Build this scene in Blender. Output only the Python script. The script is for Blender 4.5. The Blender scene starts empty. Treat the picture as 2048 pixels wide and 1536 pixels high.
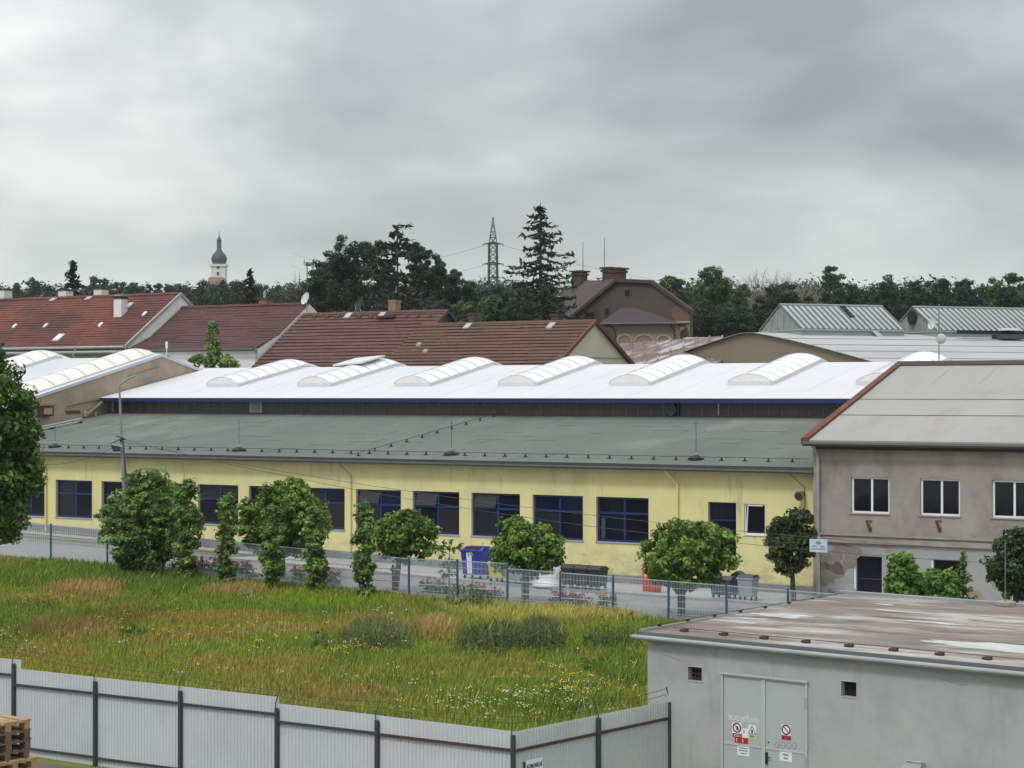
import bpy, math, random
import numpy as np
from mathutils import Vector
random.seed(5)
RNG = np.random.default_rng(7)
scene = bpy.context.scene
COL = scene.collection
CZ = 8.5                      # height of the lens above the yard
F = 3800.0                    # focal length in photo pixels (2048 wide)

# ------------------------------------------------------------------ camera, sky, sun, exposure
cam = bpy.data.cameras.new('camera')
cam.sensor_width = 36.0
cam.lens = F / 2048 * 36
cam.clip_start = 0.5
cam.clip_end = 9000
camo = bpy.data.objects.new('camera', cam)
COL.objects.link(camo)
camo.location = (0, 0, CZ)
camo.rotation_euler = (math.radians(90) + math.atan(22 / F), 0, 0)
scene.camera = camo

SUN_EL, SUN_AZ = 50, 215      # azimuth clockwise from +Y (view direction)
world = bpy.data.worlds.new('World')
scene.world = world
world.use_nodes = True
nt = world.node_tree
nt.nodes.clear()
def N(t, **k):
    n = nt.nodes.new(t)
    for a, b in k.items(): setattr(n, a, b)
    return n
def L(a, b): nt.links.new(a, b)
def MT(op, a, b=None, clamp=False):
    n = N('ShaderNodeMath', operation=op); n.use_clamp = clamp
    for i, v in enumerate((a, b)):
        if v is None: continue
        if isinstance(v, (int, float)): n.inputs[i].default_value = v
        else: L(v, n.inputs[i])
    return n.outputs[0]
out = N('ShaderNodeOutputWorld')
tc = N('ShaderNodeTexCoord')
sp = N('ShaderNodeSeparateXYZ'); L(tc.outputs['Generated'], sp.inputs[0])
zc = MT('MAXIMUM', sp.outputs[2], 0.0)
den = MT('ADD', zc, 0.26)
cu = MT('DIVIDE', sp.outputs[0], den); cv = MT('DIVIDE', sp.outputs[1], den)
cb = N('ShaderNodeCombineXYZ'); L(MT('MULTIPLY', cu, 1.15), cb.inputs[0]); L(cv, cb.inputs[1])
CLOUD_SEED = 12.9
n1 = N('ShaderNodeTexNoise', noise_dimensions='4D'); L(cb.outputs[0], n1.inputs['Vector'])
n1.inputs['W'].default_value = CLOUD_SEED; n1.inputs['Scale'].default_value = 1.45; n1.inputs['Detail'].default_value = 4.5; n1.inputs['Roughness'].default_value = 0.5
n1.inputs['Distortion'].default_value = 0.25
cr = N('ShaderNodeValToRGB'); L(n1.outputs['Fac'], cr.inputs[0])
e = cr.color_ramp.elements
e[0].position = 0.34; e[0].color = (0.215, 0.235, 0.252, 1)
e[1].position = 0.64; e[1].color = (0.645, 0.648, 0.642, 1)
m_ = e.new(0.49); m_.color = (0.385, 0.402, 0.410, 1)
# calm bright band above the horizon
hz = MT('POWER', MT('SUBTRACT', 1.0, MT('MULTIPLY', zc, 7.5), clamp=True), 1.3)
mx = N('ShaderNodeMixRGB'); L(MT('MULTIPLY', hz, 0.80), mx.inputs[0]); L(cr.outputs[0], mx.inputs[1]); mx.inputs[2].default_value = (0.665, 0.678, 0.660, 1)
# an overcast sky is brighter overhead
gr = MT('ADD', MT('MULTIPLY', zc, 1.9), 0.95)
sc_ = N('ShaderNodeVectorMath', operation='SCALE'); L(mx.outputs[0], sc_.inputs[0]); L(gr, sc_.inputs['Scale'])
sky = N('ShaderNodeTexSky', sky_type='NISHITA'); sky.sun_disc = False
sky.sun_elevation = math.radians(SUN_EL); sky.sun_rotation = math.radians(SUN_AZ)
b1 = N('ShaderNodeBackground'); L(sc_.outputs[0], b1.inputs[0]); b1.inputs[1].default_value = 1.25
b2 = N('ShaderNodeBackground'); L(sky.outputs[0], b2.inputs[0]); b2.inputs[1].default_value = 0.08
ms = N('ShaderNodeMixShader'); ms.inputs[0].default_value = 0.06
L(b1.outputs[0], ms.inputs[1]); L(b2.outputs[0], ms.inputs[2]); L(ms.outputs[0], out.inputs[0])

sd = bpy.data.lights.new('sun', 'SUN'); sd.energy = 1.5; sd.angle = math.radians(11); sd.color = (1.0, 0.96, 0.9)
so = bpy.data.objects.new('sun', sd); COL.objects.link(so)
az, el = math.radians(SUN_AZ), math.radians(SUN_EL)
so.rotation_euler = Vector((math.sin(az) * math.cos(el), math.cos(az) * math.cos(el), math.sin(el))).to_track_quat('Z', 'Y').to_euler()
so.location = (0, -50, 80)
scene.view_settings.view_transform = 'Standard'
scene.view_settings.look = 'None'
scene.view_settings.exposure = 0.0
scene.view_settings.gamma = 1.0
scene.view_settings.use_curve_mapping = False
scene.render.engine = 'CYCLES'
scene.cycles.max_bounces = 6
scene.cycles.volume_bounces = 1
scene.cycles.use_denoising = True

# ------------------------------------------------------------------ frames and projections
class Frame:
    def __init__(s, ox, oy, ux, uy):
        l = math.hypot(ux, uy); s.u = (ux / l, uy / l); s.n = (-s.u[1], s.u[0]); s.o = (ox, oy)
        s.k = ox * s.n[0] + oy * s.n[1]
    def P(s, a, d, z): return (s.o[0] + s.u[0] * a + s.n[0] * d, s.o[1] + s.u[1] * a + s.n[1] * d, z)
    def inv(s, x, y): return ((x - s.o[0]) * s.u[0] + (y - s.o[1]) * s.u[1], (x - s.o[0]) * s.n[0] + (y - s.o[1]) * s.n[1])
    def at(s, px, d):                     # where the sight line through photo column px meets the plane d
        k = (px - 1024) / F; Y = (s.k + d) / (k * s.n[0] + s.n[1]); return k * Y, Y
    def S(s, px, d): return s.inv(*s.at(px, d))[0]
    def Z(s, px, py, d): return CZ + (790 - py) / F * s.at(px, d)[1]
    def rot(s): return math.atan2(s.u[1], s.u[0])
W = Frame(0, 0, 1, 0)
A = Frame(-21, 91, .857, -.515)           # street front of the yellow workshop: a to the right, d away from us
B = Frame(2.75 - .16 * .7826 - .15 * .6225, 40.4 + .16 * .6225 - .15 * .7826, .7826, -.6225)      # grey shed
def IMG(px, py, Y): return ((px - 1024) / F * Y, Y, CZ + (790 - py) / F * Y)

def sstep(t): t = np.clip(t, 0, 1); return t * t * (3 - 2 * t)
def ground_z(x, y):
    x = np.asarray(x, float); y = np.asarray(y, float)
    a = (x - A.o[0]) * A.u[0] + (y - A.o[1]) * A.u[1]; d = (x - A.o[0]) * A.n[0] + (y - A.o[1]) * A.n[1]
    gf = CZ - 6.75 - .031 * np.clip(a, -30, 27.5) - .004 * np.clip(a - 27.5, 0, 40)
    gm = CZ - 6.70 - .024 * np.clip(a - 8, -38, 50)
    w = np.clip(-d / 11.3, 0, 1); g = gf * (1 - w) + gm * w
    t = np.clip((-11.3 - d) / 24.7, 0, 1)
    z = g * (1 - t) + (CZ - 8.25) * t
    z = z + np.where((t > 0.03) & (t < .97), .10 * np.sin(x * .5 + 1) * np.sin(y * .43) , 0) * np.minimum(1, np.minimum(t, 1 - t) * 8)
    z = z + (CZ - 3.2 - g) * sstep((d - 31) / 3.0) * (d > 31)
    z = z + np.clip(y - 160, 0, 900) * .034 * (d > 31)
    return z
def gz(x, y): return float(ground_z(x, y))
def G(px, py):                             # sight line through a photo pixel meets the ground
    k = (px - 1024) / F; m = (790 - py) / F
    lo, hi = 25.0, 120.0
    for Y in np.arange(25, 120, .25):
        if CZ + m * Y < gz(k * Y, Y): break
    for _ in range(12):
        q = Y - .25
        if CZ + m * q < gz(k * q, q): Y = q
        else: break
    return (k * Y, Y, gz(k * Y, Y))

# ------------------------------------------------------------------ materials
def mat(name, c1, c2=None, scale=2.0, rough=.8, bump=0.0, stretch=(1, 1, 1), c3=None, s3=.4, p3=(.55, .7), metal=0.0, spec=.5, bscale=None, detail=6, c4=None, s4=1.5, p4=(.6, .68), stretch4=(1, 1, 1), splash=None):
    m = bpy.data.materials.new(name); m.use_nodes = True
    t = m.node_tree; b = t.nodes['Principled BSDF']
    b.inputs['Roughness'].default_value = rough; b.inputs['Metallic'].default_value = metal
    b.inputs['Specular IOR Level'].default_value = spec
    c1 = tuple(c1) + (1,)
    if c2 is None:
        b.inputs['Base Color'].default_value = c1
        c2 = c1
        if bump == 0: return m
    else: c2 = tuple(c2) + (1,)
    geo = t.nodes.new('ShaderNodeNewGeometry')
    def noise(sc, st, det=detail):
        mp = t.nodes.new('ShaderNodeMapping'); mp.inputs['Scale'].default_value = st
        mp.inputs['Rotation'].default_value = (0, 0, -A.rot())
        mp.vector_type = 'POINT'
        # rotate first, then stretch
        mr = t.nodes.new('ShaderNodeMapping'); mr.inputs['Rotation'].default_value = (0, 0, -A.rot()); t.links.new(geo.outputs['Position'], mr.inputs[0])
        mp.inputs['Rotation'].default_value = (0, 0, 0); t.links.new(mr.outputs[0], mp.inputs[0])
        n = t.nodes.new('ShaderNodeTexNoise'); n.inputs['Scale'].default_value = sc; n.inputs['Detail'].default_value = det
        n.inputs['Roughness'].default_value = .6
        t.links.new(mp.outputs[0], n.inputs['Vector']); return n.outputs['Fac']
    def ramp(src, lo, hi):
        r = t.nodes.new('ShaderNodeMapRange'); r.inputs[1].default_value = lo; r.inputs[2].default_value = hi; t.links.new(src, r.inputs[0]); return r.outputs[0]
    def mix(fac, a, bb):
        x = t.nodes.new('ShaderNodeMixRGB'); t.links.new(fac, x.inputs[0])
        for i, v in ((1, a), (2, bb)):
            if isinstance(v, tuple): x.inputs[i].default_value = v
            else: t.links.new(v, x.inputs[i])
        return x.outputs[0]
    n0 = noise(scale, stretch)
    col = mix(ramp(n0, .3, .7), c1, c2)
    if c3 is not None: col = mix(ramp(noise(s3, stretch), *p3), col, tuple(c3) + (1,))
    if c4 is not None: col = mix(ramp(noise(s4, stretch4), *p4), col, tuple(c4) + (1,))
    if splash is not None:                       # mud splashed up from the pavement, broken up by noise
        sx = t.nodes.new('ShaderNodeSeparateXYZ'); t.links.new(geo.outputs['Position'], sx.inputs[0])
        low = ramp(sx.outputs[2], CZ - 5.9, CZ - 7.3)
        mm = t.nodes.new('ShaderNodeMath'); mm.operation = 'MULTIPLY'; t.links.new(low, mm.inputs[0]); t.links.new(ramp(noise(1.9, (1, 1, 1.6)), .42, .66), mm.inputs[1]); mm.use_clamp = True
        col = mix(mm.outputs[0], col, tuple(splash) + (1,))
    t.links.new(col, b.inputs['Base Color'])
    if bump:
        bp = t.nodes.new('ShaderNodeBump'); bp.inputs['Strength'].default_value = min(1, bump); bp.inputs['Distance'].default_value = .02
        t.links.new(noise(bscale or scale * 6, (1, 1, 1)), bp.inputs['Height']); t.links.new(bp.outputs[0], b.inputs['Normal'])
    return m

def leaf_mat(name, lo, mid, hi, trans=.34):
    m = bpy.data.materials.new(name); m.use_nodes = True
    t = m.node_tree; b = t.nodes['Principled BSDF']; o = t.nodes['Material Output']
    at = t.nodes.new('ShaderNodeAttribute'); at.attribute_name = 'rnd'
    r = t.nodes.new('ShaderNodeValToRGB'); t.links.new(at.outputs['Fac'], r.inputs[0])
    r.color_ramp.elements[0].color = tuple(lo) + (1,); r.color_ramp.elements[1].color = tuple(hi) + (1,)
    q = r.color_ramp.elements.new(.5); q.color = tuple(mid) + (1,)
    b.inputs['Roughness'].default_value = .55; b.inputs['Specular IOR Level'].default_value = .35
    t.links.new(r.outputs[0], b.inputs['Base Color'])
    tr = t.nodes.new('ShaderNodeBsdfTranslucent'); t.links.new(r.outputs[0], tr.inputs[0])
    mx = t.nodes.new('ShaderNodeMixShader'); mx.inputs[0].default_value = trans
    t.links.new(b.outputs[0], mx.inputs[1]); t.links.new(tr.outputs[0], mx.inputs[2]); t.links.new(mx.outputs[0], o.inputs[0])
    return m
def attr_mat(name, rough=.7, trans=.2):
    m = bpy.data.materials.new(name); m.use_nodes = True
    t = m.node_tree; b = t.nodes['Principled BSDF']; o = t.nodes['Material Output']
    at = t.nodes.new('ShaderNodeAttribute'); at.attribute_name = 'Col'
    b.inputs['Roughness'].default_value = rough; b.inputs['Specular IOR Level'].default_value = .25
    t.links.new(at.outputs['Color'], b.inputs['Base Color'])
    tr = t.nodes.new('ShaderNodeBsdfTranslucent'); t.links.new(at.outputs['Color'], tr.inputs[0])
    mx = t.nodes.new('ShaderNodeMixShader'); mx.inputs[0].default_value = trans
    t.links.new(b.outputs[0], mx.inputs[1]); t.links.new(tr.outputs[0], mx.inputs[2]); t.links.new(mx.outputs[0], o.inputs[0])
    return m
def glass_mat(name, c, rough=.06, spec=.28):
    m = mat(name, c, rough=rough, spec=spec); return m

M = dict(
    yellow=mat('yellow_render', (.63, .58, .27), (.70, .65, .33), 1.0, .9, .25, (1, 1, .6), c3=(.54, .50, .29), s3=.6, p3=(.5, .8), c4=(.45, .39, .24), s4=1.6, p4=(.60, .76), stretch4=(2.2, 1, .35), splash=(.36, .32, .22)),
    plinth=mat('plinth_concrete', (.17, .175, .18), (.25, .25, .25), 1.5, .9, .4),
    reveal=mat('reveal_plaster', (.62, .60, .42), (.7, .68, .5), 3, .9),
    bitumen=mat('grey_green_bitumen', (.095, .110, .100), (.128, .142, .130), .55, .9, .4, (1, .5, 1), c3=(.175, .185, .17), s3=.35, p3=(.55, .75), bscale=9),
    bitumen_edge=mat('bitumen_seam', (.07, .078, .072), rough=.9),
    blue=mat('blue_frame_paint', (.005, .024, .125), (.006, .028, .15), 4, .4),
    bluedark=mat('blue_fascia_paint', (.005, .018, .10), rough=.35),
    glass=glass_mat('dark_window_glass', (.007, .009, .016)), glass2b=mat('dim_blind', (.045, .045, .05), rough=.6), glass2=glass_mat('dull_window_glass', (.020, .021, .028), .2), glass3=glass_mat('blue_dark_glass', (.006, .010, .030), .12),
    glassb=glass_mat('grey_window_glass', (.03, .032, .038), .15),
    whitef=mat('white_frame', (.74, .76, .76), rough=.4),
    sill=mat('sill_metal', (.35, .37, .39), rough=.45),
    gutter=mat('gutter_dark', (.04, .042, .042), (.06, .06, .06), 3, .5),
    zinc=mat('zinc_sheet', (.28, .30, .31), (.36, .38, .39), 2, .45, metal=.3),
    membrane=mat('white_roof_membrane', (.565, .575, .605), (.605, .615, .64), .3, .6, .05, c3=(.535, .55, .585), s3=.12, p3=(.5, .7)),
    pane=mat('white_polycarbonate', (.70, .73, .78), (.75, .77, .81), .8, .16, spec=.6),
    panec=mat('cream_polycarbonate', (.66, .68, .62), (.71, .72, .66), .8, .2, spec=.6),
    rib=mat('aluminium_rib', (.13, .14, .15), rough=.5),
    curb=mat('skylight_curb', (.55, .56, .58), (.60, .61, .63), 1, .5),
    endcap=mat('skylight_end', (.64, .63, .64), (.72, .70, .70), 2, .5),
    clere=mat('smoked_polycarbonate', (.042, .039, .040), (.07, .062, .058), 1.2, .45, c3=(.10, .09, .075), s3=1.6, p3=(.55, .75)),
    joint=mat('panel_joint', (.13, .13, .14), rough=.45),
    whitepost=mat('pale_panel', (.55, .57, .6), rough=.5),
    tan=mat('tan_render', (.33, .26, .19), (.39, .315, .235), .8, .95, .3, c3=(.24, .20, .165), s3=.5, p3=(.5, .7), c4=(.33, .22, .16), s4=.9, p4=(.6, .75)),
    palesheet=mat('pale_sheet_roof', (.46, .50, .54), (.53, .56, .59), .5, .6),
    beige=mat('beige_render', (.265, .245, .215), (.335, .31, .27), 1.1, .95, .4, (1, 1, .7), c3=(.20, .182, .16), s3=.7, p3=(.44, .68), c4=(.225, .16, .125), s4=1.4, p4=(.60, .74)),
    greyr=mat('grey_render', (.27, .28, .285), (.35, .35, .34), .7, .95, .5, c3=(.27, .225, .18), s3=.45, p3=(.52, .6), c4=(.46, .45, .44), s4=1.7, p4=(.68, .72)),
    corn=mat('cornice', (.36, .32, .28), (.25, .20, .17), 1.6, .9, .3),
    beigeroof=mat('beige_sheet_roof', (.295, .288, .275), (.33, .322, .305), .5, .9, .1, (1, .3, 1), c3=(.265, .25, .235), s3=.8, p3=(.52, .75)),
    rust=mat('rusty_metal', (.10, .030, .014), (.16, .050, .022), 4, .85, .3, c3=(.12, .05, .035), s3=2, p3=(.5, .7)),
    vergered=mat('dark_red_verge', (.11, .035, .025), rough=.8),
    rustdark=mat('dark_rust', (.06, .035, .03), rough=.8),
    shed=mat('grey_shed_paint', (.345, .36, .385), (.39, .40, .41), .6, .85, .4, c3=(.30, .31, .33), s3=.8, p3=(.48, .7), c4=(.25, .25, .25), s4=1.0, p4=(.60, .8), stretch4=(1.6, 1.6, .3), splash=None),
    shedroof=mat('weathered_roof_felt', (.235, .205, .18), (.145, .118, .10), 1.3, .95, .5, (.45, 1.5, 1), c3=(.40, .385, .37), s3=.7, p3=(.47, .64), c4=(.085, .068, .06), s4=1.6, p4=(.52, .72), stretch4=(.35, 1.6, 1)),
    puddle=mat('pale_repair_patch', (.50, .51, .51), (.36, .35, .34), 1.6, .7, c3=(.55, .56, .57), s3=1.1),
    door=mat('grey_door_paint', (.36, .39, .41), (.40, .43, .445), .8, .45, spec=.4),
    doorframe=mat('door_frame', (.43, .455, .47), rough=.45),
    black=mat('black_plastic', (.012, .012, .013), rough=.5),
    dark=mat('dark_void', (.006, .006, .006), rough=.9),
    sheet=mat('grey_corrugated_sheet', (.47, .495, .525), (.52, .545, .57), .7, .5, spec=.4, c3=(.43, .45, .475), s3=.6, p3=(.5, .75)),
    steel=mat('dark_fence_steel', (.028, .034, .042), (.04, .045, .052), 5, .6),
    steelrust=mat('rusting_rail', (.035, .03, .03), (.075, .032, .02), 1.2, .75),
    wood=mat('pallet_wood', (.29, .18, .09), (.42, .28, .15), 3, .85, .3, (1, 1, 5)),
    woodold=mat('old_pallet_wood', (.12, .082, .058), (.18, .12, .08), 3, .9, .3),
    tileA=mat('red_tile', (.100, .028, .016), (.165, .046, .023), 2.6, .85, .3, (1, .35, 1), c3=(.065, .020, .019), s3=.25, p3=(.42, .62), c4=(.185, .058, .032), s4=.5, p4=(.60, .75), stretch4=(1, .25, 1)),
    tileB=mat('maroon_tile', (.052, .018, .019), (.086, .029, .028), 2.6, .8, .2, c3=(.048, .017, .019), s3=.3, p3=(.5, .7)),
    tileC=mat('dark_red_tile', (.062, .027, .022), (.125, .052, .036), 2.8, .8, .2, c3=(.09, .038, .034), s3=.5, p3=(.5, .7)),
    tileD=mat('brown_red_tile', (.060, .034, .028), (.140, .060, .036), 2.8, .85, .3, c3=(.085, .045, .03), s3=.5, p3=(.45, .62), c4=(.19, .088, .05), s4=1.3, p4=(.6, .75)),
    brownroof=mat('old_brown_roof', (.050, .036, .033), (.065, .046, .041), .5, .9, .2),
    plum=mat('plum_roof', (.032, .020, .024), (.042, .026, .028), .5, .8),
    darkplaster=mat('dark_weathered_plaster', (.068, .057, .052), (.095, .078, .068), .4, .95, .3, c3=(.068, .056, .050), s3=.2, p3=(.45, .65), c4=(.26, .22, .19), s4=.6, p4=(.68, .72)),
    brickp=mat('exposed_brick', (.13, .075, .06), (.17, .10, .08), 1.5, .9),
    creamw=mat('cream_plaster', (.215, .178, .137), (.26, .215, .165), .8, .9, c3=(.21, .17, .125), s3=.4, p3=(.5, .7)),
    gablecream=mat('pale_cream_gable', (.47, .46, .37), (.51, .50, .40), .5, .9),
    whitew=mat('white_gable', (.64, .65, .63), (.70, .70, .68), .5, .9, c3=(.48, .49, .48), s3=.4, p3=(.55, .7)),
    archpanel=mat('arch_panel', (.205, .165, .125), rough=.9), archrim=mat('arch_rim', (.285, .24, .185), rough=.9),
    browned=mat('browned_plaster', (.20, .18, .155), (.24, .21, .18), 2, .95, .3, c3=(.16, .14, .12), s3=1.5), scrape=mat('pale_scrape', (.38, .38, .37), (.30, .30, .30), 3, .95, .2),
    shedcrack=mat('crack_grey', (.20, .20, .21), rough=.9), crackbrown=mat('crack_brown', (.20, .16, .09), rough=.9),
    olive=mat('olive_wall', (.12, .105, .065), (.16, .14, .09), .7, .95),
    chimbrick=mat('brick_red', (.22, .07, .05), (.28, .09, .06), 3, .9),
    chimtan=mat('tan_chimney', (.19, .12, .07), (.26, .175, .105), 2, .9),
    chimdark=mat('dark_chimney', (.055, .035, .032), (.08, .048, .042), 2, .9),
    chimwhite=mat('white_chimney', (.62, .62, .62), (.55, .55, .55), 1, .9),
    rustroof=mat('rust_streaked_roof', (.11, .048, .04), (.20, .14, .13), .9, .7, .1, (2.2, .4, 1), c3=(.36, .35, .35), s3=.6, p3=(.52, .62)),
    greyroof=mat('grey_sheet_roof', (.36, .37, .38), (.41, .415, .42), .3, .75, .1, c3=(.33, .34, .345), s3=.15, p3=(.45, .65)),
    seam=mat('roof_seam', (.15, .155, .16), rough=.8),
    monglass=mat('ribbed_glass', (.30, .335, .335), (.36, .395, .39), .8, .35, spec=.5),
    bardark=mat('grey_glazing_bar', (.11, .125, .125), rough=.6),
    moncurb=mat('monitor_curb', (.22, .24, .26), (.28, .3, .31), 1, .7),
    monend=mat('monitor_end', (.17, .18, .18), (.28, .29, .28), 1.5, .6),
    asphalt=mat('asphalt', (.22, .215, .225), (.26, .25, .255), .35, .9, .3, c3=(.31, .295, .29), s3=.2, p3=(.5, .7)),
    pave=mat('pavement', (.37, .37, .365), (.43, .425, .42), .8, .9, .2),
    kerb=mat('kerb_stone', (.32, .32, .31), (.26, .26, .26), 2, .9),
    verge=mat('verge_grass', (.11, .145, .085), (.16, .19, .12), .8, .95, .5, c3=(.15, .15, .12), s3=.4, p3=(.5, .65)),
    ground=mat('meadow_soil', (.11, .15, .025), (.15, .17, .035), .5, .95, .5, c3=(.20, .15, .055), s3=.12, p3=(.5, .62)),
    yard=mat('yard_dirt', (.10, .095, .075), (.14, .13, .10), .8, .95, .5, c3=(.06, .08, .03), s3=.4, p3=(.5, .6)),
    forest=mat('forest_floor', (.02, .035, .02), (.03, .05, .028), .01, .95),
    bark=mat('bark', (.07, .058, .045), (.11, .09, .07), 4, .95, .5),
    barkpale=mat('pale_bark', (.30, .28, .25), (.22, .2, .18), 3, .95),
    fencegreen=mat('blue_fence_paint', (.03, .085, .17), rough=.5),
    fencewire=mat('blue_grey_wire', (.36, .45, .52), rough=.5),
    binblue=mat('blue_bin', (.012, .035, .30), rough=.4),
    binyel=mat('yellow_bin', (.58, .50, .02), rough=.45),
    bingrey=mat('grey_green_bin', (.24, .31, .33), rough=.5),
    binwhite=mat('white_bin', (.72, .73, .74), rough=.4),
    binblack=mat('black_bin', (.025, .027, .032), rough=.5),
    bindark=mat('anthracite_bin', (.05, .06, .075), rough=.5),
    binlight=mat('light_grey_bin', (.28, .31, .35), rough=.5),
    red=mat('red_paint', (.42, .035, .015), rough=.5),
    orange=mat('orange_sticker', (.8, .28, .03), rough=.5),
    paper=mat('white_sticker', (.68, .72, .78), rough=.5),
    signred=mat('sign_red', (.38, .03, .035), rough=.5),
    signyel=mat('sign_yellow', (.62, .68, .08), rough=.5),
    ink=mat('sign_black', (.03, .03, .035), rough=.6),
    inkblue=mat('sign_navy', (.05, .08, .16), rough=.6),
    inkmid=mat('faded_blue_print', (.18, .24, .34), rough=.6),
    signblue=mat('pale_blue_sign', (.46, .56, .66), rough=.45),
    stencil=mat('pale_blue_stencil', (.52, .62, .68), rough=.5),
    pole=mat('grey_pole', (.28, .29, .29), (.22, .23, .23), 3, .5, metal=.3),
    postwood=mat('weathered_post', (.085, .075, .06), (.13, .115, .09), 3, .9),
    pylon=mat('pylon_steel', (.045, .048, .05), rough=.7),
    wire=mat('wire', (.05, .05, .05), rough=.6),
    copper=mat('onion_copper', (.018, .030, .038), (.026, .04, .05), .3, .6),
    churchw=mat('church_plaster', (.55, .56, .55), rough=.9),
    churchroof=mat('church_tiles', (.30, .19, .16), rough=.9),
    dish=mat('dish_grey', (.50, .52, .52), rough=.5),
)
LM = dict(
    maple=leaf_mat('maple_leaves', (.030, .062, .010), (.118, .215, .028), (.270, .420, .075)),
    mapley=leaf_mat('young_maple_leaves', (0.045, 0.075, 0.010), (0.165, 0.217, 0.026), (0.380, 0.380, 0.060)),
    shrub=leaf_mat('shrub_leaves', (0.029, 0.075, 0.014), (0.105, 0.225, 0.036), (0.247, 0.437, 0.083)),
    hedge=leaf_mat('hornbeam_leaves', (.036, .075, .018), (.135, .240, .050), (.290, .440, .105)),
    darkglobe=leaf_mat('dark_maple_leaves', (0.020, 0.036, 0.016), (0.047, 0.081, 0.026), (0.128, 0.150, 0.052)),
    lime=leaf_mat('lime_leaves', (0.020, 0.048, 0.010), (0.075, 0.155, 0.024), (0.199, 0.332, 0.060)),
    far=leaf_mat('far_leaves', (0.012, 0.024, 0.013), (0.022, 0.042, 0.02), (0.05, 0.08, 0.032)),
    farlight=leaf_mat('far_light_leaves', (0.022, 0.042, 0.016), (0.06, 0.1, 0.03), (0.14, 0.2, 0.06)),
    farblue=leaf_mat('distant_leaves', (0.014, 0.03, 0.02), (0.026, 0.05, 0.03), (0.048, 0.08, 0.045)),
    spruce=leaf_mat('spruce_needles', (.010, .018, .010), (.018, .030, .015), (.035, .050, .022), .1),
    birch=leaf_mat('birch_leaves', (0.041, 0.080, 0.014), (0.128, 0.217, 0.038), (0.285, 0.399, 0.090)),
    weed=leaf_mat('weed_leaves', (.045, .075, .028), (.105, .150, .050), (.20, .25, .09)),
)

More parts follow.
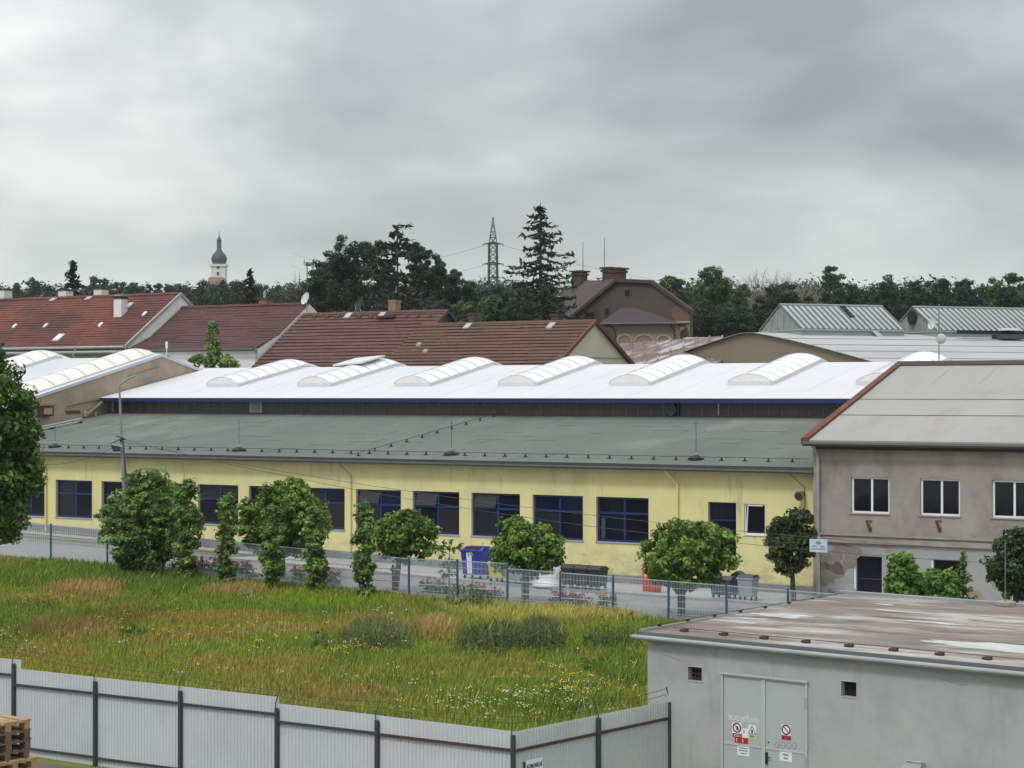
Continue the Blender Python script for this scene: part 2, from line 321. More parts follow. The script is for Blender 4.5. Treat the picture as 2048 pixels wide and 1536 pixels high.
# ------------------------------------------------------------------ mesh builder
LOC = {}
def tag(o, label=None, cat=None, group=None, kind=None):
    if label: o['label'] = label
    if cat: o['category'] = cat
    if group: o['group'] = group
    if kind: o['kind'] = kind
    return o
def thing(name, label, cat, loc=(0, 0, 0), group=None):
    o = bpy.data.objects.new(name, None); COL.objects.link(o); o.location = loc; o.empty_display_size = .3
    LOC[o] = Vector(loc); return tag(o, label, cat, group)
class MB:
    def __init__(s, fr=W): s.v = []; s.f = []; s.fr = fr
    def pts(s, ps): i = len(s.v); s.v += [s.fr.P(*p) for p in ps]; return i
    def poly(s, ps): i = s.pts(ps); s.f.append(tuple(range(i, i + len(ps)))); return s
    def hexa(s, b, t):                      # two rings of four points
        i = s.pts(list(b) + list(t))
        s.f += [(i, i + 3, i + 2, i + 1), (i + 4, i + 5, i + 6, i + 7)] + [(i + k, i + (k + 1) % 4, i + 4 + (k + 1) % 4, i + 4 + k) for k in range(4)]
        return s
    def box(s, a0, a1, d0, d1, z0, z1):
        return s.hexa([(a0, d0, z0), (a1, d0, z0), (a1, d1, z0), (a0, d1, z0)], [(a0, d0, z1), (a1, d0, z1), (a1, d1, z1), (a0, d1, z1)])
    def prism(s, prof, off):                # closed profile points, extruded by off
        n = len(prof); i = s.pts(list(prof) + [tuple(p[k] + off[k] for k in range(3)) for p in prof])
        s.f += [tuple(range(i, i + n)), tuple(range(i + 2 * n - 1, i + n - 1, -1))]
        s.f += [(i + k, i + n + k, i + n + (k + 1) % n, i + (k + 1) % n) for k in range(n)]
        return s
    def slab(s, ps, h):                     # a sheet given a thickness h downwards
        n = len(ps); return s.prism(ps, (0, 0, -h))
    def tube(s, pts, r, n=6, cap=True):
        P = [Vector(s.fr.P(*p)) for p in pts]; R = r if isinstance(r, (list, tuple)) else [r] * len(P)
        i0 = len(s.v); up = Vector((0, 0, 1)); ref = None
        for k, p in enumerate(P):
            t = (P[min(k + 1, len(P) - 1)] - P[max(k - 1, 0)]).normalized()
            if ref is None: ref = t.cross(up) if abs(t.z) < .95 else t.cross(Vector((1, 0, 0)))
            a = (ref - t * ref.dot(t)).normalized(); ref = a; b = t.cross(a)
            for j in range(n):
                w = 2 * math.pi * j / n; q = p + (a * math.cos(w) + b * math.sin(w)) * R[k]; s.v.append(tuple(q))
        for k in range(len(P) - 1):
            for j in range(n):
                x = i0 + k * n + j; y = i0 + k * n + (j + 1) % n
                s.f.append((x, y, y + n, x + n))
        if cap: s.f += [tuple(range(i0 + n - 1, i0 - 1, -1)), tuple(range(i0 + (len(P) - 1) * n, i0 + len(P) * n))]
        return s
    def lathe(s, c, prof, n=16, ph=0):
        i0 = len(s.v); c = s.fr.P(*c)
        for r, z in prof:
            for j in range(n):
                w = 2 * math.pi * j / n + ph; s.v.append((c[0] + r * math.cos(w), c[1] + r * math.sin(w), c[2] + z))
        for k in range(len(prof) - 1):
            for j in range(n):
                x = i0 + k * n + j; y = i0 + k * n + (j + 1) % n; s.f.append((x, y, y + n, x + n))
        s.f += [tuple(range(i0 + n - 1, i0 - 1, -1)), tuple(range(i0 + (len(prof) - 1) * n, i0 + len(prof) * n))]
        return s
    def build(s, name, m, parent=None, loc=None, smooth=False):
        if parent is not None: base = LOC[parent]
        else: base = Vector(loc) if loc is not None else Vector((0, 0, 0))
        me = bpy.data.meshes.new(name)
        me.from_pydata([(v[0] - base[0], v[1] - base[1], v[2] - base[2]) for v in s.v], [], s.f)
        if isinstance(m, str): m = M[m]
        me.materials.append(m); 
        if smooth: me.polygons.foreach_set('use_smooth', [True] * len(me.polygons))
        me.update()
        o = bpy.data.objects.new(name, me); COL.objects.link(o)
        if parent is not None: o.parent = parent
        else: o.location = base
        LOC[o] = base
        return o
def dup_part(o, delta=(0, 0, 0), parent=None):
    c = o.copy(); COL.objects.link(c); c.parent = parent or o.parent; c.location = Vector(o.location) + Vector(delta); LOC[c] = LOC[o] + Vector(delta) if o in LOC else Vector(delta)
    return c
def dup_tree(root, loc, rz=None, sc=None, label=None, group=None):
    r = root.copy(); COL.objects.link(r); r.location = loc
    if rz is not None: r.rotation_euler = (0, 0, rz)
    if sc is not None: r.scale = sc if isinstance(sc, tuple) else (sc, sc, sc)
    if label: r['label'] = label
    if group: r['group'] = group
    for ch in list(root.children):
        c = ch.copy(); COL.objects.link(c); c.parent = r
        for g in list(ch.children):
            q = g.copy(); COL.objects.link(q); q.parent = c
    return r
def quads_mesh(name, V, m, parent=None, loc=None, attrs=None, k=4, kind=None):
    """V: (N,k,3) array of separate faces"""
    base = LOC[parent] if parent is not None else Vector(loc or (0, 0, 0))
    n = V.shape[0]; V = (V.reshape(-1, 3) - np.array(base)).astype(np.float32)
    me = bpy.data.meshes.new(name); me.vertices.add(n * k); me.vertices.foreach_set('co', V.ravel())
    me.loops.add(n * k); me.loops.foreach_set('vertex_index', np.arange(n * k, dtype=np.int32))
    me.polygons.add(n); me.polygons.foreach_set('loop_start', np.arange(0, n * k, k, dtype=np.int32))
    try: me.polygons.foreach_set('loop_total', np.full(n, k, dtype=np.int32))
    except Exception: pass
    for nm, arr in (attrs or {}).items():
        if arr.ndim == 1:
            at = me.attributes.new(nm, 'FLOAT', 'POINT'); at.data.foreach_set('value', np.repeat(arr, k).astype(np.float32))
        else:
            at = me.attributes.new(nm, 'FLOAT_COLOR', 'POINT'); c = np.ones((n * k, 4), np.float32); c[:, :3] = np.repeat(arr, k, 0) if arr.shape[0] == n else arr
            at.data.foreach_set('color', c.ravel())
    me.materials.append(m); me.update(calc_edges=True); me.validate()
    o = bpy.data.objects.new(name, me); COL.objects.link(o)
    if parent is not None: o.parent = parent
    else: o.location = base
    if kind: o['kind'] = kind
    LOC[o] = base
    return o

def holes_wall(mb, a0, a1, z0, z1, d, holes, depth=.25, top=None):
    """wall face at plane d (facing -d) with rectangular openings and their reveals"""
    xs = sorted(set([a0, a1] + [h[0] for h in holes] + [h[1] for h in holes])); zs = sorted(set([z0, z1] + [h[2] for h in holes] + [h[3] for h in holes]))
    for i in range(len(xs) - 1):
        for j in range(len(zs) - 1):
            cx = (xs[i] + xs[i + 1]) / 2; cz = (zs[j] + zs[j + 1]) / 2
            if any(h[0] < cx < h[1] and h[2] < cz < h[3] for h in holes): continue
            mb.poly([(xs[i], d, zs[j]), (xs[i + 1], d, zs[j]), (xs[i + 1], d, zs[j + 1]), (xs[i], d, zs[j + 1])])
    for h in holes:
        x0, x1, y0, y1 = h[:4]
        mb.poly([(x0, d, y0), (x0, d, y1), (x0, d + depth, y1), (x0, d + depth, y0)]); mb.poly([(x1, d, y0), (x1, d + depth, y0), (x1, d + depth, y1), (x1, d, y1)])
        mb.poly([(x0, d, y1), (x1, d, y1), (x1, d + depth, y1), (x0, d + depth, y1)]); mb.poly([(x0, d, y0), (x0, d + depth, y0), (x1, d + depth, y0), (x1, d, y0)])
def frame_rect(mb, x0, x1, z0, z1, d0, d1, w):
    mb.box(x0, x1, d0, d1, z1 - w, z1); mb.box(x0, x1, d0, d1, z0, z0 + w); mb.box(x0, x0 + w, d0, d1, z0 + w, z1 - w); mb.box(x1 - w, x1, d0, d1, z0 + w, z1 - w)
def window(fr, root, x0, x1, z0, z1, d, fm, gm, vs=(), hs=(), w=.07, depth=.18, sillm='sill', panename='pane'):
    mb = MB(fr); frame_rect(mb, x0, x1, z0, z1, d + depth - .06, d + depth, w)
    vv = sorted(x0 + (x1 - x0) * t for t in vs); hh = sorted(z0 + (z1 - z0) * t for t in hs)
    for v in vv: mb.box(v - w / 2, v + w / 2, d + depth - .065, d + depth - .002, z0 + w, z1 - w)
    for h in hh: mb.box(x0 + w, x1 - w, d + depth - .07, d + depth - .008, h - w / 2, h + w / 2)
    f = mb.build('window', fm, root)
    X = [x0 + w / 2] + vv + [x1 - w / 2]; Z = [z0 + w / 2] + hh + [z1 - w / 2]
    for i in range(len(X) - 1):
        for j in range(len(Z) - 1):
            q = MB(fr); q.box(X[i], X[i + 1], d + depth - .03, d + depth - .015, Z[j], Z[j + 1]); q.build(panename, random.choice(['glass', 'glass', 'glass2', 'glass3']) if gm == 'glass' and root['category'] == 'building' and fm == 'blue' else gm, f)
    if sillm:
        q = MB(fr); q.box(x0 - .04, x1 + .04, d - .05, d + depth - .07, z0 - .035, z0 + .005); q.build('sill', sillm, f)
    return f
def rbox(mb, c, sx, sy, sz, yaw=0, pitch=0):   # oriented box in world coordinates
    from mathutils import Euler
    R = Euler((pitch, 0, yaw)).to_matrix(); c = Vector(c); pts = []
    for z in (-1, 1):
        for x, y in ((-1, -1), (1, -1), (1, 1), (-1, 1)): pts.append(tuple(c + R @ Vector((x * sx / 2, y * sy / 2, z * sz / 2))))
    mb.hexa(pts[:4], pts[4:])

#@@SPLIT@@
# ------------------------------------------------------------------ ground, road, pavement
def make_ground():
    aa = np.concatenate([np.linspace(-1600, -70, 16)[:-1], np.linspace(-70, 110, 90), np.linspace(110, 1900, 16)[1:]])
    dd = np.concatenate([np.linspace(-75, -38, 10)[:-1], np.linspace(-38, -9, 30), np.linspace(-8, 31, 12), np.linspace(32, 36, 5), np.linspace(40, 260, 30), np.linspace(280, 2600, 30)])
    mb = MB(A); V = []
    for d in dd:
        for a in aa:
            x, y, _ = A.P(a, d, 0); V.append((x, y, gz(x, y)))
    n = len(aa); mb.v = V
    mb.f = [(j * n + i, j * n + i + 1, (j + 1) * n + i + 1, (j + 1) * n + i) for j in range(len(dd) - 1) for i in range(n - 1)]
    tag(mb.build('ground', 'ground'), kind='structure')
make_ground()
def strip(name, m, a0, a1, d0, d1, lift, step=3, kerbh=None):
    mb = MB(A); n = int((a1 - a0) / step) + 1; A_ = np.linspace(a0, a1, n)
    for i in range(n - 1):
        P = []
        for a, d in ((A_[i], d0), (A_[i + 1], d0), (A_[i + 1], d1), (A_[i], d1)):
            x, y, _ = A.P(a, d, 0); P.append((a, d, gz(x, y) + lift))
        if kerbh: mb.slab([(p[0], p[1], p[2]) for p in P], kerbh)
        else: mb.poly(P)
    return tag(mb.build(name, m), kind='structure')
strip('road', 'asphalt', -60, 72, -10.9, -4.3, .035)
strip('pavement', 'pave', 13, 72, -4.1, -.05, .12, kerbh=.2)
strip('verge', 'verge', -60, 12.8, -4.1, -1.2, .06, kerbh=.2)
strip('footpath', 'pave', -60, 12.8, -1.2, -.05, .05, kerbh=.2)
strip('kerb', 'kerb', -60, 72, -4.3, -4.1, .13, kerbh=.2)
strip('fence_kerb', 'kerb', -2, 44, -11.15, -10.92, .10, kerbh=.25)
mb = MB(A); mb.poly([(-80, -75, CZ - 8.235), (95, -75, CZ - 8.235), (95, -36.1, CZ - 8.235), (-80, -36.1, CZ - 8.235)]); tag(mb.build('yard', 'yard'), kind='structure')
mb = MB()                                     # wooded hill far off
xs = np.linspace(-900, 1600, 60)
hv = []
for x in xs:
    h = 96 + 22 * math.sin(x * .0023 + .9) + 9 * math.sin(x * .011) + 3 * math.sin(x * .05)
    hv.append((x, 2050, CZ + 20)); hv.append((x, 2200, CZ + h * .92)); hv.append((x, 2420, CZ + h * .80))
mb.v = hv; mb.f = [(3 * i + j, 3 * i + 3 + j, 3 * i + 4 + j, 3 * i + 1 + j) for i in range(59) for j in range(2)]
tag(mb.build('wooded_hill', 'forest'), kind='structure')

# ------------------------------------------------------------------ yellow workshop
yb = thing('yellow_workshop', 'long low yellow workshop with blue windows under a grey green felt roof', 'building', A.P(18, 0, CZ - 7.2))
ZE, ZJ = CZ - 2.74, CZ - 1.0
aL, aR = -26.0, 37.9
wz0, wz1 = CZ - 5.88, CZ - 4.08
wins = [(c - 1.18, c + 1.18) for c in [2.96 * k + .02 for k in range(-8, 11)]]
holes = [(a, b, wz0, wz1) for a, b in wins] + [(33.38, 34.57, CZ - 6.35, CZ - 4.15), (34.9, 35.78, CZ - 5.35, CZ - 4.18)]
mb = MB(A); holes_wall(mb, aL, aR, CZ - 8.4, ZE - .12, 0, holes, .25)
mb.poly([(aR, 0, CZ - 8.4), (aR, 11.9, CZ - 8.4), (aR, 11.9, ZJ - .1), (aR, 0, ZE - .12)]); mb.poly([(aL, 0, CZ - 8.4), (aL, 0, ZE - .12), (aL, 11.9, ZJ - .1), (aL, 11.9, CZ - 8.4)])
mb.build('wall', 'yellow', yb)
mb = MB(A)
for i in range(20):
    a0 = aL + (aR - aL) * i / 20; a1 = aL + (aR - aL) * (i + 1) / 20
    g0, g1 = gz(*A.P(a0, 0, 0)[:2]), gz(*A.P(a1, 0, 0)[:2])
    mb.hexa([(a0, -.04, g0 - .2), (a1, -.04, g1 - .2), (a1, -.003, g1 - .2), (a0, -.003, g0 - .2)], [(a0, -.04, g0 + .42), (a1, -.04, g1 + .42), (a1, -.003, g1 + .45), (a0, -.003, g0 + .45)])
mb.build('plinth', 'plinth', yb)
for i, (a, b) in enumerate(wins):
    f = window(A, yb, a, b, wz0, wz1, 0, 'blue', 'glass', vs=(.52,), hs=(.64,), w=.085, depth=.2)
    if (i * 5) % 3 == 0:                      # a pale blind or cupboard glimpsed behind the left pane
        q = MB(A); q.box(a + .16, a + .16 + .18 + .1 * (i % 3), .150, .155, wz0 + .12, wz0 + .95 + .1 * (i % 2)); q.build('blind', 'glass2b', f)
    if i - 8 in (6, 7, 8):                    # a tilted top-left sash
        q = MB(A); z = wz0 + 1.8 * .66
        q.hexa([(a + .12, .02, wz0 + 1.20), (a + 1.16, .02, wz0 + 1.20), (a + 1.16, .05, wz0 + 1.20), (a + .12, .05, wz0 + 1.20)], [(a + .12, .17, wz0 + 1.70), (a + 1.16, .17, wz0 + 1.70), (a + 1.16, .2, wz0 + 1.70), (a + .12, .2, wz0 + 1.70)]); q.build('tilted_sash', 'glassb', f)
window(A, yb, 33.38, 34.57, CZ - 6.35, CZ - 4.15, 0, 'blue', 'glass', hs=(.68,), w=.05, depth=.22)
f = window(A, yb, 34.9, 35.78, CZ - 5.35, CZ - 4.18, 0, 'whitef', 'glass', w=.05, depth=.14, sillm='whitef')
q = MB(A); q.tube([(34.98, .07, CZ - 5.28), (35.08, -.03, CZ - 4.24)], .028, 4); q.tube([(35.08, -.03, CZ - 4.24), (35.7, -.03, CZ - 4.24)], .02, 4); q.build('tilted_sash', 'whitef', f)
# roof
sl = (ZJ - ZE) / 12.35
mb = MB(A); mb.prism([(aL, -.45, ZE), (aL, 11.9, ZJ), (aL, 11.9, ZJ - .14), (aL, -.45, ZE - .10)], (37.95 - aL, 0, 0)); roof = mb.build('roof', 'bitumen', yb)
mb = MB(A)
for k in range(90):
    a = random.uniform(-7, 37); d = -.3 + int(random.uniform(0, 12)) * 1.03; l = random.uniform(.5, 2.2); zz = lambda q: ZE + (q + .45) * sl
    if random.random() < .45: mb.hexa([(a, d, zz(d) + .001), (a + .02, d, zz(d) + .001), (a + .02, d + .95, zz(d + .95) + .001), (a, d + .95, zz(d + .95) + .001)], [(a, d, zz(d) + .008), (a + .02, d, zz(d) + .008), (a + .02, d + .95, zz(d + .95) + .008), (a, d + .95, zz(d + .95) + .008)])
    else: mb.box(a, a + l, d - .01, d + .012, zz(d) - .01, zz(d) + .009)
tag(mb.build('felt_lap', 'bitumen_edge', roof), kind='stuff')
mb = MB(A); mb.box(aL, 37.95, -.50, -.46, ZE - .13, ZE + .03); mb.build('eaves_board', 'gutter', yb)
mb = MB(A); mb.tube([(aL, -.56, ZE - .13), (37.95, -.56, ZE - .15)], .065, 8); mb.build('gutter', 'gutter', yb)
for s_, m_, z0 in ((-1.75, 'yellow', 0), (15.95 + .45, 'yellow', 1), (32.1, 'yellow', 0)):
    g0 = gz(*A.P(s_, 0, 0)[:2]); r = .05 if z0 == 0 else .018
    mb = MB(A); mb.tube([(s_ - .35, -.5, ZE - .2), (s_ - .3, -.45, ZE - .3), (s_, -.08, ZE - .75), (s_, -.07, g0 + .1)], r, 8); mb.build('downpipe', M['yellow'] if z0 == 0 else M['chimtan'], yb)
# ears of the eaves: cable down the right end
mb = MB(A); mb.tube([(36.9, -.45, ZE - .15), (37.4, -.03, ZE - .75), (37.4, -.03, CZ - 5.0)], .012, 5); mb.build('cable', 'wire', yb)
# round siren on the wall
sx = A.S(1603, -.2)
t = thing('wall_siren', 'round brown siren horn high on the right end of the yellow wall', 'siren', A.P(sx, 0, CZ - 3.75))
c = A.P(sx, -.12, A.Z(1603, 986, 0)); v = A.P(sx - .02, -.42, A.Z(1603, 986, 0) - .1)
mb = MB(); mb.tube([A.P(sx, 0, c[2]), c, tuple((c[i] + v[i]) / 2 for i in range(3)), v], [.07, .1, .13, .2], 14); mb.build('horn', 'chimtan', t)
mb = MB(); vv = tuple(v[i] + (v[i] - c[i]) * .03 for i in range(3)); mb.tube([tuple(v[i] + (v[i] - c[i]) * .01 for i in range(3)), vv], [.15, .15], 14); mb.build('mouth', 'rustdark', t)

# lightning conductor line on the felt roof
lc = thing('lightning_conductor', 'thin conductor wire on small feet along the eaves of the grey green roof', 'conductor', A.P(15, 1, ZE + .2))
zr = lambda d: ZE + (d + .45) * sl
foot = None
def holder(a, d, par, z):
    mb = MB(A); mb.box(a - .08, a + .08, d - .06, d + .06, z, z + .03); mb.box(a - .025, a + .025, d - .03, d + .03, z + .03, z + .12); return mb.build('holder', 'black', par)
dW = .75; h0 = holder(-5, dW, lc, zr(dW))
for k in range(1, 43):
    dx = Vector(A.P(k * .99, 0, 0)) - Vector(A.P(0, 0, 0)); dup_part(h0, dx)
mb = MB(A); mb.tube([(-5.3 + i * .99, dW, zr(dW) + .15 - (.02 if i % 2 else 0)) for i in range(44)], .014, 5); mb.build('wire', 'wire', lc)
lc2 = thing('lightning_conductor', 'conductor wire crossing the grey green roof up to the smoked glass strip', 'conductor', A.P(16, 5, ZE + .6))
aC = A.S(706, -.2)
h1 = holder(aC, .2, lc2, zr(.2))
for k in range(1, 10):
    dx = Vector(A.P(0, 1.25 * k, zr(.2 + 1.25 * k))) - Vector(A.P(0, 0, zr(.2))); dup_part(h1, dx)
mb = MB(A); mb.tube([(aC, -.4 + i * 1.22, zr(-.4 + i * 1.22) + .14) for i in range(11)], .014, 5); mb.build('wire', 'wire', lc2)
def rod(px, py0, py1, label, d=.9):
    a = A.S(px, d); Zb = zr(d); t = thing('lightning_rod', label, 'lightning rod', A.P(a, d, Zb), 'lightning rods on the grey green roof')
    mb = MB(A); mb.lathe((a, d, Zb - .03), [(.32, 0), (.32, .10), (.22, .13), (.12, .20), (.05, .21)], 14); mb.build('base', 'black', t)
    mb = MB(A); mb.lathe((a, d, Zb + .18), [(.10, 0), (.10, .06), (.03, .08)], 10); mb.build('clamp', 'zinc', t)
    mb = MB(A); mb.tube([(a, d, Zb + .1), (a, d, A.Z(px, py1, d))], .014, 6); mb.build('pole', 'gutter', t)
rod(110, 888, 850, 'leftmost lightning rod on the felt roof, beside the big tree')
rod(478, 895, 840, 'lightning rod on the felt roof between the lamp pole and the crossing wire')
rod(903, 905, 842, 'lightning rod on the felt roof just right of the crossing wire')
rod(1392, 915, 843, 'lightning rod on the felt roof nearest the beige building')

# ------------------------------------------------------------------ white hall
wh = thing('white_roof_hall', 'long hall with bright white roof, blue fascia and smoked glass strip', 'building', A.P(20, 20, CZ - 7))
hL, hR = -8.95, 66.0
zr2 = lambda d: CZ - .15 + (d - 11.25) * (1.75 / 9.25) if d <= 20.5 else CZ + 1.6 - (d - 20.5) * (1.75 / 9.25)
mb = MB(A); mb.prism([(hL, 11.25, zr2(11.25)), (hL, 20.5, zr2(20.5)), (hL, 29.75, zr2(29.75)), (hL, 29.75, zr2(29.75) - .1), (hL, 20.5, zr2(20.5) - .1), (hL, 11.25, zr2(11.25) - .08)], (hR - hL, 0, 0)); mb.build('roof', 'membrane', wh)
for k in range(35):
    a_ = hL + 1.2 + 2.1 * k
    mb = MB(A); mb.hexa([(a_, 11.3, zr2(11.3) - .01), (a_ + .05, 11.3, zr2(11.3) - .01), (a_ + .05, 20.4, zr2(20.4) - .01), (a_, 20.4, zr2(20.4) - .01)], [(a_, 11.3, zr2(11.3) + .008), (a_ + .05, 11.3, zr2(11.3) + .008), (a_ + .05, 20.4, zr2(20.4) + .008), (a_, 20.4, zr2(20.4) + .008)]); mb.build('membrane_lap', 'membrane', wh)
mb = MB(A); mb.box(hL + .05, hR, 11.22, 11.28, CZ - .36, CZ - .16); mb.box(hL + .05, hR, 11.28, 11.95, CZ - .36, CZ - .32); mb.build('fascia', 'bluedark', wh)
mb = MB(A); mb.box(hL + .1, hR - .2, 11.96, 12.2, CZ - 8.2, ZJ); mb.box(hL + .1, hR - .2, 12.02, 12.2, ZJ, CZ - .25); mb.box(hL + .1, hR - .2, 29.2, 29.4, CZ - 8.2, zr2(29.3) - .12); mb.box(hR - .4, hR - .2, 12.2, 29.2, CZ - 8.2, CZ - .4); mb.build('wall', 'plinth', wh)
pw = .655; p0 = hL + .45; npan = 70
mb = MB(A); mb.box(p0 + .012, p0 + pw - .012, 11.93, 11.97, ZJ + .07, CZ - .33); pn = mb.build('glazing_panel', 'clere', wh)
mb = MB(A); mb.box(p0 - .02, p0 + .02, 11.905, 11.965, ZJ + .07, CZ - .33); mb.box(p0 - .035, p0 + .035, 11.90, 11.96, CZ - .42, CZ - .37); mb.box(p0 - .035, p0 + .035, 11.90, 11.96, ZJ + .10, ZJ + .15); jt = mb.build('glazing_bar', 'joint', wh)
wA = A.S(503, 11.93), A.S(523, 11.93); vA = A.S(1333, 11.93), A.S(1360, 11.93)
for k in range(npan):
    a = p0 + k * pw
    dx = Vector(A.P(k * pw, 0, 0)) - Vector(A.P(0, 0, 0))
    if k: dup_part(pn, dx); dup_part(jt, dx)
mb = MB(A); mb.box(hL + .1, hR - .3, 11.86, 12.0, ZJ - .02, ZJ + .065); mb.build('glazing_sill', 'gutter', wh)
mb = MB(A); mb.box(wA[0], wA[1], 11.88, 11.92, ZJ + .07, CZ - .34); mb.build('blank_panel', 'moncurb', wh)
mb = MB(A); mb.box(wA[0] - .05, wA[0], 11.86, 11.93, ZJ + .07, CZ - .34); mb.box(wA[1], wA[1] + .05, 11.86, 11.93, ZJ + .07, CZ - .34); q = A.S(1437, 11.93); mb.box(q, q + .05, 11.86, 11.93, ZJ + .07, CZ - .34); q = hL + .42; mb.box(q, q + .04, 11.87, 11.93, ZJ + .07, CZ - .34); mb.build('edge_strip', 'whitepost', wh)
v0, v1 = vA; vc = (v0 + v1) / 2
mb = MB(A); frame_rect(mb, v0, v1, ZJ - .02, CZ - .34, 11.80, 11.9, .07); mb.box(v0 + .07, v1 - .07, 11.87, 11.9, ZJ + .05, CZ - .41); vent = mb.build('fan_outlet', 'blue', wh)
mb = MB(A); R = .27; cz = (ZJ + CZ - .36) / 2 + .01
mb.prism([(vc + R * math.cos(w), 11.66, cz + R * math.sin(w)) for w in np.linspace(0, 2 * math.pi, 19)[:-1]], (0, .2, 0)); mb.build('cowl', 'bindark', vent)
for i in range(4):
    mb = MB(A); z = cz - .17 + i * .11; w_ = math.sqrt(max(.01, (R - .03) ** 2 - (z - cz) ** 2)); mb.box(vc - w_, vc + w_, 11.63, 11.655, z - .02, z + .025); mb.build('louvre', 'black', vent)
# skylights
def skylight(root, fr, a0, a1, ds, dridge, zf, npane, pm, em, rise=.35, curb=.19, flap=False, dback=None):
    """arched rooflight running up a slope, over the ridge and down behind"""
    dback = dback if dback is not None else 2 * dridge - ds
    am = (a0 + a1) / 2; hw = (a1 - a0) / 2
    mb = MB(fr)
    for sgn, x in ((-1, a0), (1, a1)):
        for (da, db) in ((ds, dridge), (dridge, dback)):
            mb.hexa([(x - .04, da, zf(da) - .05), (x + .04, da, zf(da) - .05), (x + .04, db, zf(db) - .05), (x - .04, db, zf(db) - .05)],
                    [(x - .04, da, zf(da) + curb), (x + .04, da, zf(da) + curb), (x + .04, db, zf(db) + curb), (x - .04, db, zf(db) + curb)])
    for dd in (ds, dback):
        mb.box(a0 + .04, a1 - .04, dd - .04, dd + .04, zf(dd) - .05, zf(dd) + curb)
    body = mb.build('skylight', 'curb', root)
    NA = 10
    def arch(d, z, k=1.0): return [(am - hw + 2 * hw * j / NA, d, z + curb + rise * k * (1 - (2 * j / NA - 1) ** 2)) for j in range(NA + 1)]
    dd = list(np.linspace(ds, dridge - .55, npane)) + [dridge + .55]
    dd += list(np.linspace(dridge + .55, dback, npane))[1:]
    def zc(d):
        z = zf(d)
        return z
    first = None
    for k in range(len(dd) - 1):
        q0, q1 = dd[k], dd[k + 1]
        if first is not None and k < npane - 1:
            dv = Vector(fr.P(0, q0, zc(q0))) - Vector(fr.P(0, dd[0], zc(dd[0]))); dup_part(first, dv); continue
        mb = MB(fr); sub = 3 if k == npane - 1 else 1
        for j in range(sub):
            e0 = q0 + (q1 - q0) * j / sub; e1 = q0 + (q1 - q0) * (j + 1) / sub
            b0 = .04 if (sub == 3 and j > 0) else 0; b1 = .04 if (sub == 3 and j < 2) else 0
            z0_ = zc(q0) if sub == 3 else zc(e0); z1_ = zc(q1) if sub == 3 else zc(e1)
            A0 = arch(e0, (z0_ + b0)); A1 = arch(e1, (z1_ + b1)); i = mb.pts(A0 + A1)
            mb.f += [(i + t_, i + t_ + 1, i + NA + 2 + t_, i + NA + 1 + t_) for t_ in range(NA)]
        o = mb.build('pane', pm, body, smooth=True)
        if first is None: first = o
    ribf = None
    for k, q in enumerate(dd):
        if ribf is not None and k < npane:
            dv = Vector(fr.P(0, q, zc(q))) - Vector(fr.P(0, dd[0], zc(dd[0]))); dup_part(ribf, dv); continue
        mb = MB(fr); A0 = arch(q - .02, zc(q) + .018); A1 = arch(q + .02, zc(q) + .018); i = mb.pts(A0 + A1)
        mb.f += [(i + t_, i + t_ + 1, i + NA + 2 + t_, i + NA + 1 + t_) for t_ in range(NA)]
        o = mb.build('rib', 'rib', body)
        if ribf is None and k < npane: ribf = o
    for q, off in ((ds, -.03), (dback, .03)):
        mb = MB(fr); mb.prism([(p[0], q + off * .3, p[2]) for p in arch(q, zc(q))], (0, off, 0)); mb.build('end_cap', em, body)
        mb = MB(fr); mb.tube([(p[0], q + off, p[2] + .02) for p in arch(q, zc(q))], .03, 5); mb.build('end_rim', 'curb', body)
    if flap:
        mb = MB(fr); f0, f1 = dridge - 2.6, dridge - .4
        mb.hexa([(a0 - .25, f0, zf(f0) + .48), (a1 - .45, f0, zf(f0) + .62), (a1 - .45, f1, zf(f1) + .62), (a0 - .25, f1, zf(f1) + .48)], [(a0 - .25, f0, zf(f0) + .57), (a1 - .45, f0, zf(f0) + .71), (a1 - .45, f1, zf(f1) + .71), (a0 - .25, f1, zf(f1) + .57)]); mb.build('vent_flap', 'curb', body)
    return body
for k in range(11):
    a1 = -1.71 + 6.32 * k
    b_ = skylight(wh, A, a1 - 2.2, a1, 14.4, 20.5, zr2, 7, 'pane', 'endcap', flap=(k == 1))
    if k == 1: b_['label'] = 'arched skylight with a raised vent flap near the ridge'

# ------------------------------------------------------------------ tan hall on the left
th = thing('tan_hall', 'tan rendered hall at the left edge with pale roof and cream arched skylights', 'building', A.P(-20, 10, CZ - 7))
zt = lambda d: CZ + 2.25 - .244 * abs(d - 16.4)
mb = MB(A); prof = [(-9.0, d, zt(d)) for d in (-3.5, 2, 6, 11, 16.4, 21, 26, 33)]
mb.prism([(-9.0, -3.5, CZ - 8.3)] + prof + [(-9.0, 33, CZ - 8.3)], (-.3, 0, 0)); mb.build('gable_wall', 'tan', th)
mb = MB(A); mb.prism([(-9.31, -3.4, zt(-3.4) - .06), (-9.31, 16.4, zt(16.4) - .06), (-9.31, 33, zt(33) - .06), (-9.31, 33, zt(33) - .2), (-9.31, 16.4, zt(16.4) - .2), (-9.31, -3.4, zt(-3.4) - .2)], (-60, 0, 0)); mb.build('roof', 'palesheet', th)
mb = MB(A)
for d0, d1 in ((-3.5, 16.4), (16.4, 33)):
    mb.hexa([(-9.38, d0, zt(d0) - .03), (-8.92, d0, zt(d0) - .03), (-8.92, d1, zt(d1) - .03), (-9.38, d1, zt(d1) - .03)], [(-9.38, d0, zt(d0) + .13), (-8.92, d0, zt(d0) + .13), (-8.92, d1, zt(d1) + .13), (-9.38, d1, zt(d1) + .13)])
mb.build('verge_trim', 'palesheet', th)
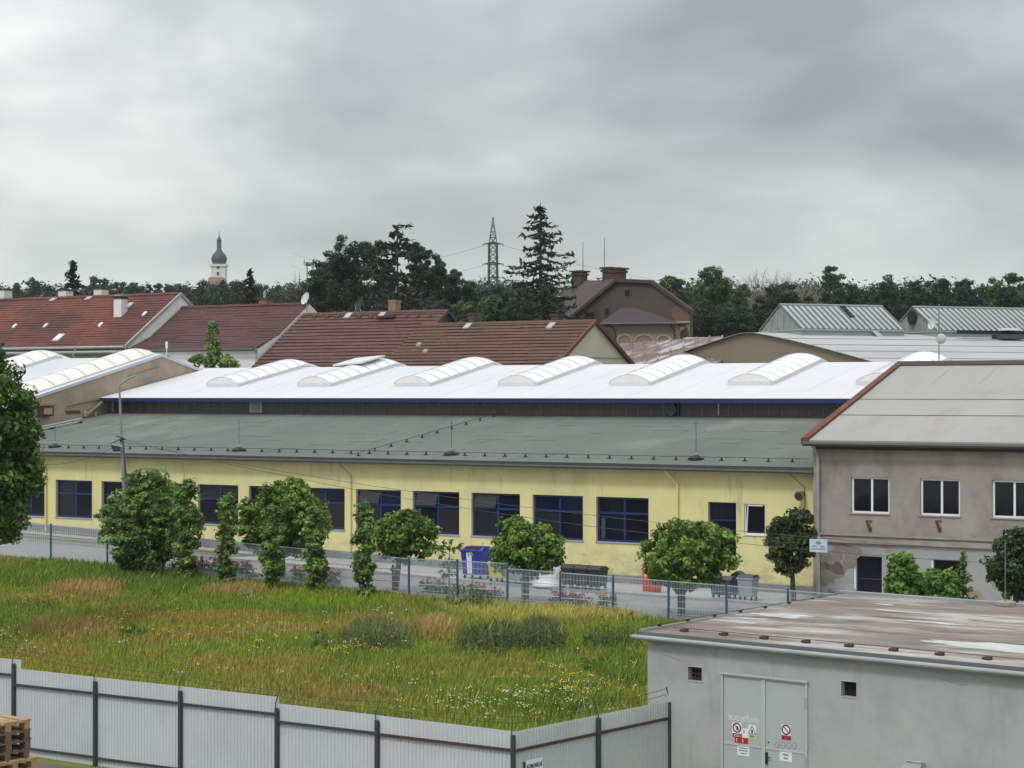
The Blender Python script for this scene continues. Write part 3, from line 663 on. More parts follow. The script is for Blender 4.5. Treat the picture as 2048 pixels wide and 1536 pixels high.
mb = MB(A); mb.box(-69, -9.32, -3.6, -3.4, CZ - 8.3, zt(-3.5) - .2); mb.build('wall', 'tan', th)
for a1 in (-9.75, -17.3, -24.8):
    skylight(th, A, a1 - 2.3, a1, 1.5, 16.4, lambda d: zt(d) - .06, 13, 'panec', 'curb', rise=.42)
def TP(px, py):                                # on the tan wall's face
    k = (px - 1024) / F; o = A.P(-8.98, 0, 0); t_ = (k * o[1] - o[0]) / (A.n[0] - k * A.n[1]); return t_, CZ + (790 - py) / F * (o[1] + A.n[1] * t_)
d_, z_ = TP(88, 823)
mb = MB(A); mb.box(-8.99, -8.7, d_ - .45, d_ + .45, z_ - .25, z_ + .3); vb = mb.build('vent_box', 'rustdark', th)
mb = MB(A); mb.box(-8.69, -8.66, d_ - .3, d_ + .3, z_ - .15, z_ + .2); mb.build('grille', 'tan', vb)
mb = MB(A); mb.box(-8.99, -8.62, d_ - .5, d_ + .5, z_ + .3, z_ + .38); mb.build('hood', 'chimtan', vb)
d_, z_ = TP(146, 824); mb = MB(A); mb.box(-8.99, -8.95, d_ - .55, d_ + .55, z_ - .08, z_ + .08); mb.build('rust_patch', 'rust', th)
p1, p2, p3 = TP(133, 812), TP(180, 801), TP(214, 799); mb = MB(A); mb.tube([(-8.9, *p1), (-8.9, *p2), (-8.9, *p3)], .04, 6); mb.build('conduit', 'chimtan', th)
p1, p2 = TP(220, 728 + 75), TP(204, 829); mb = MB(A); mb.tube([(-8.7, 11.2, CZ - .4), (-8.7, 9.9, CZ - 1.2)], .09, 8); mb.build('outlet_pipe', 'chimtan', th)
p1, p2 = TP(255, 752), TP(318, 733); mb = MB(A); mb.tube([(-8.93, *p1), (-8.93, *p2)], .025, 5); mb.build('conduit', 'chimtan', th)
for px in (163, 184):
    d_, z_ = TP(px, 824); mb = MB(A); mb.lathe((-8.7, d_, z_ - .25), [(.07, 0), (.07, .2), (.1, .22), (.02, .3)], 8); mb.build('roof_vent', 'zinc', th)
t = thing('pale_pipes', 'pair of pale pipes lying on the felt roof beside the tan wall', 'pipes', A.P(-8, 6, zr(6)))
mb = MB(A); mb.tube([(-8.2, 3.2, zr(3.2) + .12), (-8.1, 9.0, zr(9.0) + .12)], .07, 7); mb.build('pipe', 'zinc', t)
mb = MB(A); mb.tube([(-7.7, 3.6, zr(3.6) + .1), (-7.5, 8.2, zr(8.2) + .1)], .05, 7); mb.build('pipe', 'zinc', t)
for dd_ in (3.9, 6.2, 8.3):
    mb = MB(A); mb.box(-8.35, -7.4, dd_ - .06, dd_ + .06, zr(dd_), zr(dd_) + .08); mb.build('bearer', 'black', t)
t = thing('lightning_rod', 'short pale rod with a knob standing at the tip of the tan gable', 'lightning rod', A.P(-9.1, 17.2, zt(17) + .1))
mb = MB(A); mb.tube([(-9.1, 17.0, zt(17) + .1), (-9.1, 17.0, zt(17) + .95)], .02, 6); mb.build('pole', 'whitef', t)
mb = MB(A); mb.lathe((-9.1, 17.0, zt(17) + .55), [(.02, 0), (.06, .05), (.06, .4), (.02, .46)], 8); mb.build('tip', 'whitef', t)
mb = MB(A); mb.box(-9.3, -8.9, 16.85, 17.15, zt(17) + .1, zt(17) + .2); mb.build('base', 'zinc', t)

# ------------------------------------------------------------------ beige two-storey building on the right
bb = thing('beige_building', 'two storey beige and grey rendered building with pale sheet roof at the right', 'building', A.P(50, 4, CZ - 7.7))
bd = -.5; b0, b1 = 38.05, 66.0
ZBe = CZ - 1.67; ZBr = CZ + 1.30
up = []; lowr = []
for k in range(9):
    c = 40.16 + 2.64 * k; up.append((c - .74, c + .74, CZ - 4.36, CZ - 3.02))
for k in range(8):
    c = 40.06 + 2.94 * k; lowr.append((c - .55, c + .55, CZ - 7.28, CZ - 5.93))
mb = MB(A); holes_wall(mb, b0, b1, CZ - 5.28, ZBe - .1, bd, up, .22); mb.poly([(b0, bd, CZ - 5.28), (b0, bd, ZBe - .1), (b0, 9.4, ZBr - .2), (b0, 19, ZBe - .1), (b0, 19, CZ - 5.28)]); mb.build('upper_wall', 'beige', bb)
mb = MB(A); holes_wall(mb, b0, b1, CZ - 8.4, CZ - 5.28, bd, lowr, .22); mb.poly([(b0, bd, CZ - 8.4), (b0, bd, CZ - 5.28), (b0, 19, CZ - 5.28), (b0, 19, CZ - 8.4)]); mb.build('lower_wall', 'greyr', bb)
mb = MB(A); mb.box(b0 - .05, b1, bd - .07, bd - .004, CZ - 5.20, CZ - 5.12); mb.box(b0 - .05, b1, bd - .12, bd - .004, CZ - 5.46, CZ - 5.33); mb.build('cornice', 'corn', bb)
mb = MB(A); mb.box(b0 - .02, b1, bd - .16, bd - .004, ZBe - .35, ZBe - .14); mb.build('eaves_cornice', 'rustdark', bb)
for (x0, x1, z0, z1) in up: window(A, bb, x0, x1, z0, z1, bd, 'whitef', 'glass', vs=(.53,), w=.075, depth=.16, sillm='corn')
for (x0, x1, z0, z1) in lowr:
    f = window(A, bb, x0 + .09, x1 - .02, z0, z1 - .03, bd, 'steel', 'glass', hs=(.38,), w=.03, depth=.2, sillm=None)
    mb = MB(A); mb.box(x0, x0 + .08, bd + .05, bd + .2, z0, z1); mb.build('jamb', 'whitef', f)
mb = MB(A); mb.prism([(b0 - .28, -.95, ZBe), (b0 - .28, 9.4, ZBr), (b0 - .28, 19.7, ZBe), (b0 - .28, 19.7, ZBe - .12), (b0 - .28, 9.4, ZBr - .12), (b0 - .28, -.95, ZBe - .1)], (b1 - b0 + .5, 0, 0)); rf = mb.build('roof', 'beigeroof', bb)
slb = (ZBr - ZBe) / 10.35
for dq in (2.15, 4.25):
    mb = MB(A); z = ZBe + (dq + .95) * slb
    for i in range(28):
        a_ = b0 - .1 + i; w1 = .012 * math.sin(i * 1.7); w2 = .012 * math.sin((i + 1) * 1.7)
        mb.hexa([(a_, dq - .02 + w1, z - .02), (a_ + 1, dq - .02 + w2, z - .02), (a_ + 1, dq + .03 + w2, z - .01), (a_, dq + .03 + w1, z - .01)], [(a_, dq - .02 + w1, z + .028), (a_ + 1, dq - .02 + w2, z + .028), (a_ + 1, dq + .03 + w2, z + .028), (a_, dq + .03 + w1, z + .028)])
    mb.build('sheet_joint', 'seam', rf)
for k in range(7):                                 # faint standing joints in the top band
    mb = MB(A); a_ = 40.2 + k * 1.9; d0_ = 6.4; mb.hexa([(a_, d0_, ZBe + (d0_ + .95) * slb), (a_ + .03, d0_, ZBe + (d0_ + .95) * slb), (a_ + .03, 9.3, ZBe + 10.25 * slb), (a_, 9.3, ZBe + 10.25 * slb)], [(a_, d0_, ZBe + (d0_ + .95) * slb + .012), (a_ + .03, d0_, ZBe + (d0_ + .95) * slb + .012), (a_ + .03, 9.3, ZBe + 10.25 * slb + .012), (a_, 9.3, ZBe + 10.25 * slb + .012)]); mb.build('standing_joint', 'beigeroof', rf)
mb = MB(A)
for q0, q1, y0, y1 in ((-1.0, 9.4, ZBe - .02, ZBr - .02), (9.4, 19.7, ZBr - .02, ZBe - .02)):
    mb.hexa([(b0 - .40, q0, y0 - .14), (b0 - .10, q0, y0 - .14), (b0 - .10, q1, y1 - .14), (b0 - .40, q1, y1 - .14)], [(b0 - .40, q0, y0 + .09), (b0 - .10, q0, y0 + .12), (b0 - .10, q1, y1 + .12), (b0 - .40, q1, y1 + .09)])
mb.build('verge_board', 'rust', bb)
mb = MB(A); mb.prism([(b0 - .35, 9.05, ZBr - .06), (b0 - .35, 9.4, ZBr + .12), (b0 - .35, 9.75, ZBr - .06)], (b1 - b0 + .4, 0, 0)); mb.build('ridge_cap', 'rustdark', bb)
mb = MB(A); mb.tube([(b0 - .3, -1.05, ZBe - .14), (b1, -1.05, ZBe - .14)], .085, 8); mb.build('gutter', 'gutter', bb)
g0 = gz(*A.P(b0, -.6, 0)[:2])
mb = MB(A); mb.tube([(b0 + .05, -.95, ZBe - .2), (b0 + .12, -.62, ZBe - .6), (b0 + .12, -.6, g0 + .2)], .065, 8); mb.build('downpipe', 'zinc', bb)
mb = MB(A); mb.box(b0 - .12, b0 - .003, -.5, -.01, CZ - 8.3, ZBe - .4); mb.build('corner_pier', 'corn', bb)
def wall_patch(px, py, rx, ry, m, seed, name='bare_plaster'):
    r = random.Random(seed); a_, z_ = A.S(px, bd), A.Z(px, py, bd); ph = [r.uniform(0, 6) for _ in range(3)]; ps = []
    for j in range(30):
        w = 2 * math.pi * j / 30; k = 1 + .2 * math.sin(2 * w + ph[0]) + .18 * math.sin(3 * w + ph[1]) + .12 * math.sin(7 * w + ph[2]); x_ = a_ + rx * k * math.cos(w); ps.append((max(b0 + .02, x_), bd - .006, min(CZ - 5.48, z_ + ry * k * math.sin(w))))
    mb = MB(A); mb.prism(ps, (0, .004, 0)); mb.build(name, m, bb)
wall_patch(1668, 1118, .95, .55, 'browned', 1); wall_patch(1672, 1182, .7, .28, 'scrape', 2); wall_patch(1655, 1145, .5, .5, 'browned', 4)
for i, (px, py, rx, ry) in enumerate([(1687, 1112, .05, .16), (1712, 1092, .12, .04), (1683, 1125, .04, .1), (1760, 1098, .2, .03), (1800, 1098, .3, .025), (1690, 1150, .05, .06), (1660, 1183, .12, .1)]): wall_patch(px, py, rx, ry, 'scrape', 10 + i, 'scrape')
for px in (1737, 1876):
    a_ = A.S(px, bd - .1); z = A.Z(px, 1050, bd - .1)
    t = thing('rusty_bracket', 'rusty flag holder bracket under the %s upper window of the beige wall' % ('first' if px < 1800 else 'second'), 'bracket', A.P(a_, bd, z - .2), 'rusty brackets on the beige wall')
    mb = MB(A); mb.tube([(a_ + .02, bd - .01, z - .17), (a_ - .08, bd - .14, z + .17)], [.06, .035], 6); mb.build('socket', 'rust', t)
    mb = MB(A); mb.tube([(a_ - .08, bd - .14, z + .15), (a_ + .1, bd - .02, z + .15)], .025, 5); mb.build('arm', 'rust', t)
    mb = MB(A); mb.box(a_ - .04, a_ + .09, bd - .03, bd - .003, z - .25, z - .08); mb.build('plate', 'rust', t)
# antenna mast on the beige roof ridge
ax, ay = A.at(1878, 9.4); zt_ = A.Z(1878, 608, 9.4)
t = thing('antenna_mast', 'thin antenna mast with two dishes standing on the beige roof ridge', 'antenna', (ax, ay, ZBr))
mb = MB(); mb.tube([(ax, ay, ZBr - .1), (ax, ay, zt_)], .028, 6); mb.build('pole', 'pole', t)
def dish(par, c, r, facing, name='dish', m='dish'):
    f = Vector(facing).normalized(); s_ = f.cross(Vector((0, 0, 1))).normalized(); u_ = s_.cross(f); c = Vector(c)
    mb = MB(); rings = 5; n = 16; vs = [tuple(c)]
    for i in range(1, rings + 1):
        rr = r * i / rings
        for j in range(n): w = 2 * math.pi * j / n; vs.append(tuple(c + s_ * rr * math.cos(w) + u_ * rr * math.sin(w) + f * (rr * rr / r * .3)))
    mb.v = vs; mb.f = [(0, 1 + j, 1 + (j + 1) % n) for j in range(n)] + [(1 + (i - 1) * n + j, 1 + i * n + j, 1 + i * n + (j + 1) % n, 1 + (i - 1) * n + (j + 1) % n) for i in range(1, rings) for j in range(n)]
    o = mb.build(name, m, par, smooth=True)
    q = MB(); e_ = c + f * r * .75; q.tube([tuple(c - u_ * r * .9), tuple(e_)], .012, 4); q.tube([tuple(e_), tuple(e_ + f * .08)], .035, 6); q.build('feed_arm', 'zinc', o)
    return o
z1_ = A.Z(1865, 648, 9.4); z2_ = A.Z(1880, 678, 9.4)
dish(t, (ax - .25, ay - .1, z1_), .26, (-.9, -.4, .25)); dish(t, (ax + .05, ay - .12, z2_), .22, (.3, .9, .2))
mb = MB(); mb.tube([(ax - .25, ay - .1, z1_), (ax, ay, z1_)], .02, 5); mb.build('arm', 'pole', t)

# ------------------------------------------------------------------ grey shed in the foreground
sh = thing('grey_shed', 'grey rendered flat roofed shed with double steel door in the foreground', 'shed', B.P(8, 4, CZ - 8.2))
SZ = CZ - 5.035                                  # roof edge
def BP(px, py, d=.25): return B.S(px, d), B.Z(px, py, d)
vents = [BP(1376, 1332) + BP(1404, 1363), BP(1682, 1361) + BP(1713, 1395)]
hol = []
for q in vents: hol.append((q[0], q[2], min(q[1], q[3]), max(q[1], q[3])))
dl, dr = B.S(1444, .25), B.S(1616, .25); dtop = B.Z(1530, 1354, .25); dm = B.S(1529, .25); dz0 = CZ - 8.1
hol.append((dl, dr, dz0, dtop))
WL = .25; WR = 24.0
mb = MB(B); holes_wall(mb, WL, WR, CZ - 8.6, SZ - .06, .25, hol, .16)
mb.poly([(WL, .25, CZ - 8.6), (WL, .25, SZ - .06), (WL, 8.9, SZ + .04), (WL, 8.9, CZ - 8.6)]); mb.poly([(WR, .25, CZ - 8.6), (WR, 8.9, CZ - 8.6), (WR, 8.9, SZ + .04), (WR, .25, SZ - .06)]); mb.poly([(WL, 8.9, CZ - 8.6), (WL, 8.9, SZ + .04), (WR, 8.9, SZ + .04), (WR, 8.9, CZ - 8.6)])
mb.build('wall', 'shed', sh)
mb = MB(B); mb.prism([(.15, .14, SZ), (.15, 9.1, SZ + .10), (.15, 9.1, SZ - .05), (.15, .14, SZ - .10)], (24.3, 0, 0)); srf = mb.build('roof', 'shedroof', sh)
zs = lambda d: SZ + .011 * d
mb = MB(B); mb.box(0, 24.3, 8.96, 9.14, SZ + .085, SZ + .16); mb.box(.12, .19, .17, 8.95, SZ + .0, SZ + .06); mb.build('roof_edge', 'moncurb', sh)
mb = MB(B); mb.box(.12, 24.3, .11, .137, SZ - .13, SZ + .015); mb.build('flashing_shadow_line', 'bardark', sh)  # flashing strip coloured dark to paint a shadow line along the eaves
mb = MB(B); mb.tube([(.0, .05, SZ - .10), (24.3, .05, SZ - .11)], .05, 10); mb.build('gutter', 'zinc', sh)
def patch(cx, cd, ra, rd, seed, name='repair_patch', m='puddle'):
    r = random.Random(seed); ph = [r.uniform(0, 6) for _ in range(3)]; ps = []
    for j in range(44):
        w = 2 * math.pi * j / 44; k = 1 + .22 * math.sin(2 * w + ph[0]) + .2 * math.sin(3 * w + ph[1]) + .12 * math.sin(7 * w + ph[2]) + .08 * math.sin(13 * w + ph[0])
        a_ = cx + ra * k * math.cos(w); d_ = cd + rd * k * math.sin(w); ps.append((a_, d_, zs(d_) + .008))
    mb = MB(B); mb.slab(ps, .006); mb.build(name, m, srf)
def RP(px, py):                                   # on the shed's roof
    k = (px - 1024) / F; Y = 1e-9 + 5.0 * F / (py - 790); return B.inv(k * Y, Y)
for i, (px, py, rx, ry) in enumerate([(1562, 1232, .75, .28), (1480, 1244, .45, .12), (1500, 1237, .4, .1), (1865, 1247, .6, .14), (1800, 1226, .6, .1), (1770, 1213, .25, .1), (1980, 1292, 1.5, .4)]):
    c_ = RP(px, py); patch(c_[0], c_[1], rx, ry, i)
for k in (3, 6):                                   # felt laps run along the roof
    mb = MB(B); dq = k * 1.0; mb.box(.25, 24.2, dq - .012, dq + .012, zs(dq) - .01, zs(dq) + .007); mb.build('felt_lap', 'shedroof', srf)
cl = thing('lightning_conductor', 'wire on small brick feet along the front edge of the grey shed roof', 'conductor', B.P(6, .5, SZ))
def brick(a, d, par): mb = MB(B); mb.box(a - .06, a + .06, d - .06, d + .06, zs(d), zs(d) + .06); mb.box(a - .12, a - .05, d - .02, d + .02, zs(d), zs(d) + .05); return mb.build('holder', 'rustdark', par)
hb = brick(.9, .7, cl)
for k in range(1, 17):
    dup_part(hb, Vector(B.P(.98 * k, 0, 0)) - Vector(B.P(0, 0, 0)))
mb = MB(B); mb.tube([(.6 + i * .7, .7, zs(.7) + .075) for i in range(33)], .008, 5); mb.build('wire', 'rust', cl)
cl = thing('lightning_conductor', 'wire on small feet along the left edge of the grey shed roof', 'conductor', B.P(.05, 4, SZ))
for k in range(8):
    mb = MB(B); mb.box(.13, .18, .8 + k * 1.1, .88 + k * 1.1, SZ + .06, SZ + .11); mb.build('holder', 'black', cl)
mb = MB(B); mb.tube([(.155, .3, SZ + .11), (.155, 9.0, SZ + .11)], .008, 5); mb.build('wire', 'wire', cl)
c_ = RP(2010, 1216)
t = thing('rod_base', 'pale concrete lightning rod base on the far edge of the shed roof', 'lightning rod', B.P(c_[0], c_[1], zs(c_[1])))
mb = MB(B); mb.prism([(c_[0] + .25 * math.cos(w), c_[1] + .25 * math.sin(w), zs(c_[1]) + .01) for w in np.linspace(0, 2 * math.pi, 9)[:-1]], (0, 0, .08)); mb.build('base', 'corn', t)
mb = MB(B); mb.tube([(c_[0], c_[1], zs(c_[1]) + .08), (c_[0], c_[1], B.Z(2010, 1080, c_[1]))], .012, 5); mb.build('pole', 'rib', t)
for i, h in enumerate(hol[:2]):
    mb = MB(B); frame_rect(mb, h[0] - .015, h[1] + .015, h[2] - .015, h[3] + .015, .235, .247, .015); vf = mb.build('vent_opening', 'doorframe', sh)
    mb = MB(B); mb.box(h[0], h[1], .395, .41, h[2], h[3]); mb.build('backing', 'dark', vf)
    if i == 0:
        mb = MB(B)
        for j in range(4): x = h[0] + (h[1] - h[0]) * (j + .5) / 4; mb.box(x - .005, x + .005, .34, .35, h[2], h[3])
        for j in range(3): z = h[2] + (h[3] - h[2]) * (j + .5) / 3; mb.box(h[0], h[1], .335, .345, z - .005, z + .005)
        mb.build('grille', 'rust', vf)
# door
mb = MB(B); frame_rect(mb, dl, dr, dz0, dtop, .20, .30, .045); mb.box(dl - .02, dr + .02, .17, .22, dtop - .012, dtop + .03); mb.build('door_frame', 'doorframe', sh)
leaves = []
for i, (x0, x1) in enumerate(((dl + .05, dm - .012), (dm + .012, dr - .05))):
    mb = MB(B); mb.box(x0, x1, .235, .265, dz0 + .03, dtop - .05); lf = mb.build('door', 'door', sh); leaves.append(lf)
    zr_ = B.Z(1487, 1489, .25)
    mb = MB(B); mb.box(x0, x1, .222, .2345, zr_ - .02, zr_ + .02); mb.build('rail', 'doorframe', lf)
mb = MB(B); mb.box(dm - .05, dm + .03, .205, .2345, dz0 + .03, dtop - .05); mb.build('cover_strip', 'doorframe', leaves[0])
hz_ = B.Z(1534, 1515, .2)
mb = MB(B); mb.box(dm + .045, dm + .085, .20, .234, hz_ - .13, hz_ + .11); mb.tube([(dm + .065, .18, hz_ + .02), (dm + .17, .17, hz_ + .02)], .012, 6); mb.build('handle', 'black', leaves[1])
for zz_ in (dtop - .42, dtop - 1.6):
    mb = MB(B); mb.box(dr - .045, dr - .02, .18, .21, zz_ - .12, zz_ + .12); mb.build('hinge', 'sill', leaves[1])
def crack(fr, root, px, py, pts_, d, m='bardark', w=.008):
    a_, z_ = fr.S(px, d), fr.Z(px, py, d); mb = MB(fr); mb.tube([(a_ + q[0], d - .001, z_ + q[1]) for q in pts_], w, 3, cap=False); mb.build('crack', m, root)
rr_ = random.Random(3)
for px, py, n_ in ((1330, 1310, 7), (1480, 1298, 9), (1400, 1300, 5), (1575, 1312, 8), (1880, 1358, 7), (1940, 1350, 5), (1310, 1290, 5)):
    P_ = [(0, 0)]
    for _ in range(n_): P_.append((P_[-1][0] + rr_.uniform(.03, .12), P_[-1][1] + rr_.uniform(-.05, .03)))
    crack(B, sh, px, py, P_, .25, 'shedcrack', .005)
for px, py, n_ in ((965, 1085, 4), (1005, 1078, 3), (1150, 1130, 4), (1130, 1112, 3), (1165, 1108, 3), (560, 1090, 3)):
    P_ = [(0, 0)]
    for _ in range(n_): P_.append((P_[-1][0] + rr_.uniform(.02, .1), P_[-1][1] - rr_.uniform(-.05, .12)))
    crack(A, yb, px, py, P_, .0, 'crackbrown', .012)
# stickers on the door
def flat(m, px0, py0, px1, py1, par, name, off, d=.235):
    a0, a1 = B.S(px0, d), B.S(px1, d); z = [B.Z((px0 + px1) / 2, p, d) for p in (py0, py1)]
    mb = MB(B); mb.box(a0, a1, d - off - .003, d - off, min(z), max(z)); return mb.build(name, m, par)
def text(s, par, fr, a, d, z, size, m, name='lettering', bold=.0, sx=1.0, flip=False):
    cu = bpy.data.curves.new(name, 'FONT'); cu.body = s; cu.size = size; cu.align_x = 'CENTER'; cu.align_y = 'CENTER'; cu.offset = bold; cu.extrude = .001
    cu.materials.append(M[m]); o = bpy.data.objects.new(name, cu); COL.objects.link(o)
    bpy.context.view_layer.update(); me = bpy.data.meshes.new_from_object(o); bpy.data.objects.remove(o); me.materials.clear(); me.materials.append(M[m]); o = bpy.data.objects.new(name, me); COL.objects.link(o)
    p = Vector(fr.P(a, d, z)); o.parent = par; o.location = p - LOC[par]; o.rotation_euler = (math.pi / 2, 0, fr.rot() + (math.pi if flip else 0)); o.scale = (sx, 1, 1); LOC[o] = p
    return o
def sticker(px0, py0, px1, py1, m, name, label=None):
    o = flat(m, px0, py0, px1, py1, leaves[0] if px0 < 1529 else leaves[1], name, .002)
    return o
def ring(par, a, d, z, r, w, m, name='ring'):
    mb = MB(B); n = 24
    P = [(a + q * math.cos(t_), d, z + q * math.sin(t_)) for t_ in np.linspace(0, 2 * math.pi, n + 1)[:-1] for q in (r - w, r)]
    i = mb.pts(P); mb.f = [(2 * j, 2 * j + 1, (2 * j + 3) % (2 * n), (2 * j + 2) % (2 * n)) for j in range(n)]; return mb.build(name, m, par)
def bar(par, a0, z0, a1, z1, w, d, m, name='bar'):
    l = math.hypot(a1 - a0, z1 - z0); nx, nz = -(z1 - z0) / l * w / 2, (a1 - a0) / l * w / 2
    mb = MB(B); mb.poly([(a0 + nx, d, z0 + nz), (a0 - nx, d, z0 - nz), (a1 - nx, d, z1 - nz), (a1 + nx, d, z1 + nz)]); return mb.build(name, m, par)
def disc(par, a, d, z, ra, rz, m, name='disc', n=16):
    mb = MB(B); mb.poly([(a + ra * math.cos(t_), d, z + rz * math.sin(t_)) for t_ in np.linspace(0, 2 * math.pi, n + 1)[:-1]]); return mb.build(name, m, par)
dd = .2325
text('SKLAD HOŘLAVIN', leaves[0], B, B.S(1487, dd), dd, B.Z(1487, 1438, dd), .142, 'stencil', bold=.006, sx=.62)
s1 = sticker(1464, 1444, 1483, 1467, 'paper', 'no_flame_sign')
ca, cz_ = B.S(1473.4, dd), B.Z(1473.4, 1454.5, dd); ring(s1, ca, dd - .004, cz_, .095, .02, 'ink'); ring(s1, ca, dd - .0035, cz_, .105, .012, 'signred'); bar(s1, ca - .06, cz_ + .06, ca + .06, cz_ - .06, .018, dd - .0045, 'ink'); disc(s1, ca + .012, dd - .005, cz_ - .01, .028, .045, 'ink', 'flame')
s2 = sticker(1465, 1466, 1483, 1474, 'signred', 'red_plate'); 
z = B.Z(1474, 1470, dd); bar(s2, ca - .075, z + .012, ca + .08, z + .012, .008, dd - .006, 'paper', 'line'); bar(s2, ca - .075, z - .015, ca + .08, z - .015, .008, dd - .006, 'paper', 'line')
s3 = sticker(1484, 1456, 1496, 1475, 'paper', 'notice'); bar(s3, B.S(1487.5, dd), B.Z(1487, 1465, dd), B.S(1488, dd), B.Z(1487, 1460, dd), .02, dd - .005, 'ink', 'mark')
s4 = sticker(1496, 1449, 1512, 1468, 'paper', 'flammable_sign'); ca, cz_ = B.S(1503.8, dd), B.Z(1503.8, 1460, dd)
for p in (((-.085, -.07), (.085, -.07)), ((-.085, -.07), (0, .09)), ((.085, -.07), (0, .09))): bar(s4, ca + p[0][0], cz_ + p[0][1], ca + p[1][0], cz_ + p[1][1], .014, dd - .0045, 'ink')
disc(s4, ca, dd - .005, cz_ - .02, .022, .038, 'ink', 'flame')
s5 = sticker(1496, 1468, 1512, 1477, 'signyel', 'yellow_plate'); disc(s5, ca, dd - .0055, B.Z(1504, 1472, dd), .07, .03, 'inkmid', 'oval')
s6 = sticker(1469, 1474, 1496, 1486, 'signred', 'red_notice')
for px in (1473, 1479, 1485.5, 1491): bar(s6, B.S(px, dd), B.Z(1480, 1476.5, dd), B.S(px, dd), B.Z(1480, 1483, dd), .014, dd - .0055, 'paper' if px in (1473, 1485.5) else 'ink', 'mark')
s7 = sticker(1474.5, 1490, 1498.5, 1511, 'paper', 'white_notice')
for py, w_ in ((1495.5, 9), (1500.5, 9), (1506, 5.5)): bar(s7, B.S(1486.5 - w_, dd), B.Z(1486, py, dd), B.S(1486.5 + w_, dd), B.Z(1486, py + .2, dd), .022, dd - .0055, 'inkmid', 'line')
s8 = sticker(1562.5, 1449, 1581, 1470, 'paper', 'no_entry_sign'); ca, cz_ = B.S(1571.7, dd), B.Z(1571.7, 1459, dd)
ring(s8, ca, dd - .004, cz_, .098, .022, 'ink'); ring(s8, ca, dd - .0035, cz_, .106, .012, 'signred'); bar(s8, ca - .062, cz_ + .062, ca + .062, cz_ - .062, .02, dd - .0045, 'ink')
s9 = sticker(1563, 1470.5, 1581.5, 1479, 'signred', 'red_plate'); bar(s9, ca - .09, B.Z(1572, 1475, dd), ca - .05, B.Z(1572, 1475, dd), .04, dd - .0055, 'ink', 'mark'); bar(s9, ca + .05, B.Z(1572, 1475, dd), ca + .09, B.Z(1572, 1475, dd), .04, dd - .0055, 'ink', 'mark')
for i, px in enumerate((1554.5, 1566, 1577, 1588.5)):
    a_, z_ = B.S(px, dd), B.Z(px, 1489 + i * .7, dd); r = .055
    mb = MB(B); mb.poly([(a_ - r, dd - .002, z_), (a_, dd - .002, z_ - r * 1.25), (a_ + r, dd - .002, z_), (a_, dd - .002, z_ + r * 1.25)]); g_ = mb.build('hazard_diamond', 'ink', leaves[1])
    mb = MB(B); r = .042; mb.poly([(a_ - r, dd - .004, z_), (a_, dd - .004, z_ - r * 1.25), (a_ + r, dd - .004, z_), (a_, dd - .004, z_ + r * 1.25)]); mb.build('field', 'paper', g_)
    disc(g_, a_, dd - .006, z_, .012 + .008 * (i % 2), .024 - .01 * (i % 2), 'ink', 'symbol')
s10 = sticker(1559, 1501, 1583.5, 1522, 'paper', 'white_notice')
for py, w_ in ((1508.5, 5.5), (1515.5, 4.5)): bar(s10, B.S(1571 - w_, dd), B.Z(1571, py, dd), B.S(1571 + w_, dd), B.Z(1571, py + .2, dd), .035, dd - .0055, 'inkmid', 'line')
a_, z_ = B.S(1536.5, dd), B.Z(1536.5, 1484, dd); disc(leaves[1], a_, dd - .003, z_, .02, .02, 'ink', 'lock')
# little canopy over something below the frame
a0, a1 = B.S(1786, -.1), B.S(1838, -.1); z = B.Z(1810, 1527, -.1)
t = thing('wall_canopy', 'small dark metal canopy on the shed wall at the bottom edge', 'canopy', B.P((a0 + a1) / 2, .2, z))
mb = MB(B); mb.hexa([(a0, -.35, z - .28), (a1, -.35, z - .28), (a1, .24, z - .28), (a0, .24, z - .28)], [(a0 + .18, .1, z), (a1 - .05, .1, z), (a1 - .05, .24, z), (a0 + .18, .24, z)]); mb.build('hood', 'moncurb', t)
mb = MB(B); mb.tube([(a0 + .18, .1, z + .02), (a1 - .05, .1, z + .02)], .02, 5); mb.build('rim', 'zinc', t)

# ------------------------------------------------------------------ corrugated fence
cf = thing('corrugated_fence', 'pale grey corrugated metal fence on dark steel posts with barbed wire', 'fence', (-2, 38, CZ - 8.25))
Cc = Vector((.0572, 36.25)); uL = Vector((-.8385, .5449)); uR = Vector((.640, .768)).normalized()
def onL(px): k = (px - 1024) / F; t_ = (k * Cc.y - Cc.x) / (uL.x - k * uL.y); return Cc + uL * t_, t_
def onR(px): k = (px - 1024) / F; t_ = (k * Cc.y - Cc.x) / (uR.x - k * uR.y); return Cc + uR * t_, t_
def zpx(py, Y): return CZ + (790 - py) / F * Y
def ftop(px):
    for x0, y0, x1, y1 in ((-400, 1282, 43, 1319), (43, 1337, 558, 1393), (558, 1406, 1030, 1462), (1030, 1462, 1340, 1400)):
        if px <= x1: return y0 + (y1 - y0) * (px - x0) / (x1 - x0)
def corr_panel(p, q, zp, zq, z0, first):
    """ribbed sheet between points p and q (2D), front side towards the yard"""
    d = (q - p); l = d.length; d.normalize(); n = Vector((-d.y, d.x)); 
    if n.y > 0: n = -n
    mb = MB(); pitch = .093; k = int(l / pitch); row = []
    prof = [(0, 0), (.36, 0), (.50, .015), (.86, .015)]
    for i in range(k + 1):
        for t_, h in prof:
            s_ = (i + t_) * l / (k + 1)
            row.append((s_, h))
    row.append((l, 0))
    for s_, h in row:
        c = p + d * s_ + n * h; z = zp + (zq - zp) * s_ / l
        mb.v += [(c.x, c.y, z0), (c.x, c.y, z)]
    mb.f = [(2 * i, 2 * i + 2, 2 * i + 3, 2 * i + 1) for i in range(len(row) - 1)]
    return mb.build('panel', 'sheet', cf)
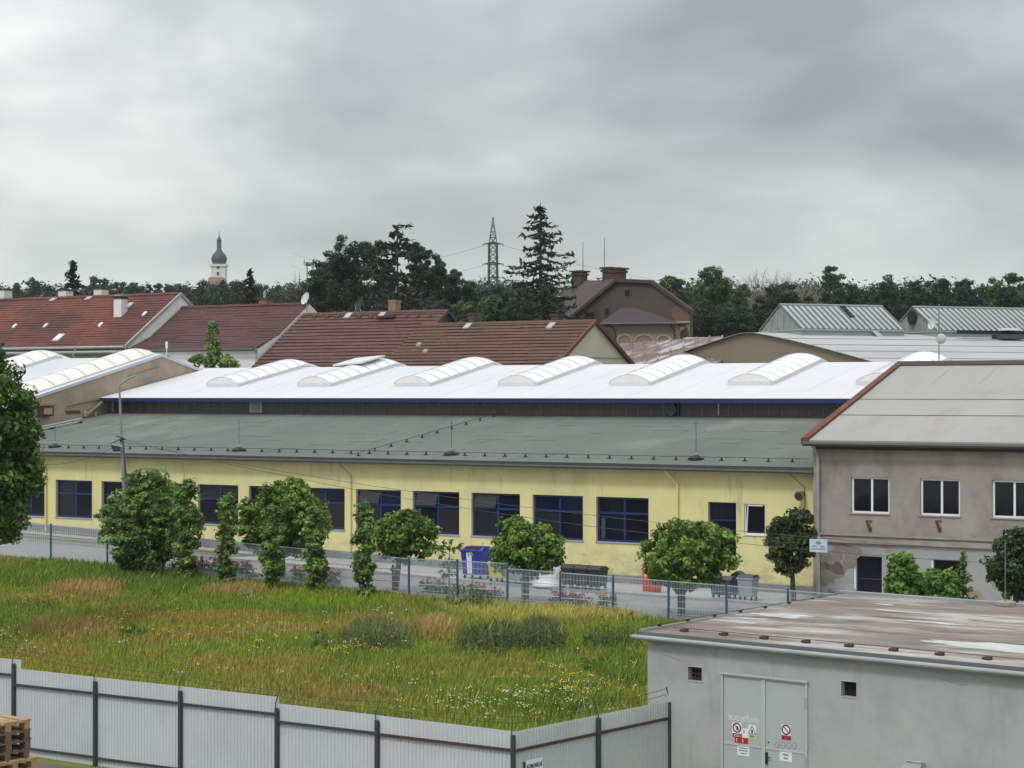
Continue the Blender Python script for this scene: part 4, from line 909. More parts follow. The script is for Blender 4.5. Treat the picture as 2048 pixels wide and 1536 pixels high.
pL = [1030, 758, 558, 365, 195, 32, -115, -250, -375]
post_info = []
for i in range(len(pL) - 1):
    (q, _), (p, _) = onL(pL[i]), onL(pL[i + 1])
    x0, x1 = pL[i + 1], pL[i]
    if x0 == 32: xs_ = [(43, 195)]
    elif x0 == -115: xs_ = [(-115, 43)]
    else: xs_ = [(x0, x1)]
    for (u0, u1) in xs_:
        a_, _ = onL(u0); b_, _ = onL(u1)
        corr_panel(a_, b_, zpx(ftop(u0 + .5), a_.y), zpx(ftop(u1 - .5), b_.y), CZ - 8.3, True)
pR = [1030, 1192, 1336]
for i in range(2):
    a_, _ = onR(pR[i]); b_, _ = onR(pR[i + 1]); corr_panel(a_, b_, zpx(ftop(pR[i] + .5), a_.y), zpx(ftop(pR[i + 1] - .5), b_.y), CZ - 8.3, True)
def fbox(mb, c, d, w, t, z0, z1):
    n = Vector((-d.y, d.x)); P = [c + d * (-w / 2) + n * (-t / 2), c + d * (w / 2) + n * (-t / 2), c + d * (w / 2) + n * (t / 2), c + d * (-w / 2) + n * (t / 2)]
    mb.hexa([(p.x, p.y, z0) for p in P], [(p.x, p.y, z1) for p in P])
def rail(p, q, zp, zq, m, off):
    d = (q - p).normalized(); n = Vector((-d.y, d.x)); 
    if n.y > 0: n = -n
    a_, b_ = p + n * off, q + n * off; w = .018
    P = [a_ - n * w, b_ - n * w, b_ + n * w, a_ + n * w]; Zs = [zp, zq, zq, zp]
    mb = MB(); mb.hexa([(P[i].x, P[i].y, Zs[i] - .028) for i in range(4)], [(P[i].x, P[i].y, Zs[i] + .028) for i in range(4)]); mb.build('rail', m, cf)
tips = []
for i, px in enumerate(pL):
    c, _ = onL(px); n = Vector((uL.y, -uL.x)); n = n if n.y < 0 else -n
    ztop = zpx(ftop(px if px != 558 else 560), c.y)
    c2 = c + n * .065; mb = MB(); fbox(mb, c2, uL, .078, .06, CZ - 8.3, ztop - (.09 if i else .06)); mb.build('post', 'steel', cf)
    lean = Vector((-.02, .0)) if i == 0 else Vector((.05, .03))
    tp = (c2.x + lean.x * 1.1, c2.y + .08, ztop + .30); tips.append((px, tp))
    mb = MB(); mb.tube([(c2.x - .03, c2.y + .0, ztop - .35), (c2.x - .028, c2.y + .03, ztop + .02), tp], .011, 5); mb.build('spike', 'steel', cf)
for i in range(len(pL) - 1):
    q, _ = onL(pL[i]); p, _ = onL(pL[i + 1]); m_ = 'steelrust' if i == 0 else 'steel'
    t0, t1 = ftop(pL[i + 1] + 11.5), ftop(pL[i] - .5)
    zp, zq = zpx(t0, p.y), zpx(t1, q.y)
    rail(p, q, zp - .36, zq - .36, m_, .055); rail(p, q, zp - 1.78, zq - 1.78, m_, .055)
tr_ = [(1030, tips[0][1])]
for i, px in enumerate(pR[1:]):
    c, _ = onR(px); n = Vector((uR.y, -uR.x)); n = n if n.x > 0 else -n; ztop = zpx(ftop(px), c.y)
    c2 = c + n * .065; mb = MB(); fbox(mb, c2, uR, .085, .075, CZ - 8.3, ztop - .02 - .03 * (i == 0)); mb.build('post', 'steel', cf)
    tp = (c2.x - .09, c2.y + .02, ztop + .29); tr_.append((px, tp))
    mb = MB(); mb.tube([(c2.x - .0, c2.y, ztop - .2), (c2.x - .01, c2.y, ztop + .02), tp], .014, 5); mb.build('spike', 'steel', cf)
for i in range(2):
    p, _ = onR(pR[i]); q, _ = onR(pR[i + 1]); n = Vector((uR.y, -uR.x)); 
    a_, b_ = p + n * .055, q + n * .055; zp, zq = zpx(ftop(pR[i] + .5), p.y) - .36, zpx(ftop(pR[i + 1] - .5), q.y) - .36
    for dz in (0, -1.42):
        mb = MB(); w = n * .018; mb.hexa([(a_.x - w.x, a_.y - w.y, zp + dz - .028), (b_.x - w.x, b_.y - w.y, zq + dz - .028), (b_.x + w.x, b_.y + w.y, zq + dz - .028), (a_.x + w.x, a_.y + w.y, zp + dz - .028)], [(a_.x - w.x, a_.y - w.y, zp + dz + .028), (b_.x - w.x, b_.y - w.y, zq + dz + .028), (b_.x + w.x, b_.y + w.y, zq + dz + .028), (a_.x + w.x, a_.y + w.y, zp + dz + .028)]); mb.build('rail', 'steelrust', cf)
def barbed(pts_, f):
    mb = MB()
    for (x0, t0), (x1, t1) in zip(pts_[:-1], pts_[1:]):
        P = []
        for j in range(9):
            q = j / 8; P.append((t0[0] + (t1[0] - t0[0]) * q, t0[1] + (t1[1] - t0[1]) * q, t0[2] * (1 - q) + t1[2] * q - f - .05 * 4 * q * (1 - q)))
        mb.tube(P, .0045, 4)
        for j in range(18):
            q = (j + .5) / 18; c = (t0[0] + (t1[0] - t0[0]) * q, t0[1] + (t1[1] - t0[1]) * q, t0[2] * (1 - q) + t1[2] * q - f - .05 * 4 * q * (1 - q)); mb.tube([(c[0] - .012, c[1], c[2] - .018), (c[0] + .012, c[1], c[2] + .018)], .003, 3)
    mb.build('barbed_wire', 'steel', cf)
for f in (.03, .15): barbed(tips, f); barbed(tr_, f)
# notice on the fence, turned like the right-hand leg
Cfr = Frame(Cc.x, Cc.y, uR.x, uR.y)
def C_at(px): return onR(px)[1]
cd = -.06
t = thing('notice_board', 'white notice with dark blue capitals fixed beside the corner fence post', 'sign', Cfr.P(C_at(1062), cd, zpx(1525, 36.8)))
a0, a1 = C_at(1046), C_at(1080); Yc = 36.9; zt0 = zpx(1512, Yc) + .01
mb = MB(Cfr); mb.box(a0, a1, cd - .012, cd, zt0 - .62, zt0); mb.build('board', 'paper', t)
mb = MB(Cfr); mb.box(a0 - .02, a0 - .003, cd - .01, cd + .04, zt0 - .62, zt0 - .02); mb.build('bracket', 'steel', t)
text('KOMUNÁLNÍ', t, Cfr, (a0 + a1) / 2, cd - .015, zt0 - .125, .118, 'inkblue', bold=.004, sx=.66)
text('ODPAD', t, Cfr, (a0 + a1) / 2, cd - .015, zt0 - .265, .10, 'inkblue', bold=.003, sx=.7)

# ------------------------------------------------------------------ pallets
def pallet(loc, yaw, label, wm):
    t = thing('pallet', label, 'pallet', loc, 'pallets stacked by the fence')
    base = Vector(loc)
    def put(name, x0, x1, y0, y1, z0, z1):
        mb = MB(); mb.v = []; mb.hexa([(x0, y0, z0), (x1, y0, z0), (x1, y1, z0), (x0, y1, z0)], [(x0, y0, z1), (x1, y0, z1), (x1, y1, z1), (x0, y1, z1)])
        mb.v = [(v[0] + base.x, v[1] + base.y, v[2] + base.z) for v in mb.v]; return mb.build(name, wm, t)
    for i in range(5): y = -.4 + i * .1675; put('deck_board', -.6, .6, y, y + (.145 if i % 2 == 0 else .1), .122, .144)
    for x in (-.6, -.0725, .455): put('stringer_board', x, x + .145, -.4, .4, .1, .1215)
    for x in (-.6, -.0725, .455):
        for y in (-.4, -.05, .3): put('block', x, x + .145, y, y + .1, .022, .0995)
    for y in (-.4, -.05, .3): put('skid_board', -.6, .6, y, y + .1, 0, .0215)
    t.rotation_euler = (0, 0, yaw); return t
# the stack: pale new pallets over weathered ones, shifted tiers
sxp, syp = IMG(-31, 1480, 29.2)[:2]
ztop_ = zpx(1440, 29.0); nP = int((ztop_ - (CZ - 8.24)) / .146)
zb = ztop_ - nP * .146
tiers = ['second', 'third', 'fourth', 'fifth', 'sixth', 'seventh']
yaw0 = math.radians(-38)
pa = None; pb = None
for k in range(nP):
    fromtop = nP - 1 - k; old = fromtop in (1, 2, 3); shift = .0 if fromtop < 4 else .11
    lab = 'fresh pale pallet on top of the stack' if fromtop == 0 else ('weathered grey brown pallet, %s from the top of the stack' % tiers[fromtop - 1] if old else ('orange brown pallet, %s from the top of the stack' % tiers[fromtop - 1] if fromtop <= 6 else 'orange brown pallet low in the stack'))
    loc = (sxp + shift + random.uniform(-.012, .012), syp + random.uniform(-.012, .012), zb + k * .146); yw = yaw0 + random.uniform(-.012, .012)
    src = pb if old else pa
    if src is None:
        o = pallet(loc, yw, lab, M['woodold'] if old else M['wood'])
        if old: pb = o
        else: pa = o
    else: dup_tree(src, loc, yw, label=lab)
# cribbed ground under the stack is the yard itself

# ------------------------------------------------------------------ blue mesh fence along the road
mf = thing('mesh_fence', 'blue welded mesh fence with steel posts between meadow and road', 'fence', A.P(25, -11.3, CZ - 7.2))
posts = [-2.4, .6, 3.6, 6.65, 9.69, 12.72, 15.6, 18.5, 20.65, 22.8, 24.9, 27.03, 29.07, 31.11, 33.2, 35.21, 37.26, 39.33, 41.45, 43.5]
def mtop(a): return (CZ - 5.22 - max(0, a - 9.7) * .034) if a < 28 else (CZ - 5.79 if a < 31.12 else CZ - 5.96 - .02 * (a - 31.1))
p0_ = None; firstp = None
for i, a in enumerate(posts):
    x, y, _ = A.P(a, -11.3, 0); g = gz(x, y); zt_ = max(mtop(a - .01), mtop(a + .01)) + .06
    mb = MB(A); mb.box(a - .03, a + .03, -11.33, -11.27, g - .1, zt_); mb.build('post', 'fencegreen', mf)
for i in range(len(posts) - 1):
    a0, a1 = posts[i], posts[i + 1]; 
    if a0 < 9: hgt = .75
    z1 = mtop((a0 + a1) / 2); x, y, _ = A.P((a0 + a1) / 2, -11.3, 0); g = gz(x, y); z0 = g + .06
    mb = MB(A); r = .0042; s0, s1 = mtop(a0 + .02), mtop(a1 - .02)
    nz = 6
    for j in range(nz + 1):
        f_ = j / nz; zz0 = z0 + (s0 - z0) * f_; zz1 = z0 + (s1 - z0) * f_; rr = .012 if j in (0, 2, 4, 6) else .006
        mb.hexa([(a0, -11.3 - rr, zz0 - rr), (a1, -11.3 - rr, zz1 - rr), (a1, -11.3 + rr, zz1 - rr), (a0, -11.3 + rr, zz0 - rr)], [(a0, -11.3 - rr, zz0 + rr), (a1, -11.3 - rr, zz1 + rr), (a1, -11.3 + rr, zz1 + rr), (a0, -11.3 + rr, zz0 + rr)])
    nv = int((a1 - a0) / (.055 if a0 > 17 else .11))
    for j in range(1, nv):
        a = a0 + (a1 - a0) * j / nv; zt2 = s0 + (s1 - s0) * j / nv; mb.box(a - r, a + r, -11.3 - r - .006, -11.3 + r - .006, z0, zt2 + .02)
    mb.build('mesh_panel', 'fencewire', mf)

# ------------------------------------------------------------------ bins and containers
def gat(px, d): x, y = A.at(px, d); return A.S(px, d), gz(x, y)
PV = .12
def container(px, d, wid, dep, h, m, label, name='waste_container', lid='open', lidm=None, cat='container', sticker_=False):
    a, g = gat(px, d); g += PV; t = thing(name, label, cat, A.P(a, d, g))
    mb = MB(A); w, e = wid / 2, dep / 2
    mb.hexa([(a - w * .86, d - e * .8, g + .16), (a + w * .86, d - e * .8, g + .16), (a + w * .86, d + e * .8, g + .16), (a - w * .86, d + e * .8, g + .16)], [(a - w, d - e, g + h * .86), (a + w, d - e, g + h * .86), (a + w, d + e, g + h * .86), (a - w, d + e, g + h * .86)]); mb.build('body', m, t)
    mb = MB(A); frame_rect_h(mb, a - w - .03, a + w + .03, d - e - .03, d + e + .03, g + h * .86, g + h * .92, .07); mb.build('rim', m, t)
    if lid == 'slot':
        mb = MB(A); mb.hexa([(a - w, d - e, g + h * .92), (a + w, d - e, g + h * .92), (a + w, d + e, g + h * .92), (a - w, d + e, g + h * .92)], [(a - w * .9, d - e * .2, g + h * 1.02), (a + w * .9, d - e * .2, g + h * 1.02), (a + w * .9, d + e * .8, g + h * 1.02), (a - w * .9, d + e * .8, g + h * 1.02)]); l_ = mb.build('lid', lidm or m, t)
        mb = MB(A); mb.hexa([(a - w * .8, d - e * .95, g + h * .925), (a + w * .72, d - e * .95, g + h * .925), (a + w * .72, d - e * .85, g + h * .925), (a - w * .8, d - e * .85, g + h * .925)], [(a - w * .74, d - e * .42, g + h * 1.008), (a + w * .66, d - e * .42, g + h * 1.008), (a + w * .66, d - e * .32, g + h * 1.02), (a - w * .74, d - e * .32, g + h * 1.02)]); mb.build('opening', 'dark', l_)
    else:
        mb = MB(A); n = 7; prof = [(a - w * 1.02, d - e * 1.02 * math.cos(math.pi * j / n), g + h * .92 + h * .12 * math.sin(math.pi * j / n)) for j in range(n + 1)]; mb.prism(prof, (wid * 1.02, 0, 0)); mb.build('lid', lidm or m, t)
    for sx_ in (-1, 1):
        for sy_ in (-1, 1):
            mb = MB(A); c = (a + sx_ * w * .75, d + sy_ * e * .7, g + .08); mb.tube([(c[0] - .02, c[1], c[2]), (c[0] + .02, c[1], c[2])], .08, 10); mb.build('wheel', 'black', t)
    if sticker_: 
        mb = MB(A); mb.hexa([(a - w * .42, d - e * .86, g + .22), (a + w * .02, d - e * .86, g + .22), (a + w * .02, d - e * .84, g + .22), (a - w * .42, d - e * .84, g + .22)], [(a - w * .46, d - e * 1.012, g + h * .84), (a + w * .04, d - e * 1.012, g + h * .84), (a + w * .04, d - e * 1.0, g + h * .84), (a - w * .46, d - e * 1.0, g + h * .84)]); mb.build('notice', 'paper', t)
    return t
def frame_rect_h(mb, a0, a1, d0, d1, z0, z1, w):
    mb.box(a0, a1, d0, d0 + w, z0, z1); mb.box(a0, a1, d1 - w, d1, z0, z1); mb.box(a0, a0 + w, d0 + w, d1 - w, z0, z1); mb.box(a1 - w, a1, d0 + w, d1 - w, z0, z1)
container(953, -3.3, .98, .8, 1.25, 'binblue', 'blue waste paper container with open lid and white notice', lid='slot', sticker_=True)
container(999, -3.7, .65, .65, .8, 'binyel', 'yellow waste container beside the blue one')
t = container(1044, -3.8, 1.2, .8, .75, 'bingrey', 'low grey green container between yellow and white ones'); 
# white bell container
a, g = gat(1099, -3.8); g += PV
t = thing('bottle_bank', 'white bell shaped glass container on the pavement', 'container', A.P(a, -3.8, g))
mb = MB(A); mb.lathe((a, -3.8, g), [(.66, 0), (.66, .1), (.60, .14), (.58, .35), (.50, .75), (.38, 1.05), (.22, 1.22), (.08, 1.27)], 20); mb.build('body', 'binwhite', t, smooth=True)
mb = MB(A); mb.tube([(a - .1, -3.8, g + 1.25), (a - .06, -3.8, g + 1.42), (a + .06, -3.8, g + 1.42), (a + .1, -3.8, g + 1.25)], .035, 6); mb.build('lifting_eye', 'binwhite', t)
mb = MB(A); mb.box(a - .45, a - .2, -4.42, -4.30, g + .45, g + .62); mb.build('slot', 'dark', t)
for i, px in enumerate((1143, 1169, 1195)):
    container(px, -4.0, .52, .72, .88, 'binblack', ['leftmost of the three black bins, next to the white bell', 'middle of the three black bins', 'rightmost of the three black bins'][i] + ' on the pavement', name='wheelie_bin', cat='bin')
# red litter post with round body
a, g = gat(1303, -3.4); g += PV
t = thing('red_container', 'red collection box with a sloping cap and orange sticker on the pavement', 'container', A.P(a, -3.4, g))
mb = MB(A); mb.box(a - .28, a - .02, -3.6, -3.2, g, g + 1.0); mb.hexa([(a - .32, -3.65, g + 1.0), (a + .05, -3.65, g + 1.0), (a + .05, -3.15, g + 1.0), (a - .32, -3.15, g + 1.0)], [(a - .2, -3.5, g + 1.12), (a + .0, -3.5, g + 1.12), (a + .0, -3.3, g + 1.12), (a - .2, -3.3, g + 1.12)]); mb.build('body', 'red', t)
mb = MB(A); mb.lathe((a + .12, -3.4, g), [(.25, 0), (.27, .2), (.26, .5), (.16, .66), (.05, .72)], 14); mb.build('drum', 'red', t, smooth=True)
mb = MB(A); mb.lathe((a - .13, -3.62, g + .5), [(.02, 0), (.08, .06), (.09, .14), (.05, .2)], 12); mb.build('sticker', 'orange', t)
container(1448, -3.8, .85, .7, .80, 'bindark', 'dark anthracite container right of the big round maple')
container(1496, -3.9, .58, .62, .92, 'binlight', 'light grey bin with dark lid and small white label', name='wheelie_bin', cat='bin', lidm='bindark', sticker_=False)
a, g = gat(1478, -2.0)
t = thing('open_drum', 'black drum lying with its open mouth toward the street above the bins', 'drum', A.P(a, -1.4, g + .9))
mb = MB(A); z = A.Z(1478, 1160, -2.2); mb.tube([(a - .35, -1.2, z + .0), (a, -2.2, z)], [.26, .30], 16); mb.build('body', 'binblack', t)
mb = MB(A); mb.tube([(a + .005, -2.205, z), (a + .012, -2.23, z)], [.25, .25], 16); mb.build('mouth', 'dark', t)
mb = MB(A); mb.box(a - .25, a + .1, -2.0, -1.2, g + PV, z - .24); mb.build('stand', 'bindark', t)

# sign on post at the end of the fence
a = A.S(1638, -8.2); x, y, _ = A.P(a, -8.2, 0); g = gz(x, y)
t = thing('street_sign', 'pale blue sign board on a thin post before the beige building corner', 'sign', (x, y, g))
z0, z1 = A.Z(1638, 1104, -8.2), A.Z(1638, 1078, -8.2); w_ = .31
mb = MB(A); mb.tube([(a, -8.2, g - .1), (a, -8.2, A.Z(1638, 1066, -8.2))], .03, 8); mb.build('post', 'pole', t)
mb = MB(A); mb.box(a - w_, a + w_, -8.27, -8.245, z0, z1); bd_ = mb.build('board', 'signblue', t)
mb = MB(A); mb.prism([(a + .1 * math.cos(w), -8.273, (z1 - .12) + .055 * math.sin(w)) for w in np.linspace(0, 2 * math.pi, 11)[:-1]], (0, -.003, 0)); mb.build('emblem', 'inkmid', bd_)
for q0, q1, zz in ((-.22, -.06, .20), (.05, .22, .195), (-.24, -.12, .10), (-.1, .24, .11)):
    mb = MB(A); mb.box(a + q0, a + q1, -8.276, -8.272, z0 + zz - .02, z0 + zz + .015); mb.build('print', 'inkmid', bd_)
mb = MB(A); mb.box(a - .05, a + .05, -8.24, -8.16, z1 - .06, z1 + .08); mb.build('bracket', 'zinc', t)

# street lamp: wooden pole with steel arm, plus floodlight
dl_ = -9.0; a = A.S(252, dl_); x, y, _ = A.P(a, dl_, 0); g = gz(x, y); LX, LY = x, y
t = thing('street_lamp', 'tall grey street lamp with curved arm rising from the left shrub', 'street lamp', (x, y, g))
Yp = y
pt_ = lambda px, py, dy=0: IMG(px, py, Yp + dy)
mb = MB(); mb.tube([(x, y, g), pt_(249, 1000), pt_(243, 890), pt_(240, 800), pt_(238.5, 775), pt_(241, 768), pt_(250, 762), pt_(262, 754), pt_(272, 751.5)], [.075, .07, .06, .045, .04, .04, .038, .035, .033], 8); mb.build('pole', 'pole', t)
mb = MB(); c = Vector(pt_(283, 750.5)); rbox(mb, c, .58, .18, .10, 0, 0); mb.build('lamp_head', 'zinc', t)
mb = MB(); rbox(mb, c - Vector((0, 0, .065)), .42, .13, .03); mb.build('lens', 'whitef', t)
t = thing('utility_pole', 'weathered twin pole strapped to the lamp with a cross arm for wires', 'pole', (x + .17, y + .1, g))
mb = MB(); mb.tube([(x + .19, y + .1, g), IMG(253.5, 985, Yp + .1), IMG(245, 882, Yp + .1)], [.09, .075, .06], 8); mb.build('pole', 'postwood', t)
mb = MB(); mb.tube([IMG(233, 872, Yp - .15), IMG(252, 879, Yp - .15)], .03, 5); mb.tube([IMG(240, 882, Yp - .05), IMG(248, 876, Yp - .05)], .06, 5); mb.build('cross_arm', 'steel', t)
t = thing('floodlight', 'square grey floodlight tilted down on the lamp pole above the yellow wall', 'floodlight', IMG(232, 893, Yp - .1))
mb = MB(); c = [IMG(px_, py_, Yp - .25) for px_, py_ in ((219, 888), (244, 893), (241, 903), (226, 904))]
c2 = [IMG(px_, py_, Yp + .1) for px_, py_ in ((221, 887), (244, 889), (243, 896), (228, 896))]; mb.hexa(c, c2); mb.build('housing', 'moncurb', t)
mb = MB(); mb.tube([IMG(219, 889, Yp - .2), IMG(236, 880, Yp - .1), IMG(247, 878, Yp)], .022, 5); mb.build('bracket', 'steel', t)
mb = MB(); cc = [Vector(p) + Vector((0, -.02, 0)) for p in c]; m_c = sum(cc, Vector()) / 4; mb.poly([tuple(m_c + (p - m_c) * .82 + Vector((0, -.01, 0))) for p in cc]); mb.build('lens', 'glassb', t)
# wires
def wires(name, label, spans, r):
    t = thing(name, label, 'wires', spans[0][0])
    for p, q, sag in spans:
        P = [tuple(p[i] + (q[i] - p[i]) * s_ / 16 - (sag * 4 * (s_ / 16) * (1 - s_ / 16) if i == 2 else 0) for i in range(3)) for s_ in range(17)]
        mb = MB(); mb.tube(P, r, 4); mb.build('wire', 'wire' if r < .02 else 'wire', t)
top = Vector(IMG(247, 879, Yp))
wires('overhead_wires', 'two thin wires drooping across the yellow wall from the lamp pole', [(tuple(top), A.P(47, -7.5, CZ - 5.35), .75), (tuple(top + Vector((0, 0, -.1))), A.P(47, -7.0, CZ - 5.0), .55)], .008)
wires('overhead_wires', 'thin wire from the lamp pole leftward above the felt roof eaves', [(IMG(236, 890, Yp), IMG(60, 925, 86), .35)], .012)

# ------------------------------------------------------------------ row of old houses behind
def house(name, label, prof, s0, s1, tile, wallm, gablem, zg=CZ - 3.3, verge=None, course=.34, vergem='rustdark', gable_over=.0, left=True, nose=.13):
    """prof: list of (d, z) over the roof from the near eave over the ridge to the far eave"""
    t = thing(name, label, 'house', A.P((s0 + s1) / 2, prof[len(prof) // 2][0], zg))
    (d0, z0) = prof[0]; (d1, z1) = prof[-1]
    mb = MB(A); w0 = d0 + .35; w1 = d1 - .35
    mb.poly([(s0, w0, zg), (s1, w0, zg), (s1, w0, z0 + .05), (s0, w0, z0 + .05)]); mb.poly([(s0, w1, zg), (s0, w1, z1 + .05), (s1, w1, z1 + .05), (s1, w1, zg)])
    mb.build('wall', wallm, t)
    gp = [(d, z - .06) for d, z in prof]
    for s_ in ((s1,) if not left else (s0, s1)):
        mb = MB(A)
        mb.prism([(s_ - (.25 if s_ == s1 else 0), w0, zg)] + [(s_ - (.25 if s_ == s1 else 0), min(max(d, w0), w1), z) for d, z in gp] + [(s_ - (.25 if s_ == s1 else 0), w1, zg)], (.25, 0, 0))
        mb.build('gable', gablem, t)
    # stepped courses of tiles
    mb = MB(A); x0, x1 = s0 - .1, s1 + gable_over
    for k in range(len(prof) - 1):
        (da, za), (db, zb) = prof[k], prof[k + 1]
        l = math.hypot(db - da, zb - za); n = max(1, int(l / course)); up = zb > za
        for j in range(n):
            qa, qb = (j / n, (j + 1) / n); pa_ = (da + (db - da) * qa, za + (zb - za) * qa); pb_ = (da + (db - da) * qb, za + (zb - za) * qb)
            h = course * nose; ha, hb = (h, 0) if up else (0, h)
            nb = max(1, int((x1 - x0) / 2.5))
            for b in range(nb):
                xa, xb = x0 + (x1 - x0) * b / nb, x0 + (x1 - x0) * (b + 1) / nb; wv = .012 * math.sin(b * 2.1 + j * 1.3)
                P0_, P1_ = (xa, pa_[0], pa_[1] + ha + wv), (xb, pa_[0], pa_[1] + ha + wv)
                P2_, P3_ = (xb, pb_[0], pb_[1] + hb), (xa, pb_[0], pb_[1] + hb); mb.poly([P0_, P1_, P2_, P3_])
                if up: mb.poly([(xa, pa_[0] + .07, pa_[1] - .02), (xb, pa_[0] + .07, pa_[1] - .02), P1_, P0_])
                else: mb.poly([P3_, P2_, (xb, pb_[0], pb_[1] - .02), (xa, pb_[0], pb_[1] - .02)])
    rf = mb.build('roof', tile, t)
    pk = max(prof, key=lambda q: q[1])
    mb = MB(A); mb.prism([(x0, pk[0] - .2, pk[1] - .06), (x0, pk[0], pk[1] + .10), (x0, pk[0] + .2, pk[1] - .06)], (x1 - x0 + .02, 0, 0)); mb.build('ridge', tile, rf)
    if verge:
        mb = MB(A)
        for k in range(len(prof) - 1):
            (da, za), (db, zb) = prof[k], prof[k + 1]
            mb.hexa([(x1 - .02, da, za - .16), (x1 + verge, da, za - .16), (x1 + verge, db, zb - .16), (x1 - .02, db, zb - .16)], [(x1 - .02, da, za + .08), (x1 + verge, da, za + .08), (x1 + verge, db, zb + .08), (x1 - .02, db, zb + .08)])
        mb.build('verge', vergem, t)
    mb = MB(A); mb.tube([(x0, d0 - .1, z0 - .05), (x1, d0 - .1, z0 - .05)], .09, 7); mb.build('gutter', 'zinc' if name == 'long_house' else 'gutter', t)
    return t, rf
def zprof(prof, d):
    for (a, b), (c, e_) in zip(prof[:-1], prof[1:]):
        if a <= d <= c: return b + (e_ - b) * (d - a) / (c - a)
    return prof[-1][1]
def on_roof(px, py, prof, upto=None):            # where the sight line meets the near slope
    best = None
    for d in np.arange(prof[0][0], (upto or 60), .05):
        z = zprof(prof, d)
        if A.Z(px, py, d) <= z + .03: best = d; break
    d = best if best is not None else prof[1][0]
    return A.S(px, d), d, zprof(prof, d)
def roof_window(root, px, py, prof, w, l, m='monglass', name='roof_window', h=.1):
    a, d, z = on_roof(px, py, prof); sl_ = (zprof(prof, d + .3) - zprof(prof, d - .3)) / .6; e_ = l / 2 / math.hypot(1, sl_)
    mb = MB(A); mb.hexa([(a - w / 2, d - e_, z - e_ * sl_), (a + w / 2, d - e_, z - e_ * sl_), (a + w / 2, d + e_, z + e_ * sl_), (a - w / 2, d + e_, z + e_ * sl_)], [(a - w / 2, d - e_, z - e_ * sl_ + h), (a + w / 2, d - e_, z - e_ * sl_ + h), (a + w / 2, d + e_, z + e_ * sl_ + h), (a - w / 2, d + e_, z + e_ * sl_ + h)]); f = mb.build(name, m, root)
    if w > .5 and m == 'monglass':
        mb = MB(A); k = .8; mb.hexa([(a - w / 2 * k, d - e_ * k, z - e_ * sl_ * k + h + .005), (a + w / 2 * k, d - e_ * k, z - e_ * sl_ * k + h + .005), (a + w / 2 * k, d + e_ * k, z + e_ * sl_ * k + h + .005), (a - w / 2 * k, d + e_ * k, z + e_ * sl_ * k + h + .005)], [(a - w / 2 * k, d - e_ * k, z - e_ * sl_ * k + h + .02), (a + w / 2 * k, d - e_ * k, z - e_ * sl_ * k + h + .02), (a + w / 2 * k, d + e_ * k, z + e_ * sl_ * k + h + .02), (a - w / 2 * k, d + e_ * k, z + e_ * sl_ * k + h + .02)]); mb.build('pane', 'paper', f)
    return f
def chimney(root, px, ybot, ytop, wpx, d, m, cap='rustdark', capover=.1, name='chimney', dep=None):
    a0, a1 = A.S(px - wpx / 2, d), A.S(px + wpx / 2, d); z1 = A.Z(px, ytop, d); z0 = A.Z(px, ybot, d) - 1.2; q = (dep or (a1 - a0)) / 2
    # the photo's width covers both visible faces
    w = (a1 - a0) * .62; am = (a0 + a1) / 2
    mb = MB(A); mb.box(am - w / 2, am + w / 2, d - w / 2, d + w / 2, z0, z1 - .12); ch = mb.build(name, m, root)
    mb = MB(A); c = capover * .6; mb.box(am - w / 2 - c, am + w / 2 + c, d - w / 2 - c, d + w / 2 + c, z1 - .12, z1); mb.build('cap', cap, ch)
    return ch
# house A
pA = [(35, CZ + 3.5), (41, CZ + 7.55), (47, CZ + 3.5)]
hA, rA = house('long_house', 'long house with rust red tile roof, white chimneys and white gable wall', pA, -75, -28.85, 'tileA', 'olive', 'whitew', nose=.07, verge=.12, vergem='zinc')
mb = MB(A); mb.tube([(-75, 34.85, CZ + 3.15), (-28.9, 34.85, CZ + 3.1)], .10, 7); mb.build('snow_pipe', 'zinc', hA)
for px, py in ((15, 585), (128, 591), (202, 587)):
    pass
chimney(hA, 8, 598, 578, 26, 41.6, 'chimwhite'); chimney(hA, 131, 594, 579, 25, 41.8, 'chimwhite'); chimney(hA, 202, 590, 576, 25, 41.8, 'chimwhite')
a, d, z = on_roof(241, 628, pA); 
mb = MB(A); z2 = A.Z(241, 598, d); mb.box(a - .38, a + .38, d - .33, d + .33, z - .4, z2); ch = mb.build('chimney', 'chimwhite', hA); mb = MB(A); mb.box(a - .43, a + .43, d - .38, d + .38, z2, z2 + .16); mb.build('cap', 'black', ch); mb = MB(A); mb.box(a - .36, a + .36, d - .31, d + .31, z2 + .22, z2 + .3); mb.build('cover', 'zinc', ch)
for px, py, w, l in ((108, 598, .5, .7), (179, 596, .5, .7), (258, 612, .45, .7), (117, 676, .65, .9)): roof_window(hA, px, py, pA, w, l)
for px, py in ((29, 653), (91, 652), (201, 650), (289, 628)): roof_window(hA, px, py, pA, .22, .4, 'paper', 'roof_vent', .12)
mb = MB(A); mb.tube([(A.S(150, 34.8), 34.8, CZ + 3.3), (A.S(146, 34.8), 34.8, CZ + 2.9), (A.S(150, 34.9), 35.2, CZ + 2.2)], .06, 6); mb.build('downpipe', 'zinc', hA)
